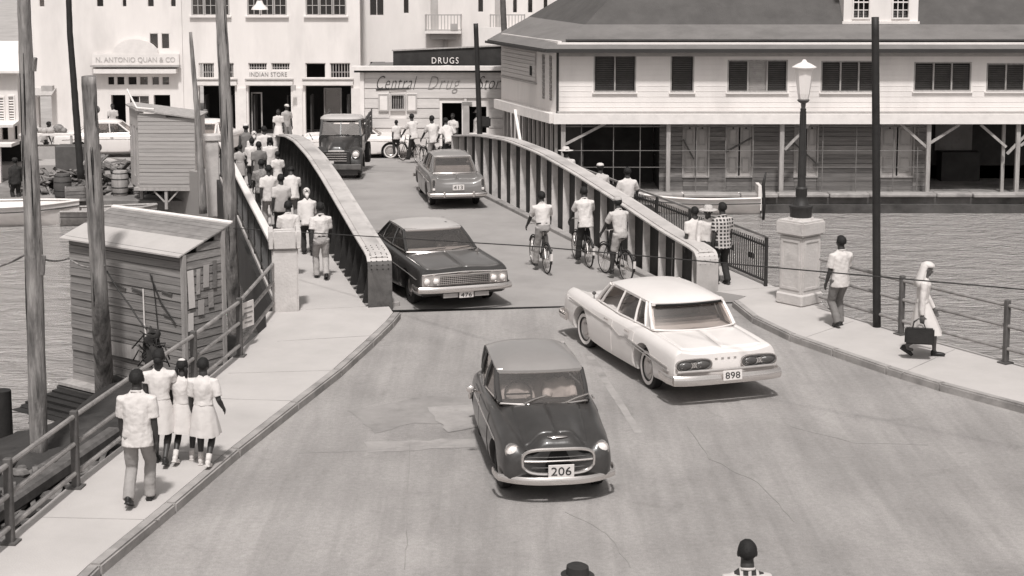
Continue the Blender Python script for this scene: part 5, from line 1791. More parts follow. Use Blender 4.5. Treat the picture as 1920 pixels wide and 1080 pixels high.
    bar_bumper(car, arc_pts(2.12, 1.84, .77, .335, 14, 2.8), .105, .028)
    for s in (-1, 1): bar_bumper(car, [(1.84, s * .77, .335), (1.70, s * .80, .335), (1.55, s * .805, .335)], .10, .02)
    bar_bumper(car, [(-x, y, z) for x, y, z in arc_pts(2.09, 1.85, .76, .40, 10, 2.8)], .10, .028)
    plate(car, '206', (2.125, 0.02, .47), .34, .175, True, .06)
    b = B().ell((1.925, 0, .868), (.035, .14, .016), 14, 6)
    b.build('bonnet_badge', 'chrome', car, smooth=True)
    for s, y in ((1, .28), (-1, -.30)):
        B().tube([(.885, y, 1.03), (.82, y + .16, 1.075), (.74, y + .34, 1.10)], .010, 5).build('wiper', 'chrome', car)
    b = B(); b.tube([(.15, -.80, 1.0), (.18, -.92, 1.05)], .012, 6); b.ell((.18, -.95, 1.07), (.03, .07, .055), 10, 8)
    b.build('door_mirror', 'chrome', car, smooth=True)
    return car
small = small_saloon()

# ---- pale two-tone full-size saloon seen from behind
def pale_saloon():
    fw = V((-.31, .95, 0)).normalized(); rt_ = V((fw.y, -fw.x, 0))
    cen = V((2.29, 25.91, 0)) + rt_ * .80 + fw * 1.42
    car = thing('large_car', 'long white saloon with twin oval tail lamps and plate 898 turning onto the bridge', 'car', cen, heading(fw.x, fw.y))
    st = [(-2.62, .62, .62, .66, .78, .86, .58, .82, .42), (-2.60, .82, .815, .865, .79, .89, .62, .86, .36), (-2.50, .865, .86, .90, .79, .91, .64, .88, .33), (-1.9, .93, .915, .93, .79, .93, .66, .90, .30), (-1.3, .96, .95, .945, .79, .935, .68, .90, .27), (-.9, .93, .94, .95, .80, .94, .68, .90, .25), (.3, .86, .88, .945, .80, .94, .68, .90, .23), (.8, .92, .93, .94, .80, .94, .67, .90, .24),
          (1.1, .985, .96, .95, .79, .94, .66, .90, .26), (1.6, .96, .93, .955, .78, .93, .65, .89, .28), (2.1, .90, .87, .95, .77, .92, .64, .88, .30), (2.42, .84, .82, .93, .76, .90, .62, .86, .34), (2.55, .74, .74, .86, .74, .87, .60, .83, .38), (2.60, .66, .66, .70, .72, .82, .58, .80, .42)]
    bd = Body(st)
    body = bd.shell().build('body', 'paint_white_car', car, smooth=True)
    wh = [(1.52, .76, .345), (1.52, -.76, .345), (-1.42, .76, .345), (-1.42, -.76, .345)]
    cut_arches(body, [(x, (1 if y > 0 else -1) * .85, z) for x, y, z in wh], .42, .8)
    for x, y, z in wh: add_wheel(car, x, y, .345, .18, True, .10 if x > 0 else 0)
    for s in (-1, 1):
        bd.patch(-2.47, -1.42, .02, 2.9, s, .008, 10, 8).build('boot_lid', 'paint_white_car', car, smooth=2)
        bd.patch(1.16, 2.40, .02, 2.5, s, .008, 10, 8).build('bonnet', 'paint_white_car', car, smooth=2)
        d = bd.patch(-.02, .98, 5.1, 7.9, s, .007, 6, 8).build('door', 'paint_white_car', car, smooth=True)
        B().bar((.10, s * .965, .83), (.26, s * .965, .83), .02, .025).build('handle', 'chrome', d)
        d = bd.patch(-.98, -.05, 5.1, 7.9, s, .007, 6, 8).build('door', 'paint_white_car', car, smooth=True)
        B().bar((-.85, s * .965, .83), (-.69, s * .965, .83), .02, .025).build('handle', 'chrome', d)
        # chrome side spear: falls from the front wing and sweeps back along the rear quarter
        pts = []
        for k in range(24):
            u = k / 23
            x = 2.2 - 4.6 * u
            z = .80 - .12 * u if u < .55 else .734 - .30 * (u - .55)
            if .5 < u < .62: z -= .07 * math.sin((u - .5) / .12 * math.pi)
            v = 5.3
            best = min(range(0, 601), key=lambda q: abs(bd.at(x, 4.6 + q * .0055).z - z))
            p = bd.at(x, 4.6 + best * .0055)
            pts.append((p.x, s * (p.y + .01), p.z))
        B().tube(pts, .013, 5).build('side_moulding', 'hubcap', car, smooth=True)
        pts = []
        for k in range(10):
            x = -.75 - 1.7 * k / 9; z = .66 - .12 * k / 9
            best = min(range(0, 601), key=lambda q: abs(bd.at(x, 4.6 + q * .0055).z - z))
            p = bd.at(x, 4.6 + best * .0055)
            pts.append((p.x, s * (p.y + .01), p.z))
        B().tube(pts, .011, 5).build('side_moulding', 'hubcap', car, smooth=True)
    greenhouse(car, dict(xA=1.12, yA=.75, zA=.97, xB=.70, yB=.655, zB=1.36, xC=-1.04, yC=.655, zC=1.36, xD=-1.38, yD=.74, zD=.965, crown=.115, arch=.015, bulgeA=.22, bulgeD=.20,
                         pillars=[(.90, .58), (.06, .0), (-.72, -.66)], rear_pillar=(-1.12, -.92), over=.04, overC=.10, bow=.06, rearframe='paint_white_car', belt_m='paint_white_car', open=(1,), open_side=1), 'paint_white_car', 'paint_white_car')
    interior(car, [(-.12, 1.08, .2), (-.95, 1.04, .2)], .86, .66, (.52, .38, 1.0))
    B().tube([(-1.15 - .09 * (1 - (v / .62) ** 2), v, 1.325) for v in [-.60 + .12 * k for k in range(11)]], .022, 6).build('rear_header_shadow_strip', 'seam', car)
    # tail lamp pods
    for s in (-1, 1):
        b = B()
        ring = []
        for k in range(28):
            a = 2 * math.pi * k / 28
            y = .30 * math.copysign(abs(math.cos(a)) ** .55, math.cos(a)); z = .095 * math.copysign(abs(math.sin(a)) ** .8, math.sin(a))
            ring.append((y, z))
        b.loft([[(-2.55, s * .57 + y * 1.02, .665 + z * 1.02) for y, z in ring], [(-2.655, s * .57 + y, .665 + z) for y, z in ring], [(-2.66, s * .57 + y * .86, .665 + z * .74) for y, z in ring], [(-2.635, s * .57 + y * .84, .665 + z * .70) for y, z in ring]], True, True)
        pod = b.build('tail_lamp_pod', 'iron_grey', car, smooth=True)
        B().box((-2.66, s * .57, .665), (.012, .12, .085)).build('pod_centre', 'hubcap', pod, bevel=.01)
        B().tube([(-2.657, s * .57 + y * 1.04, .665 + z * 1.05) for y, z in ring + ring[:1]], .010, 6, cap=False).build('pod_rim', 'chrome', pod, smooth=True)
        for q in (-.150, .150): lamp(pod, 'tail_lamp', (-2.65, s * .57 + q, .665), .070, .02, 'iron_grey', 'lens_red', -1, 16, 1.85)
    bar_bumper(car, [(-x, y, z) for x, y, z in arc_pts(2.76, 2.68, .93, .44, 14, 5)], .17, .05)
    for s in (-1, 1): bar_bumper(car, [(-2.68, s * .93, .44), (-2.5, s * .965, .44), (-2.2, s * .96, .44)], .16, .03)
    bar_bumper(car, [(-2.66, -.86, .565), (-2.70, 0, .565), (-2.66, .86, .565)], .05, .02, 'hubcap', 'bumper_filler')
    bar_bumper(car, arc_pts(2.72, 2.60, .93, .44, 14, 5), .17, .05)
    for s in (-1, 1): bar_bumper(car, [(2.62, s * .93, .44), (2.5, s * .96, .44), (2.2, s * .955, .44)], .16, .03)
    plate(car, '898', (-2.835, -.02, .505), .33, .16, False, -.12)
    for k in range(4): B().box((-2.612, -.165 + .11 * k, .735), (.012, .045, .028)).build('badge_letter', 'hubcap', car)
    mirror_on_fender(car, (1.28, .76, .955), 'iron_grey')
    B().tube([(1.2, -.72, .96), (1.2, -.74, 1.9)], .006, 4).build('aerial', 'iron_grey', car)
    B().lathe([(0, 0), (.05, 0), (.04, .03), (0, .035)], (1.42, .52, .965), 12).build('wing_ornament', 'iron_grey', car)
    for s in (-1, 1): lamp(car, 'headlamp', (2.56, s * .66, .74), .08, .05)
    return car
pale = pale_saloon()

# ---- wide dark saloon leaving the bridge
def dark_saloon():
    fw = V((.33, -.945, 0)).normalized()
    c0 = V((-0.963, 31.820, 0)) - fw * 2.60
    car = thing('large_car', 'wide dark saloon with chrome full width grille and plate 476 leaving the bridge', 'car', c0, heading(fw.x, fw.y))
    st = [(-2.66, .68, .68, .72, .80, .86, .60, .82, .40), (-2.60, .82, .82, .87, .84, .92, .64, .86, .34), (-2.2, .90, .89, .92, .86, .96, .68, .90, .30), (-1.5, .93, .92, .94, .86, .975, .70, .92, .26), (-1.0, .90, .90, .94, .86, .98, .70, .92, .24), (.4, .86, .87, .93, .86, .98, .70, .92, .22), (.85, .92, .92, .925, .86, .975, .70, .92, .24),
          (1.1, .955, .94, .92, .86, .97, .69, .91, .26), (1.7, .935, .915, .91, .86, .965, .68, .90, .28), (2.3, .895, .87, .90, .86, .96, .66, .89, .30), (2.52, .865, .84, .875, .85, .95, .64, .88, .34), (2.60, .82, .81, .835, .84, .93, .62, .87, .40), (2.615, .76, .75, .76, .83, .90, .60, .86, .44)]
    bd = Body(st)
    body = bd.shell().build('body', 'paint_brown_car', car, smooth=True)
    wh = [(1.60, .78, .335), (1.60, -.78, .335), (-1.42, .78, .335), (-1.42, -.78, .335)]
    cut_arches(body, [(x, (1 if y > 0 else -1) * .88, z) for x, y, z in wh], .41, .8)
    for x, y, z in wh: add_wheel(car, x, y, .335, .18)
    for s in (-1, 1):
        bd.patch(1.14, 2.50, .02, 3.0, s, .008, 12, 8).build('bonnet', 'paint_sky_sheen', car, smooth=2)
        bd.patch(-2.5, -1.5, .02, 2.8, s, .008, 10, 8).build('boot_lid', 'paint_sky_sheen', car, smooth=2)
        d = bd.patch(-.05, 1.0, 5.1, 7.9, s, .007, 6, 8).build('door', 'paint_brown_car', car, smooth=True)
        B().bar((.10, s * 1.0, .82), (.26, s * 1.0, .82), .02, .025).build('handle', 'chrome', d)
        d = bd.patch(-1.0, -.08, 5.1, 7.9, s, .007, 6, 8).build('door', 'paint_brown_car', car, smooth=True)
        B().bar((-.86, s * 1.0, .82), (-.70, s * 1.0, .82), .02, .025).build('handle', 'chrome', d)
        p = [bd.at(x, 6.0) for x in [2.4 - .22 * k for k in range(23)]]
        B().tube([(q.x, s * (q.y + .008), q.z) for q in p], .011, 5).build('side_moulding', 'chrome', car, smooth=True)
    greenhouse(car, dict(xA=.98, yA=.76, zA=.95, xB=.34, yB=.63, zB=1.33, xC=-.85, yC=.62, zC=1.33, xD=-1.38, yD=.74, zD=.95, crown=.07, arch=.02, bulgeA=.18, bulgeD=.14,
                         pillars=[(-.02, -.08)], rear_pillar=(-.98, -.76), over=.04, bow=.05), 'paint_brown_car', 'pale_paint_and_sky_sheen')
    interior(car, [(-.1, 1.10, .2), (-.95, 1.05, .2)], .86, .68, (.50, .38, .98))
    B().box((.82, 0, .93), (.2, 1.4, .08)).build('dashboard', 'car_seat', car, bevel=.02)
    # full width grille panel
    gp = B().box((2.625, 0, .645), (.03, 1.80, .235)).build('grille', 'hubcap', car, bevel=.012)
    B().box((2.638, 0, .640), (.02, 1.04, .175)).build('grille_opening', 'seam', gp)
    for k in range(5): B().box((2.652, 0, .57 + .036 * k), (.012, 1.04, .014)).build('grille_bar', 'chrome', gp)
    for k in range(25): B().box((2.648, -.50 + k * .0417, .64), (.008, .006, .17)).build('grille_rib', 'hubcap', gp)
    B().tube([(2.64, y, .77 + .03 * (1 - abs(y) / .95)) for y in [-.90 + .18 * k for k in range(11)]], .016, 6).build('bonnet_lip', 'chrome', gp, smooth=True)
    for s in (-1, 1):
        lamp(car, 'headlamp', (2.645, s * .80, .635), .068, .03)
        lamp(car, 'headlamp', (2.645, s * .61, .635), .068, .03)
    b = B(); b.add([(2.66, -.16, .80), (2.66, .16, .80), (2.66, .05, .775), (2.66, -.05, .775), (2.63, -.16, .80), (2.63, .16, .80), (2.63, .05, .775), (2.63, -.05, .775)], [(0, 1, 2, 3), (7, 6, 5, 4), (0, 4, 5, 1), (1, 5, 6, 2), (2, 6, 7, 3), (3, 7, 4, 0)])
    b.build('bonnet_badge', 'chrome', car)
    bar_bumper(car, arc_pts(2.76, 2.66, .97, .475, 14, 5), .13, .045)
    for s in (-1, 1): bar_bumper(car, [(2.66, s * .97, .475), (2.5, s * 1.0, .475), (2.25, s * .99, .475)], .12, .025)
    bar_bumper(car, [(-x, y, z) for x, y, z in arc_pts(2.78, 2.68, .96, .46, 14, 5)], .14, .045)
    vp = B().box((2.70, -.0, .345), (.03, .98, .115)).build('valance', 'iron_grey', car, bevel=.02)
    for s in (-1, 1): B().box((2.72, s * .33, .345), (.015, .30, .085)).build('valance_plate', 'flange_plate', vp)
    plate(car, '476', (2.735, .0, .345), .30, .125, True, .05)
    for s, y in ((1, .2), (-1, -.35)):
        B().tube([(1.09, y, .965), (1.02, y + .25, .985), (.98, y + .45, .99)], .010, 5).build('wiper', 'iron', car)
    B().tube([(1.2, .70, .93), (1.28, .70, .95), (1.3, .72, 1.02)], .03, 6).build('wing_mirror', 'hubcap', car)
    return car
mat('paint_sky_sheen', .10, .3, .08, 3, 0, spec=.5, coat=.6)  # body paint lightened on bonnet and boot: sky reflection put into the colour
mat('pale_paint_and_sky_sheen', .42, .35, .05, 3, 0, spec=.5, coat=.4)  # dark saloon: sky reflection put into the roof colour; lorry: pale cab roof
dark = dark_saloon()

# ---- mid-grey finned saloon driving away over the bridge
def grey_saloon():
    fw = V((-.17, .98, 0)).normalized()
    c0 = V((-1.511, 44.805, 0)) + fw * 2.25
    car = thing('finned_car', 'grey finned saloon with tall tail lamps driving away along the bridge', 'car', c0, heading(fw.x, fw.y))
    st = [(-2.22, .62, .62, .66, .66, .74, .58, .72, .40), (-2.16, .76, .76, .84, .70, .78, .62, .75, .34), (-2.0, .86, .85, .93, .705, .79, .64, .76, .32), (-1.5, .92, .91, .95, .705, .80, .66, .77, .28), (-1.0, .92, .92, .94, .70, .80, .66, .77, .25), (.3, .86, .88, .92, .70, .80, .66, .77, .23), (.75, .93, .92, .92, .69, .80, .65, .77, .24), (1.3, .93, .90, .90, .68, .79, .63, .76, .26), (1.8, .88, .84, .87, .66, .77, .61, .74, .28), (2.08, .78, .75, .80, .63, .73, .58, .70, .33), (2.16, .64, .63, .66, .60, .68, .54, .65, .38)]
    bd = Body(st)
    body = bd.shell().build('body', 'paint_grey_car', car, smooth=True)
    wh = [(1.25, .64, .32), (1.25, -.64, .32), (-1.22, .64, .32), (-1.22, -.64, .32)]
    cut_arches(body, [(x, (1 if y > 0 else -1) * .74, z) for x, y, z in wh], .37, .8)
    for x, y, z in wh: add_wheel(car, x, y, .32, .16, True)
    for s in (-1, 1):
        bd.patch(-2.04, -1.42, .02, 2.7, s, .008, 8, 8).build('boot_lid', 'paint_grey_car', car, smooth=2)
        d = bd.patch(-.1, .72, 5.1, 7.9, s, .007, 5, 6).build('door', 'paint_grey_car', car, smooth=True)
        B().bar((.02, s * .83, .80), (.14, s * .83, .80), .02, .025).build('handle', 'chrome', d)
        d = bd.patch(-.9, -.14, 5.1, 7.9, s, .007, 5, 6).build('door', 'paint_grey_car', car, smooth=True)
        B().bar((-.78, s * .83, .80), (-.66, s * .83, .80), .02, .025).build('handle', 'chrome', d)
        p = [bd.at(x, 5.6) for x in [1.9 - .25 * k for k in range(16)]]
        B().tube([(q.x, s * (q.y + .008), q.z) for q in p], .011, 5).build('side_moulding', 'chrome', car, smooth=True)
        # tall tail lamp in the fin
        b = B().box((-2.20, s * .70, .72), (.08, .085, .27)).build('tail_lamp', 'lens_red', car, bevel=.03, seg=2, smooth=True)
        B().box((-2.225, s * .70, .585), (.05, .075, .07)).build('lens', 'lens_white', b, bevel=.015)
        frame(B(), -.055, .055, .57, .88, 0, .018, .02).build('lamp_surround', 'chrome', b).matrix_basis = M.Translation((-2.195, s * .70, 0)) @ M.Rotation(R(90), 4, 'Z')
    greenhouse(car, dict(xA=.78, yA=.62, zA=.95, xB=.30, yB=.54, zB=1.36, xC=-.88, yC=.53, zC=1.36, xD=-1.36, yD=.63, zD=.94, crown=.09, arch=.02, bulgeA=.14, bulgeD=.12,
                         pillars=[(.0, -.05)], rear_pillar=(-.90, -.72), over=.03, bow=.04), 'paint_grey_car', 'paint_roof_grey')
    interior(car, [(-.1, 1.12, .2), (-.85, 1.08, .2)], .86, .56, (.40, .30, 1.0))
    bar_bumper(car, [(-x, y, z) for x, y, z in arc_pts(2.32, 2.24, .80, .43, 12, 4)], .10, .035)
    for s in (-1, 1):
        bar_bumper(car, [(-2.24, s * .80, .43), (-2.1, s * .825, .43), (-1.8, s * .82, .43)], .09, .02)
        B().box((-2.37, s * .42, .45), (.06, .07, .16)).build('overrider', 'chrome', car, bevel=.02)
    bar_bumper(car, arc_pts(2.28, 2.16, .80, .43, 12, 3), .10, .035)
    plate(car, '413', (-2.235, 0, .63), .33, .16, False, 0)
    for s in (-1, 1): lamp(car, 'headlamp', (2.10, s * .62, .70), .08, .06)
    return car
greyc = grey_saloon()

# parked pale cars on the far bank: the same shape in another paint
def repaint(root, a, c):
    for o in root.children_recursive:
        if o.type == 'MESH' and o.data.materials and o.data.materials[0].name == a:
            o.data = o.data.copy(); o.data.materials[0] = MATS[c]
bpy.context.view_layer.update()
for label, loc, rz in (('pale car parked side-on before the arched shop front, half hidden by the stilt hut', (-16.030, 63.800, -.80), .12),
                       ('pale car parked behind the stilt hut below the first dark shop opening', (-12.109, 64.150, -.80), R(80)),
                       ('pale car parked against the drug store wall, partly hidden by the truck', (-6.106, 63.111, -.80), R(6))):
    c = copy_tree(greyc)
    c['label'] = label; c.name = 'parked_car'
    c.location = loc; c.rotation_euler = (0, 0, rz)
    c['group'] = 'pale cars parked on the far street'
    bpy.context.view_layer.update()
    for nm in ('paint_grey_car', 'paint_roof_grey'): repaint(c, nm, 'paint_white_car')

# ---- old lorry waiting at the far end of the bridge
def lorry():
    fw = V((.02, -1, 0)).normalized()
    c0 = V((-5.625, 50.810, 0)) - fw * 2.2
    t = thing('truck', 'dark bonneted lorry with a divided windscreen and pale cab roof facing the camera', 'truck', c0, heading(fw.x, fw.y))
    st = [(.55, 1.42, 1.42, 1.36, .60, .72, 1.1, .74, .75), (.9, 1.44, 1.38, 1.24, .58, .70, 1.05, .74, .75), (1.4, 1.40, 1.30, 1.12, .50, .62, .95, .66, .70), (2.0, 1.32, 1.18, 1.02, .44, .54, .9, .56, .66), (2.28, 1.20, 1.08, .98, .42, .50, .86, .52, .62), (2.36, 1.02, 1.0, .94, .40, .46, .84, .48, .60)]
    Body(st).shell().build('bonnet', 'paint_truck', t, smooth=True)
    t.scale = (.90, .90, .88)
    # front wings
    for s in (-1, 1):
        rings = []
        for k in range(11):
            a = math.pi * (1.02 - k / 10 * 1.08)
            x = 1.62 + .66 * math.cos(a); z = .42 + .60 * math.sin(a)
            w0, w1 = .38, .91
            dx, dz = .05 * math.cos(a), .05 * math.sin(a)
            rings.append([(x, s * w0, z + .06), (x + dx, s * (w0 + w1) / 2, z + dz + .08), (x + dx * .6, s * (w1 - .05), z + dz * .6 + .03), (x, s * w1, z - .03), (x - dx, s * w1, z - dz - .08), (x - dx, s * w0, z - dz)])
        B().loft(rings, True, True).build('wing', 'paint_truck', t, smooth=True)
        lamp(t, 'headlamp', (2.30, s * .68, .93), .115, .2, 'hubcap')
        B().tube([(.9, s * .98, 1.3), (.95, s * 1.10, 1.55)], .014, 5).build('mirror_arm', 'iron', t)
    gp = B().box((2.37, 0, .82), (.05, .96, .50)).build('grille', 'paint_truck', t, bevel=.03)
    for k in range(4): B().box((2.41, .0, .70 + .085 * k), (.03, .74, .032)).build('grille_bar', 'chrome', gp, bevel=.008)
    B().box((2.385, 0, 1.05), (.05, .60, .06)).build('grille_badge', 'hubcap', gp, bevel=.02)
    B().box((2.56, 0, .50), (.07, 1.78, .20)).build('bumper', 'iron_grey', t, bevel=.02)
    B().box((2.45, 0, .30), (.05, 1.5, .22)).build('apron', 'paint_truck', t)
    B().box((2.42, -.24, .66), (.015, .30, .10)).build('number_plate', 'plate_white', t)
    # cab
    cab = B().loft([[(.62, -.78, .7), (.62, .78, .7), (-.75, .80, .7), (-.75, -.80, .7)], [(.62, -.80, 1.42), (.62, .80, 1.42), (-.75, .82, 1.42), (-.75, -.82, 1.42)]], True, True).build('cab', 'paint_truck', t, bevel=.04, seg=2, smooth=True)
    for s in (-1, 1):
        for p, q, k in (((.56, s * .74, 1.40), (.28, s * .68, 1.98), .08), ((-.72, s * .76, 1.40), (-.70, s * .70, 1.98), .10), ((-.02, s * .775, 1.40), (-.02, s * .70, 1.98), .055)):
            B().bar(p, q, k).build('cab_pillar', 'paint_truck', t)
    B().bar((.60, 0, 1.42), (.30, 0, 1.99), .05, .05).build('screen_divider', 'paint_truck', t)
    B().box((-.71, 0, 1.50), (.06, 1.5, .2)).build('cab_back', 'paint_truck', t)
    for s in (-1, 1):
        B().add([(.585, s * .03, 1.44), (.545, s * .70, 1.44), (.30, s * .64, 1.96), (.325, s * .03, 1.96)], [(0, 1, 2, 3)]).build('windscreen', 'windscreen', t)
        B().add([(.50, s * .775, 1.44), (-.68, s * .79, 1.44), (-.68, s * .72, 1.95), (.26, s * .70, 1.95)], [(0, 1, 2, 3)]).build('side_window', 'side_glass', t)
    rings = []
    for z, k in ((1.97, 1.0), (2.03, 1.02), (2.10, .93), (2.13, .75), (2.135, .3)):
        ring = []
        for q in range(24):
            a = 2 * math.pi * q / 24
            ring.append((-.19 + .60 * k * math.copysign(abs(math.cos(a)) ** .45, math.cos(a)), .77 * k * math.copysign(abs(math.sin(a)) ** .45, math.sin(a)), z))
        rings.append(ring)
    B().loft(rings, True, True).build('cab_roof', 'pale_paint_and_sky_sheen', t, smooth=True)
    B().box((.60, .08, 1.44), (.05, .5, .05)).build('wiper_motor', 'iron', t)
    interior(t, [(-.5, 1.75, .15)], 1.42, .7, (.2, .35, 1.55))
    # stake body behind
    body = B().box((-2.4, 0, 1.02), (3.2, 1.64, .10)).build('load_bed', 'weathered_trim', t)
    for s in (-1, 1):
        for k in range(4): B().box((-2.4, s * .80, 1.18 + k * .22), (3.2, .04, .15)).build('side_board', 'slat', body)
        for x in (-.9, -2.4, -3.9): B().box((x, s * .84, 1.5), (.08, .05, 1.0)).build('stake', 'slat', body)
    for k in range(4): B().box((-.82, 0, 1.18 + k * .22), (.04, 1.62, .15)).build('head_board', 'slat', body)
    B().box((-1.6, 0, .70), (4.4, .7, .22)).build('chassis', 'iron', t)
    for x, y in ((1.62, .70), (1.62, -.70), (-2.6, .75), (-2.6, -.75)): add_wheel(t, x, y, .42, .22)
    return t
truck = lorry()
# ---------------------------------------------------------------- people
def ik(a, c, l1, l2, pole):
    a, c, pole = V(a), V(c), V(pole)
    d = c - a
    L = min(d.length, (l1 + l2) * .999)
    d.normalize()
    q = (l1 * l1 - l2 * l2 + L * L) / (2 * L)
    hgt = math.sqrt(max(0, l1 * l1 - q * q))
    p = pole - d * pole.dot(d)
    p = p.normalized() if p.length > 1e-6 else V((1, 0, 0))
    return a + d * q + p * hgt, a + d * L

CREASE = bpy.data.textures.new('creases', 'CLOUDS')
CREASE.noise_scale = .11
CREASE.noise_depth = 2
CREASE.contrast = 1.6

def soft(b, name, m, parent, vox, it=4):
    o = b.build(name, m, parent, smooth=2)
    r = o.modifiers.new('r', 'REMESH'); r.mode = 'VOXEL'; r.voxel_size = vox; r.use_smooth_shade = True
    s = o.modifiers.new('s', 'SMOOTH'); s.factor = .5; s.iterations = it
    if name in ('shirt', 'bodice', 'trousers', 'shorts'):
        d = o.modifiers.new('d', 'DISPLACE'); d.texture = CREASE; d.texture_coords = 'LOCAL'; d.mid_level = .42; d.strength = .013
    return o

def ering(c, rx, ry, ax=None, n=16):
    """ellipse ring round c; ax = (forward, left) axes"""
    f, l = ax or (V((1, 0, 0)), V((0, 1, 0)))
    return [V(c) + f * rx * math.cos(2 * math.pi * k / n) + l * ry * math.sin(2 * math.pi * k / n) for k in range(n)]

def hand(b, wr, d, side, h, curl=.5, fine=False):
    """palm, four fingers of unequal length and a thumb, hanging along d"""
    d = V(d).normalized()
    fwd = V((1, 0, 0)) - d * d.x
    fwd = fwd.normalized() if fwd.length > .2 else V((0, 0, 1))
    inn = d.cross(fwd).normalized() * 1.0
    if inn.y * side > 0: inn = -inn
    mx = M((fwd, inn, d)).transposed()
    b.ell(wr + d * .030 * h, (.026 * h, .013 * h, .034 * h), 10, 8, mx)
    r = .0062 * h if fine else .0085 * h
    for k, (o, L) in enumerate(((-.018, .036), (-.006, .045), (.006, .048), (.018, .042))):
        p0 = wr + d * .050 * h + fwd * o * h
        p1 = p0 + (d + inn * curl * .35).normalized() * L * .55 * h
        p2 = p1 + (d + inn * curl * 1.3).normalized() * L * .6 * h
        b.tube([p0 - d * .012 * h, p0, p1, p2], [r * 1.1, r * 1.1, r, r * .8], 6)
    p0 = wr + d * .020 * h + fwd * .018 * h
    p1 = p0 + (d * .7 + fwd * .8 + inn * .3).normalized() * .028 * h
    p2 = p1 + (d + fwd * .2 + inn * .5).normalized() * .026 * h
    b.tube([p0, p1, p2], [r * 1.5, r * 1.2, r * .9], 6)

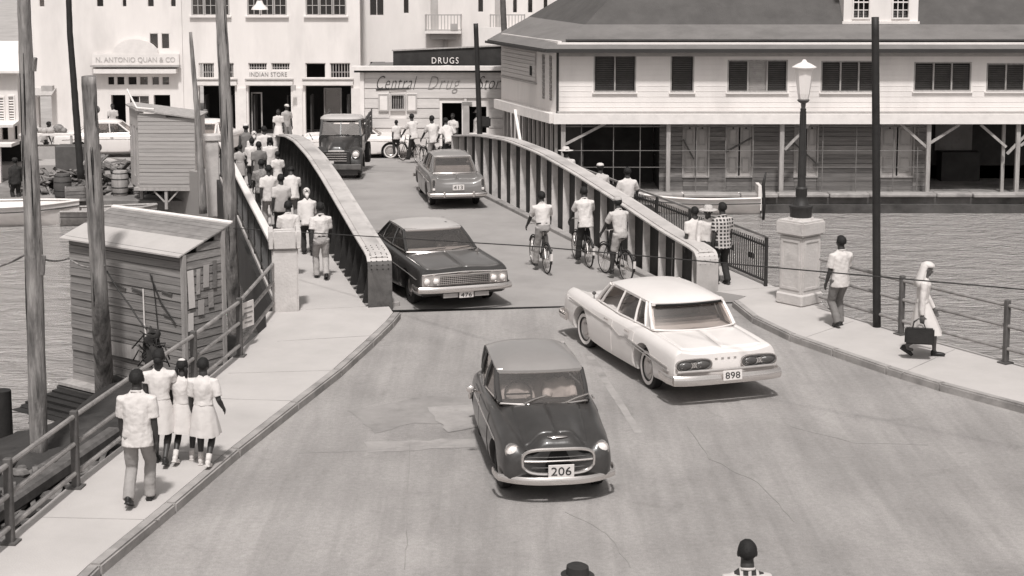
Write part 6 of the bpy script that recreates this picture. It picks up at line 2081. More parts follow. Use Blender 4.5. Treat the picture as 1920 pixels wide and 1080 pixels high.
COUNT = [0]
def person(label, loc, hd, h=1.7, skin='skin_dark', top='cloth_white', bottom='cloth_khaki', style='trousers', sleeves='short', shoes='shoe', hat=None, hatm='cloth_white',
           stride=.12, lead=1, lean=.05, arm=(None, None), pelvis=None, ankles=None, hands=None, near=False, untucked=True, head_tilt=0., head_turn=0., hair=True, group=None, bust=False, wide=1., belt=False, socks=False, hem=.29, swing=.28):
    rnd = random.Random(COUNT[0] * 7 + 3); COUNT[0] += 1
    t = thing('person', label, 'person', loc, hd, group)
    vox = .0105 if near else .019
    px, pz = pelvis if pelvis else (0., .515 * h - abs(stride) * .06 * h)
    P = V((px, 0, pz))
    u = V((math.sin(lean), 0, math.cos(lean))); f = V((math.cos(lean), 0, -math.sin(lean))); l = V((0, 1, 0))
    S = P + u * .290 * h
    N = P + u * .318 * h
    ht = lean * .4 + head_tilt
    hu = V((math.sin(ht), 0, math.cos(ht)))
    rt = M.Rotation(head_turn, 3, 'Z')
    hf = rt @ V((math.cos(ht), 0, -math.sin(ht)))
    hl = V((-hf.y, hf.x, 0)).normalized()
    H = N + hu * .088 * h + V((math.cos(ht), 0, 0)) * .012 * h
    mxh = M((hf, hl, hu)).transposed()
    # legs
    if ankles is None:
        a = stride * h
        fr, re = V((a, 0, .052 * h)), V((-a * 1.15, 0, (.052 + stride * .42) * h))
        la, ra = (fr, re) if lead > 0 else (re, fr)
        ankles = [la + V((0, .050 * h, 0)), ra - V((0, .050 * h, 0))]
        pitches = [0 if lead > 0 else stride * 4.2, stride * 4.2 if lead > 0 else 0]
    else:
        ankles = [V(q) for q in ankles]; pitches = [.15, .15]
    body, legs = B(), []
    for i, s in enumerate((1, -1)):
        hip = P + V((0, s * .052 * h, -.01 * h))
        kn, an = ik(hip, ankles[i], .245 * h, .235 * h, (1, s * .08, .1))
        legs.append((hip, kn, an))
        if not bust:
            body.tube([hip, hip.lerp(kn, .5), kn, kn.lerp(an, .3), kn.lerp(an, .75), an], [.046 * h, .043 * h, .031 * h, .033 * h, .023 * h, .020 * h], 10)
            body.tube([an, an + V((.02 * h, 0, -.025 * h)), an + V((.08 * h, 0, -.035 * h))], [.021 * h, .021 * h, .016 * h], 8)
    # arms
    arms = []
    for i, s in enumerate((1, -1)):
        sh = S + l * s * .099 * h * wide - u * .026 * h
        if hands and hands[i] is not None:
            el, wr = ik(sh, hands[i], .165 * h, .148 * h, (-.5, s * .55, -.9))
            bend = 0
        else:
            a_ = arm[i]
            if a_ is None:
                sw = (-s * lead) * swing * min(1, stride / .1) if stride else .05
                a_ = (sw, .13, .25)
            sw, ab, be = a_
            d1 = V((math.sin(sw) * math.cos(ab), s * math.sin(ab), -math.cos(sw) * math.cos(ab)))
            d2 = V((math.sin(sw + be) * math.cos(ab * .4), s * math.sin(ab * .4), -math.cos(sw + be) * math.cos(ab * .4)))
            el = sh + d1 * .165 * h; wr = el + d2 * .148 * h
        arms.append((sh, el, wr))
        body.tube([sh, sh.lerp(el, .5), el, el.lerp(wr, .35), wr], [.032 * h, .029 * h, .024 * h, .0245 * h, .016 * h], 10)
        hand(body, wr, (wr - el), s, h, 1.0 if hands else .45, near)
    # torso core, neck, head with jaw, brow, nose, ears
    body.loft([ering(P + u * z * h, rx * h, ry * h * wide, (f, l)) for z, rx, ry in ((-.03, .05, .07), (.06, .048, .068), (.15, .052, .072), (.24, .055, .088), (.285, .042, .085), (.315, .028, .036), (.345, .027, .030))])
    body.tube([N - u * .03 * h, N + hu * .02 * h, H - hu * .02 * h], [.041 * h, .039 * h, .034 * h], 10)
    body.ell(H + hu * .010 * h - hf * .004 * h, (.056 * h, .044 * h, .054 * h), 18, 14, mxh)
    body.ell(H - hu * .022 * h + hf * .014 * h, (.038 * h, .034 * h, .044 * h), 14, 10, mxh)
    body.ell(H - hu * .056 * h + hf * .030 * h, (.015 * h, .018 * h, .012 * h), 8, 6, mxh)
    body.ell(H + hf * .052 * h - hu * .014 * h, (.012 * h, .009 * h, .015 * h), 8, 6, mxh)
    body.ell(H + hf * .045 * h + hu * .010 * h, (.010 * h, .032 * h, .008 * h), 10, 6, mxh)
    body.ell(H + hf * .044 * h - hu * .036 * h, (.009 * h, .017 * h, .007 * h), 8, 6, mxh)
    for s in (1, -1): body.ell(H + hl * s * .049 * h - hu * .006 * h - hf * .004 * h, (.015 * h, .009 * h, .021 * h), 8, 6, mxh)
    bo = soft(body, 'body', skin, t, vox, 3)
    if near:
        for s in (1, -1): B().ell(H + hf * .0475 * h + hl * s * .019 * h - hu * .001 * h, (.005 * h, .008 * h, .0045 * h), 8, 6, mxh).build('eye', 'plate_white', t, smooth=2)
    # hair
    if hair:
        b = B().ell((0, 0, 0), (.067 * h, .054 * h, .060 * h), 20, 14)
        vs = []
        for v in b.v:
            v = V(v) * (1 + .05 * noise.noise(V(v) * 40))
            if v.x > .012 * h and v.z < .030 * h: v = v * .72
            if v.z < -.030 * h: v = V((v.x * .8, v.y * .85, v.z * (.85 if v.x > -.02 * h else 1.)))
            vs.append(tuple(mxh @ v + H + hu * .013 * h - hf * .007 * h))
        b.v = vs
        b.build('hair', 'hair', t, smooth=2)
        if hair == 'plaits':
            b = B()
            for s in (1, -1):
                q = H - hf * .045 * h + hl * s * .035 * h
                b = B().tube([q, q - hu * .04 * h + hl * s * .012 * h, q - hu * .10 * h + hl * s * .01 * h], [.016 * h, .017 * h, .010 * h], 8)
                b.build('plait', 'hair', t, smooth=2)
            B().ell(H + hu * .055 * h - hf * .02 * h, (.03 * h, .036 * h, .02 * h), 10, 8, mxh).build('hair_ribbon', 'cloth_white', t, smooth=2)
        if hair == 'bun':
            B().ell(H - hf * .058 * h - hu * .02 * h, (.032 * h, .036 * h, .034 * h), 12, 8).build('hair_bun', 'hair', t, smooth=2)
    # hats
    if hat == 'cap':
        b = B(); b.lathe([(.056 * h, 0), (.058 * h, .016 * h), (.050 * h, .036 * h), (.026 * h, .048 * h), (0, .050 * h)], (0, 0, 0), 16)
        b.v = [tuple(mxh @ V((x * 1.12, y * .96, z)) + H + hu * .024 * h - hf * .004 * h) for x, y, z in b.v]
        o = b.build('cap', hatm, t, smooth=2)
        b = B().ell((.062 * h, 0, .002 * h), (.034 * h, .040 * h, .005 * h), 12, 6)
        b.v = [tuple(mxh @ V(v) + H + hu * .022 * h) for v in b.v]
        b.build('peak', hatm, o, smooth=2)
    elif hat == 'straw':
        b = B().lathe([(.056 * h, .0), (.115 * h, -.006 * h), (.118 * h, .0), (.060 * h, .008 * h), (.055 * h, .040 * h), (.046 * h, .056 * h), (0, .060 * h)], (0, 0, 0), 24)
        b.v = [tuple(mxh @ V((x * 1.08, y, z)) + H + hu * .026 * h) for x, y, z in b.v]
        b.build('brimmed_hat', hatm, t, smooth=True)
    elif hat == 'scarf':
        b = B().ell((0, 0, 0), (.066 * h, .055 * h, .066 * h), 18, 12)
        b.v = [tuple(mxh @ (V(v) * (.80 if v[0] > .02 * h and v[2] < .022 * h else 1)) + H + hu * .010 * h - hf * .008 * h) for v in b.v]
        o = b.build('headscarf', hatm, t, smooth=2)
        B().tube([H - hf * .055 * h - hu * .02 * h, H - hf * .075 * h - hu * .09 * h], [.035 * h, .012 * h], 8).build('scarf_tail', hatm, o, smooth=2)
    elif hat == 'veil':
        rings = []
        for z, rx, ry, xo in ((.069, .012, .012, -.004), (.064, .040, .036, -.004), (.045, .064, .054, -.005), (.02, .064, .058, -.012), (-.02, .056, .062, -.024), (-.07, .055, .072, -.034), (-.13, .055, .092, -.042), (-.19, .058, .108, -.050)):
            rings.append([tuple(mxh @ V((xo * h + rx * h * math.cos(a), ry * h * math.sin(a), z * h)) + H) for a in [2 * math.pi * k / 22 for k in range(22)]])
        # leave the face open: pull the lower front ring points back round the cheeks
        b = B()
        for r_, (z, *_) in zip(rings, ((.078,), (.068,), (.045,), (.02,), (-.02,), (-.07,), (-.13,), (-.19,))):
            if z < .03:
                for k in list(range(0, 5)) + list(range(18, 22)):
                    kk = k if k < 11 else k - 22
                    a = 1.45 * (1 if kk >= 0 else -1) + kk * .02
                    v = mxh.transposed() @ (V(r_[k]) - H)
                    r_[k] = tuple(mxh @ V((.012 * h * math.cos(kk) - .012 * h, (.050 + max(0, -z) * .22) * h * (1 if kk >= 0 else -1) * (1 if kk else .96), z * h)) + H) if abs(kk) > 0 else tuple(mxh @ V((-.02 * h, 0, z * h)) + H)
        b.loft(rings, True, True)
        b.build('veil', hatm, t, smooth=2)
        b = B().lathe([(.059 * h, 0), (.064 * h, .012 * h), (.060 * h, .03 * h), (.03 * h, .05 * h), (0, .054 * h)], (0, 0, 0), 18)
        b.v = [tuple(mxh @ V((x * 1.04, y * .9, z)) + H + hu * .024 * h) for x, y, z in b.v]
        b.build('veil_band', hatm, t, smooth=2)
    elif hat == 'trilby':
        b = B().lathe([(.056 * h, .0), (.086 * h, -.002 * h), (.088 * h, .004 * h), (.061 * h, .010 * h), (.057 * h, .052 * h), (.040 * h, .062 * h), (0, .056 * h)], (0, 0, 0), 20)
        b.v = [tuple(mxh @ V((x * 1.15, y, z)) + H + hu * .026 * h) for x, y, z in b.v]
        b.build('felt_hat', hatm, t, smooth=True)
    # upper garment
    b = B()
    if style == 'dress': rows = ((.055, .066, .090), (.10, .060, .082), (.20, .068, .094), (.250, .064, .104), (.278, .054, .086), (.300, .043, .062), (.316, .036, .042), (.328, .033, .037))
    elif untucked: rows = ((-.075, .076, .108), (-.03, .076, .106), (.08, .070, .096), (.18, .073, .102), (.245, .070, .112), (.278, .058, .092), (.300, .046, .066), (.318, .037, .044), (.330, .034, .039))
    else: rows = ((.020, .066, .090), (.06, .070, .094), (.12, .071, .096), (.20, .072, .102), (.245, .068, .112), (.278, .056, .092), (.300, .045, .066), (.318, .037, .044), (.330, .034, .039))
    b.loft([[p * (1 + .018 * noise.noise(p * 11 + V((COUNT[0], 0, 0)))) if 0 else p + l * .009 * h * noise.noise(V((p.x * 14, p.y * 14, p.z * 7)) + V((COUNT[0], 0, 0))) + f * .012 * h * noise.noise(p * 12 + V((COUNT[0], 5, 0))) for p in ering(P + u * z * h, rx * h, ry * h * wide, (f, l), 22)] for z, rx, ry in rows])
    for i, (sh, el, wr) in enumerate(arms):
        inn = sh - l * (1, -1)[i] * .03 * h
        if sleeves == 'long': b.tube([inn, sh, sh.lerp(el, .5), el, wr], [.036 * h, .041 * h, .036 * h, .031 * h, .026 * h], 12)
        elif sleeves == 'short': b.tube([inn, sh, sh.lerp(el, .45), sh.lerp(el, .82)], [.036 * h, .042 * h, .042 * h, .041 * h], 12)
        elif sleeves == 'cap': b.tube([inn, sh, sh.lerp(el, .42)], [.036 * h, .042 * h, .046 * h], 12)
    soft(b, 'shirt' if style != 'dress' else 'bodice', top, t, vox * 1.05, 3)
    if sleeves in ('short',) and style != 'dress' and near:
        b = B().tube([N + f * .03 * h + l * .035 * h - u * .012 * h, N - f * .03 * h + l * .03 * h + u * .006 * h, N - f * .038 * h + u * .008 * h, N - f * .03 * h - l * .03 * h + u * .006 * h, N + f * .03 * h - l * .035 * h - u * .012 * h], .009 * h, 6, 1.)
        b.build('collar', top, t, smooth=2)
    # lower garment
    if not bust:
        if style == 'trousers':
            b = B()
            b.loft([ering(P + u * z * h, rx * h, ry * h, (f, l), 18) for z, rx, ry in ((-.06, .058, .082), (-.03, .068, .094), (.02, .066, .091), (.062, .058, .082))])
            for hip, kn, an in legs:
                e = an + V((0, 0, -.018 * h))
                b.tube([hip + V((0, 0, .02 * h)), hip.lerp(kn, .35), kn, kn.lerp(an, .5), e], [.058 * h, .054 * h, .043 * h, .042 * h, .041 * h], 12)
            soft(b, 'trousers', bottom, t, vox * 1.05, 3)
            if belt: B().loft([ering(P + u * z * h, .068 * h, .094 * h, (f, l), 18) for z in (.040, .056)]).build('belt', 'shoe', t, smooth=2)
        elif style == 'shorts':
            b = B()
            b.loft([ering(P + u * z * h, rx * h, ry * h, (f, l), 18) for z, rx, ry in ((-.06, .058, .082), (-.03, .068, .094), (.02, .066, .091), (.062, .058, .082))])
            for hip, kn, an in legs: b.tube([hip + V((0, 0, .02 * h)), hip.lerp(kn, .4), hip.lerp(kn, .9)], [.058 * h, .056 * h, .052 * h], 12)
            soft(b, 'shorts', bottom, t, vox * 1.05, 3)
        else:
            rings = []
            top_ = .075
            nn = 40
            mid = (legs[0][1] + legs[1][1]) / 2
            for k in range(9):
                w_ = k / 8
                z = (pz + top_ * h) * (1 - w_) + hem * h * w_
                fl = .3 + .7 * w_
                rx = (.056 + .075 * w_ ** .8) * h + stride * .22 * h * w_; ry = (.078 + .065 * w_ ** .7) * h * wide
                cx = px + (mid.x - px) * w_ * .6
                ring = []
                for q in range(nn):
                    a = 2 * math.pi * q / nn
                    r_ = 1 + .055 * w_ * math.sin(a * 9 + 1.3 * math.sin(a * 2 + COUNT[0])) + .02 * w_ * math.sin(a * 4 + COUNT[0])
                    ring.append((cx + rx * r_ * math.cos(a), ry * r_ * math.sin(a), z + .006 * h * w_ * math.sin(a * 3)))
                rings.append(ring)
            b = B().loft(rings, True, False)
            k = len(b.v)
            b.build('skirt', bottom if style == 'skirt' else top, t, smooth=2)
        for i, (hip, kn, an) in enumerate(legs):
            b = B()
            pt = pitches[i]
            mx = M.Rotation(pt, 3, 'Y')
            toe = V((0, 0, -.034 * h))
            b.ell(an + mx @ V((.040 * h, 0, -.030 * h)), (.078 * h, .028 * h, .022 * h), 14, 8, mx)
            b.ell(an + mx @ V((-.004 * h, 0, -.014 * h)), (.032 * h, .026 * h, .030 * h), 12, 8, mx)
            b.box(an + mx @ V((.036 * h, 0, -.0465 * h)), (.140 * h, .046 * h, .010 * h), mx=mx)
            soft(b, 'shoe', shoes, t, .009 if near else .016, 2)
            if socks: B().tube([an + V((0, 0, -.005 * h)), an.lerp(kn, .28)], [.025 * h, .027 * h], 10).build('sock', 'cloth_white', t, smooth=2)
    return t

def seated(label, car, x, y, z, skin='skin_dark', top='cloth_white', hat=None, hatm='cloth_white', h=1.68, turn=0., hands=None, arm=None, hair=True):
    """head and shoulders of someone sitting in a vehicle; the place is given in the vehicle's own axes"""
    bpy.context.view_layer.update()
    p = car.matrix_world @ V((x, y, z))
    return person(label, p, car.rotation_euler.z + turn, h, skin, top, bust=True, hat=hat, hatm=hatm, stride=0, lean=-.05, pelvis=(0, .0), ankles=[(.4, .1, -.1), (.4, -.1, -.1)], arm=arm or ((.7, .1, .8), (.7, .1, .8)), hands=hands, hair=hair, group='people sitting in the vehicles')

UP = math.pi / 2
# --- the group on the near left pavement
G1 = 'people walking up the near left pavement'
person('man in loose white shirt and khaki trousers walking nearest the camera on the left pavement', (-4.783, 19.853, .12), UP + .0, 1.80, bottom='cloth_khaki', stride=.10, lead=-1, near=True, group=G1, lean=.03, wide=1.04, arm=((.12, .10, .25), (-.05, .10, .22)))
G1b = 'girls in white dresses on the near left pavement'
person('girl in white dress by the railing, tallest of the three in front of the man', (-4.859, 21.462, .12), UP + .05, 1.66, style='dress', bottom='cloth_white', sleeves='cap', stride=.08, lead=1, near=True, shoes='shoe', group=G1b, hair='bun', arm=((.1, .1, .3), (.55, .15, 1.0)))
person('small girl with dark plaits and white ribbon between two taller girls in white', (-4.560, 21.556, .12), UP - .1, 1.50, style='dress', bottom='cloth_white', sleeves='cap', stride=.09, lead=-1, near=True, shoes='shoe_pale', socks=True, group=G1b, hair='plaits', hem=.30)
person('girl in white dress and white socks nearest the kerb with elbow bent', (-4.236, 21.369, .12), UP - .05, 1.56, style='dress', bottom='cloth_white', sleeves='short', stride=.07, lead=1, near=True, shoes='shoe_pale', socks=True, group=G1b, hair=True, arm=((.1, .1, .3), (-.15, .25, .95)))

# --- the crowd on the left footway
G2 = 'people on the left footway of the bridge'
LB = math.atan2(dl.y, dl.x)
Z = .12
person('man in white shirt, belt and pale trousers last in the crowd on the left footway', (-4.161, 34.372, Z), LB, 1.72, bottom='cloth_light', stride=.09, lead=1, untucked=False, belt=True, group=G2, near=True)
person('man in white shirt and black trousers walking beside the broken pillar', (-4.885, 34.548, Z), LB, 1.72, bottom='cloth_dark', stride=.06, lead=-1, untucked=True, group=G2, near=True)
person('stooping person with white headscarf and white blouse against the dark girder', (-4.811, 37.211, Z), LB, 1.62, bottom='cloth_dark', stride=.08, lead=1, lean=.30, hat='scarf', sleeves='long', group=G2)
person('man with bare head and cream shirt just ahead of the black-trousered man', (-5.694, 39.071, Z), LB, 1.70, top='cloth_cream', bottom='cloth_dark', stride=.08, group=G2)
person('person in white with rounded shoulders and head bowed beside the girder', (-5.731, 41.287, Z), LB, 1.62, top='cloth_white', bottom='cloth_grey', stride=.07, lean=.38, head_tilt=.5, sleeves='short', wide=1.1, group=G2)
person('boy in mottled shirt and dark trousers against the pale footway rail', (-6.685, 42.315, Z), LB, 1.66, top='cloth_mid', bottom='cloth_dark', stride=.10, lead=-1, group=G2)
person('woman in white blouse and pale flared skirt with a white bow in her hair', (-7.285, 47.855, Z), LB, 1.64, top='cloth_white', bottom='cloth_light', style='skirt', sleeves='cap', stride=.05, hair='plaits', group=G2, hem=.34)
person('woman in grey dress between the boy and the flared white blouse', (-7.452, 46.764, Z), LB, 1.62, top='cloth_grey', style='dress', stride=.05, group=G2)
person('man in white cap and dark waistcoat over white sleeves, farthest on the left footway', (-8.476, 50.690, Z), LB, 1.74, top='cloth_grey', bottom='cloth_dark', hat='cap', stride=.08, sleeves='none', group=G2)
person('person in white near the rail behind the waistcoated man', (-7.905, 48.306, Z), LB, 1.55, top='cloth_white', bottom='cloth_dark', stride=.08, lead=-1, group=G2)
person('child in pale frock half hidden by the tall lamp pole', (-8.263, 48.306, Z), LB, 1.35, top='cloth_light', style='dress', stride=.04, group=G2)

person('man in white shirt walking close beside the pale rail ahead of the broken pillar', (-6.256, 40.792, Z), LB, 1.70, bottom='cloth_khaki', stride=.09, group=G2)
person('child in white between the flared skirt and the dark girder', (-6.809, 46.132, Z), LB, 1.40, top='cloth_white', style='dress', stride=.05, group=G2)
person('woman in pale headscarf and white frock far along the left footway', (-8.064, 49.709, Z), LB, 1.60, top='cloth_white', style='dress', hat='scarf', stride=.05, group=G2)
person('man in white shirt at the very far end of the left footway', (-7.820, 50.195, Z), LB, 1.72, bottom='cloth_dark', stride=.08, group=G2)
# --- far street
G3 = 'people on the far street'
zs_ = -.80
person('child in white shirt and dark shorts standing right of the lorry', (-4.471, 61.625, -.50), UP + .4, 1.36, bottom='cloth_dark', style='trousers', stride=.05, group=G3)
person('woman in pale dress at the dark shop opening left of the truck', (-9.761, 66.540, zs_), -UP, 1.62, top='cloth_white', style='dress', group=G3, stride=.02)
person('man in grey shirt beside the pale dressed woman at the shop opening', (-9.533, 67.306, zs_), -UP + .6, 1.76, top='cloth_light', bottom='cloth_grey', group=G3, stride=.02, hat='cap')
person('man in white shirt at the drug store doorway', (-2.364, 63.988, zs_), -UP - .5, 1.70, bottom='cloth_dark', group=G3, stride=.02)
person('man in white coat and pale hat carrying a dark bundle past the drug store', (-1.448, 64.340, zs_), .2, 1.78, top='cloth_cream', bottom='cloth_light', sleeves='long', hat='trilby', hatm='straw', group=G3, stride=.06, arm=((.6, .1, 1.2), (.6, .1, 1.2)))
props(B().box((0, 0, 0), (.55, .35, .42)).build('dark_bundle', 'cloth_dark', None, bevel=.06, seg=2, smooth=True, loc=(-1.122, 63.200, 0.599)), 'dark bundle held by the man in the pale hat', 'bundle')
person('person in pale frock in front of the arched white shop', (-17.367, 69.300, zs_), -UP, 1.6, top='cloth_cream', style='dress', group=G3, stride=.02)
person('man in dark jacket by the parked car behind the stilt hut', (-12.471, 64.697, zs_), UP, 1.78, top='cloth_dark', bottom='cloth_grey', sleeves='long', hat='cap', hatm='cloth_grey', group=G3, stride=.02)
person('stallholder in white shirt leaning over the trestle table on the quay', (-19.491, 66.222, -1.30), .4, 1.66, bottom='cloth_dark', lean=.35, group=G3, stride=.04)
person('boatman in black clothes standing in the white boat at the left edge', (-17.518, 55.969, -1.62), 2.2, 1.72, top='cloth_dark', bottom='cloth_dark', sleeves='long', hat='cap', hatm='cloth_dark', group=G3, stride=.03)

# --- right footway
G4 = 'people on the right footway of the bridge'
RBh = math.atan2(dr.y, dr.x)
def onR(t, off): return RG0.lerp(RG1, t) + nr * off
q = onR(.545, 1.0)
person('person under a broad white sunhat behind the right girder', (q.x, q.y, Z), RBh, 1.78, hat='straw', hatm='cloth_white', group=G4, stride=.06, wide=1.1)
q = onR(.405, .95)
person('man in light cap and cream shirt behind the sloping right girder', (q.x, q.y, Z), RBh, 1.70, top='cloth_cream', hat='cap', hatm='cloth_white', group=G4, stride=.06)
q = onR(.33, 1.10)
person('man in white shirt tucked into belted trousers looking over the right fence', (q.x, q.y, Z), RBh - .1, 1.78, untucked=False, belt=True, bottom='cloth_light', group=G4, stride=.04, arm=((.1, .3, .5), (.4, .4, .6)))
person('woman in white blouse at the left of the trio by the iron fence', (3.953, 34.083, Z), RBh, 1.66, top='cloth_white', bottom='cloth_dark', style='skirt', group=G4, stride=.03)
person('woman in pale brimmed hat and white blouse facing the camera by the iron fence', (4.205, 33.968, Z), RBh + math.pi - .2, 1.70, top='cloth_white', bottom='cloth_dark', style='skirt', sleeves='long', hat='straw', hatm='straw', group=G4, stride=.03, near=True, hem=.22)
person('man in checked shirt and black trousers standing at the iron fence', (4.517, 33.798, Z), RBh + .1, 1.80, top='cloth_check', bottom='cloth_dark', group=G4, stride=.04, near=True)

# --- right pavement
person('man in white shirt and grey trousers strolling on the right pavement by the pillar', (6.226, 29.844, .12), UP + .35, 1.78, top='cloth_white', bottom='cloth_grey', stride=.055, lead=-1, near=True, shoes='shoe', group='people on the right pavement', lean=-.02, arm=((.08, .14, .28), (.35, .10, .6)))
nun = person('nun in white habit and veil striding along the right pavement with a black bag', (7.198, 27.546, .12), -.22, 1.72, skin='skin_mid', top='cloth_white', style='dress', sleeves='long', hat='veil', hair=False, stride=.135, lead=1, near=True, wide=1.12, group='people on the right pavement', hem=.25, arm=((.2, .1, .3), (-.10, .12, .12)), head_tilt=.15)
bpy.context.view_layer.update()
hp = nun.matrix_world @ V((-.06, -.30, .64))
bag = thing('handbag', 'black rectangular bag carried by the nun in white', 'bag', hp, -.22)
B().box((0.02, -.02, -.20), (.50, .14, .28)).build('bag_body', 'leather_bag', bag, bevel=.025, seg=2, smooth=True)
for y in (-.05, .02):
    B().tube([(-.10, y, -.07), (-.08, y, .04), (0, y * .3, .10), (.08, y, .04), (.12, y, -.07)], .010, 6).build('bag_handle', 'leather_bag', bag, smooth=True)

# --- two heads at the bottom of the picture
person('bare-headed man at the bottom edge, only his dark head and collar in view', (2.20, 14.35, 0), UP, 1.72, top='cloth_check', bottom='cloth_dark', near=True, sleeves='short', group='men at the bottom edge', stride=.06)
person('man in dark felt hat at the bottom edge, only the hat in view', (.62, 13.82, 0), UP + .6, 1.66, top='cloth_light', bottom='cloth_dark', near=True, hat='trilby', hatm='cloth_dark', group='men at the bottom edge', stride=.06)

# --- bicycles and riders
def make_bicycle():
    t = thing('bicycle', 'black bicycle', 'bicycle')
    for x, nm in ((-.53, 'r'), (.55, 'f')):
        w_ = bpy.data.objects.new('wheel', None); COL.objects.link(w_); w_.parent = t; w_.location = (x, 0, .34)
        b = B(); ring = [(.325 * math.cos(a), 0, .325 * math.sin(a)) for a in [2 * math.pi * k / 28 for k in range(29)]]
        b.tube(ring, .019, 7, cap=False).build('tyre', 'rubber', w_, smooth=2)
        b = B(); b.tube([(p[0] * .93, 0, p[2] * .93) for p in ring], .010, 6, cap=False).build('rim', 'hubcap', w_, smooth=2)
        b = B()
        for k in range(20):
            a = 2 * math.pi * k / 20
            b.bar((.02 * math.cos(a), (.03 if k % 2 else -.03), .02 * math.sin(a)), (.30 * math.cos(a), 0, .30 * math.sin(a)), .004)
        b.build('spokes', 'hubcap', w_, kind='stuff')
        B().lathe([(.02, -.05), (.025, -.03), (.018, 0), (.025, .03), (.02, .05)], (0, 0, 0), 8, 'y').build('hub', 'hubcap', w_)
        arc = [(.375 * math.cos(a), 0, .375 * math.sin(a)) for a in [(1.0 if x < 0 else .5) + k * 2.3 / 12 for k in range(13)]]
        B().tube(arc, .024, 6, .5).build('mudguard', 'iron', w_, smooth=2)
    B().box((-.915, 0, .44), (.014, .06, .16)).build('mudguard_tail', 'plate_white', t)
    bb, sd, hd_, ra, fa = V((-.06, 0, .29)), V((-.22, 0, .82)), V((.36, 0, .84)), V((-.53, 0, .34)), V((.55, 0, .34))
    b = B()
    b.tube([bb, sd], .015, 7); b.tube([sd + V((.02, 0, -.03)), hd_], .015, 7); b.tube([bb, hd_ - V((-.02, 0, .14))], .016, 7)
    b.tube([hd_ + V((-.02, 0, .06)), hd_ - V((-.04, 0, .18))], .018, 7)
    for s in (-1, 1):
        b.tube([bb + V((0, s * .02, 0)), ra + V((0, s * .05, 0))], .010, 6)
        b.tube([sd + V((0, s * .02, -.04)), ra + V((0, s * .05, 0))], .009, 6)
    b.build('frame', 'iron', t, smooth=2)
    b = B()
    for s in (-1, 1): b.tube([hd_ + V((.03, s * .035, -.2)), fa + V((0, s * .05, 0))], .011, 6)
    b.build('fork', 'iron', t, smooth=2)
    b = B(); b.tube([hd_ + V((-.02, 0, .05)), hd_ + V((-.03, 0, .17))], .012, 6)
    b.tube([(.14, .28, .98), (.26, .27, 1.0), (.36, .14, 1.02), (.36, 0, 1.01), (.36, -.14, 1.02), (.26, -.27, 1.0), (.14, -.28, .98)], .012, 6)
    b.build('handlebar', 'hubcap', t, smooth=2)
    b = B(); b.tube([sd, sd + V((-.03, 0, .10))], .013, 6); b.build('seat_post', 'hubcap', t)
    b = B().ell((-.27, 0, .945), (.10, .085, .03), 12, 8); b.ell((-.15, 0, .945), (.12, .035, .022), 10, 6)
    b.build('saddle', 'leather_bag', t, smooth=2)
    b = B(); b.bar(bb + V((0, .07, 0)), bb + V((.02, .07, -.17)), .018); b.bar(bb + V((0, -.07, 0)), bb + V((-.02, -.07, .17)), .018)
    b.tube([bb + V((0, -.07, 0)), bb + V((0, .07, 0))], .012, 6)
    b.build('crank', 'hubcap', t)
    for y, dz, dx in ((.12, -.17, .02), (-.12, .17, -.02)): B().box(bb + V((dx, y, dz)), (.09, .09, .02)).build('pedal', 'rubber', t)
    B().lathe([(0, -.004), (.09, -.004), (.09, .004), (0, .004)], bb + V((0, -.05, 0)), 18, 'y').build('chainring', 'iron', t)
    B().box((-.90, 0, .60), (.02, .05, .05)).build('rear_reflector', 'lens_red', t)
    return t
bike0 = make_bicycle()
riders = [
    ((0.648, 36.065), RBh - .04, 'black bicycle of the cyclist in khaki trousers, left of the three', 'cyclist in white shirt and khaki trousers, left of the three riders', dict(top='cloth_white', bottom='cloth_khaki', untucked=False)),
    ((1.644, 36.772), RBh - .06, 'black bicycle under the rider in black trousers', 'cyclist in white shirt and black trousers in the middle of the three', dict(top='cloth_white', bottom='cloth_dark', untucked=True)),
    ((2.312, 35.142), RBh + .10, 'bicycle with pale rear wheel just beyond the white car', 'cyclist in cap, cream shirt and pale shorts just beyond the white car', dict(top='cloth_cream', bottom='cloth_light', style='shorts', hat='cap', hatm='cloth_light', untucked=False)),
    ((-2.768, 54.157), RBh + .2, 'bicycle half hidden beyond the roof of the grey finned car', 'cyclist in white shirt beyond the grey finned car, left of a pair', dict(top='cloth_white', bottom='cloth_light')),
    ((-2.200, 53.609), RBh + .1, 'bicycle beside the right girder hidden behind the grey finned car', 'cyclist bent forward in white shirt beside the far end of the right girder', dict(top='cloth_white', bottom='cloth_dark', lean=.6)),
    ((-3.775, 59.126), RBh + .35, 'bicycle of the tall rider shading his eyes by the drug store', 'rider in white shirt and dark trousers shading his eyes by the drug store', dict(top='cloth_white', bottom='cloth_dark', shade=True)),
]
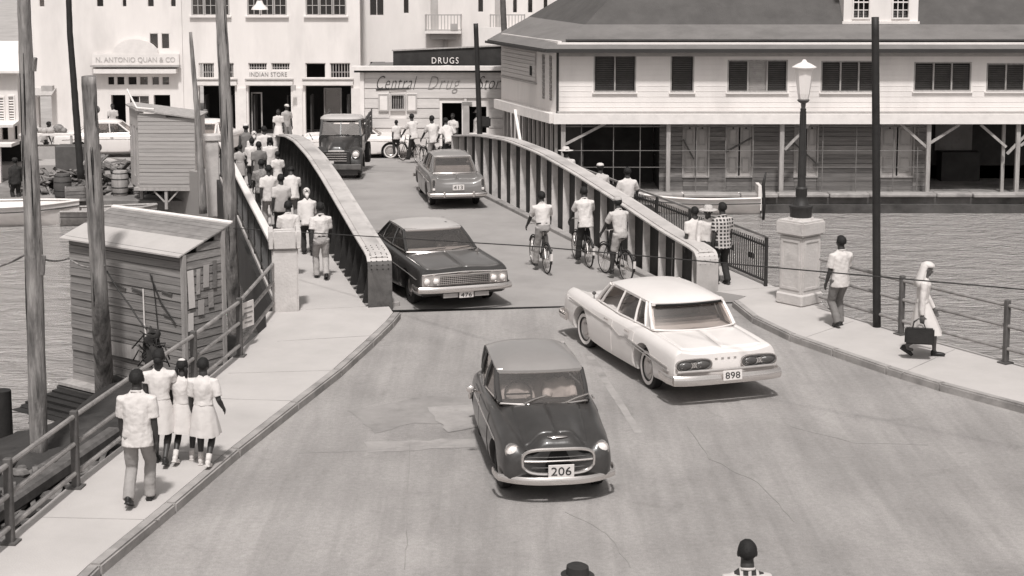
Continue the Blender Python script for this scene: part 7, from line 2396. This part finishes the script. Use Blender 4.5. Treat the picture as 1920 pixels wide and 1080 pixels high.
for i, ((x, y), hd_, bl, rl, kw) in enumerate(riders):
    bk = bike0 if i == 0 else copy_tree(bike0)
    z = 0 if y < 53 else -.81 * (y - 53.5) / 9.5
    bk.location = (x, y, z); bk.rotation_euler = (0, 0, hd_)
    bk['label'] = bl; bk['group'] = 'bicycles on the bridge'
    shade = kw.pop('shade', False)
    hands = [(.16, .275, 1.0), (.16, -.275, 1.0)]
    if shade: hands[1] = (.08, -.10, 1.62)
    kw.setdefault('lean', .24)
    person(rl, (x, y, z), hd_, 1.72, stride=0, pelvis=(-.24, 1.02), ankles=[(-.05, .12, .185), (-.10, -.12, .525)], hands=hands, group='cyclists on the bridge', near=(i < 3), belt=(i == 0), **kw)

# --- people in the vehicles
seated('passenger in white shirt and cap behind the windscreen of the small dark car', small, .16, .30, .66, top='cloth_white', skin='skin_mid', hat='scarf')
seated('driver in pale shirt at the wheel of the small dark car', small, .16, -.30, .62, top='cloth_cream', skin='skin_mid')
seated('passenger in pale clothes in the middle of the small dark car', small, .05, .06, .63, top='cloth_light', skin='skin_pale')
seated('driver of the pale saloon seen through its open front window', pale, .18, .36, .60, top='cloth_light', skin='skin_mid')
seated('driver of the wide dark saloon behind its windscreen', dark, .12, .36, .60, top='cloth_grey', skin='skin_mid')
seated('left rider seen through the rear window of the grey finned car', greyc, .0, .28, .58, top='cloth_light', skin='skin_mid')
seated('right rider seen through the rear window of the grey finned car', greyc, .0, -.28, .58, top='cloth_light', skin='skin_mid')
seated('lorry driver behind the divided windscreen', truck, -.35, .36, 1.20, top='cloth_grey', skin='skin_mid')
# ---------------------------------------------------------------- turn lettering and live modifiers into plain meshes, in one pass
bpy.context.view_layer.update()
dg = bpy.context.evaluated_depsgraph_get()
todo = [o for o in sc.objects if o.type == 'FONT' or (o.type == 'MESH' and len(o.modifiers))]
new = [(o, bpy.data.meshes.new_from_object(o.evaluated_get(dg), preserve_all_data_layers=False, depsgraph=dg)) for o in todo]
for o, me in new:
    if o.type == 'FONT':
        q = bpy.data.objects.new('lettering', me)
        COL.objects.link(q)
        q.parent = o.parent
        q.matrix_basis = o.matrix_basis.copy()
        for k in list(o.keys()):
            if isinstance(o[k], str): q[k] = o[k]
        bpy.data.objects.remove(o)
    else:
        o.modifiers.clear()
        o.data = me
        for p in me.polygons: p.use_smooth = True
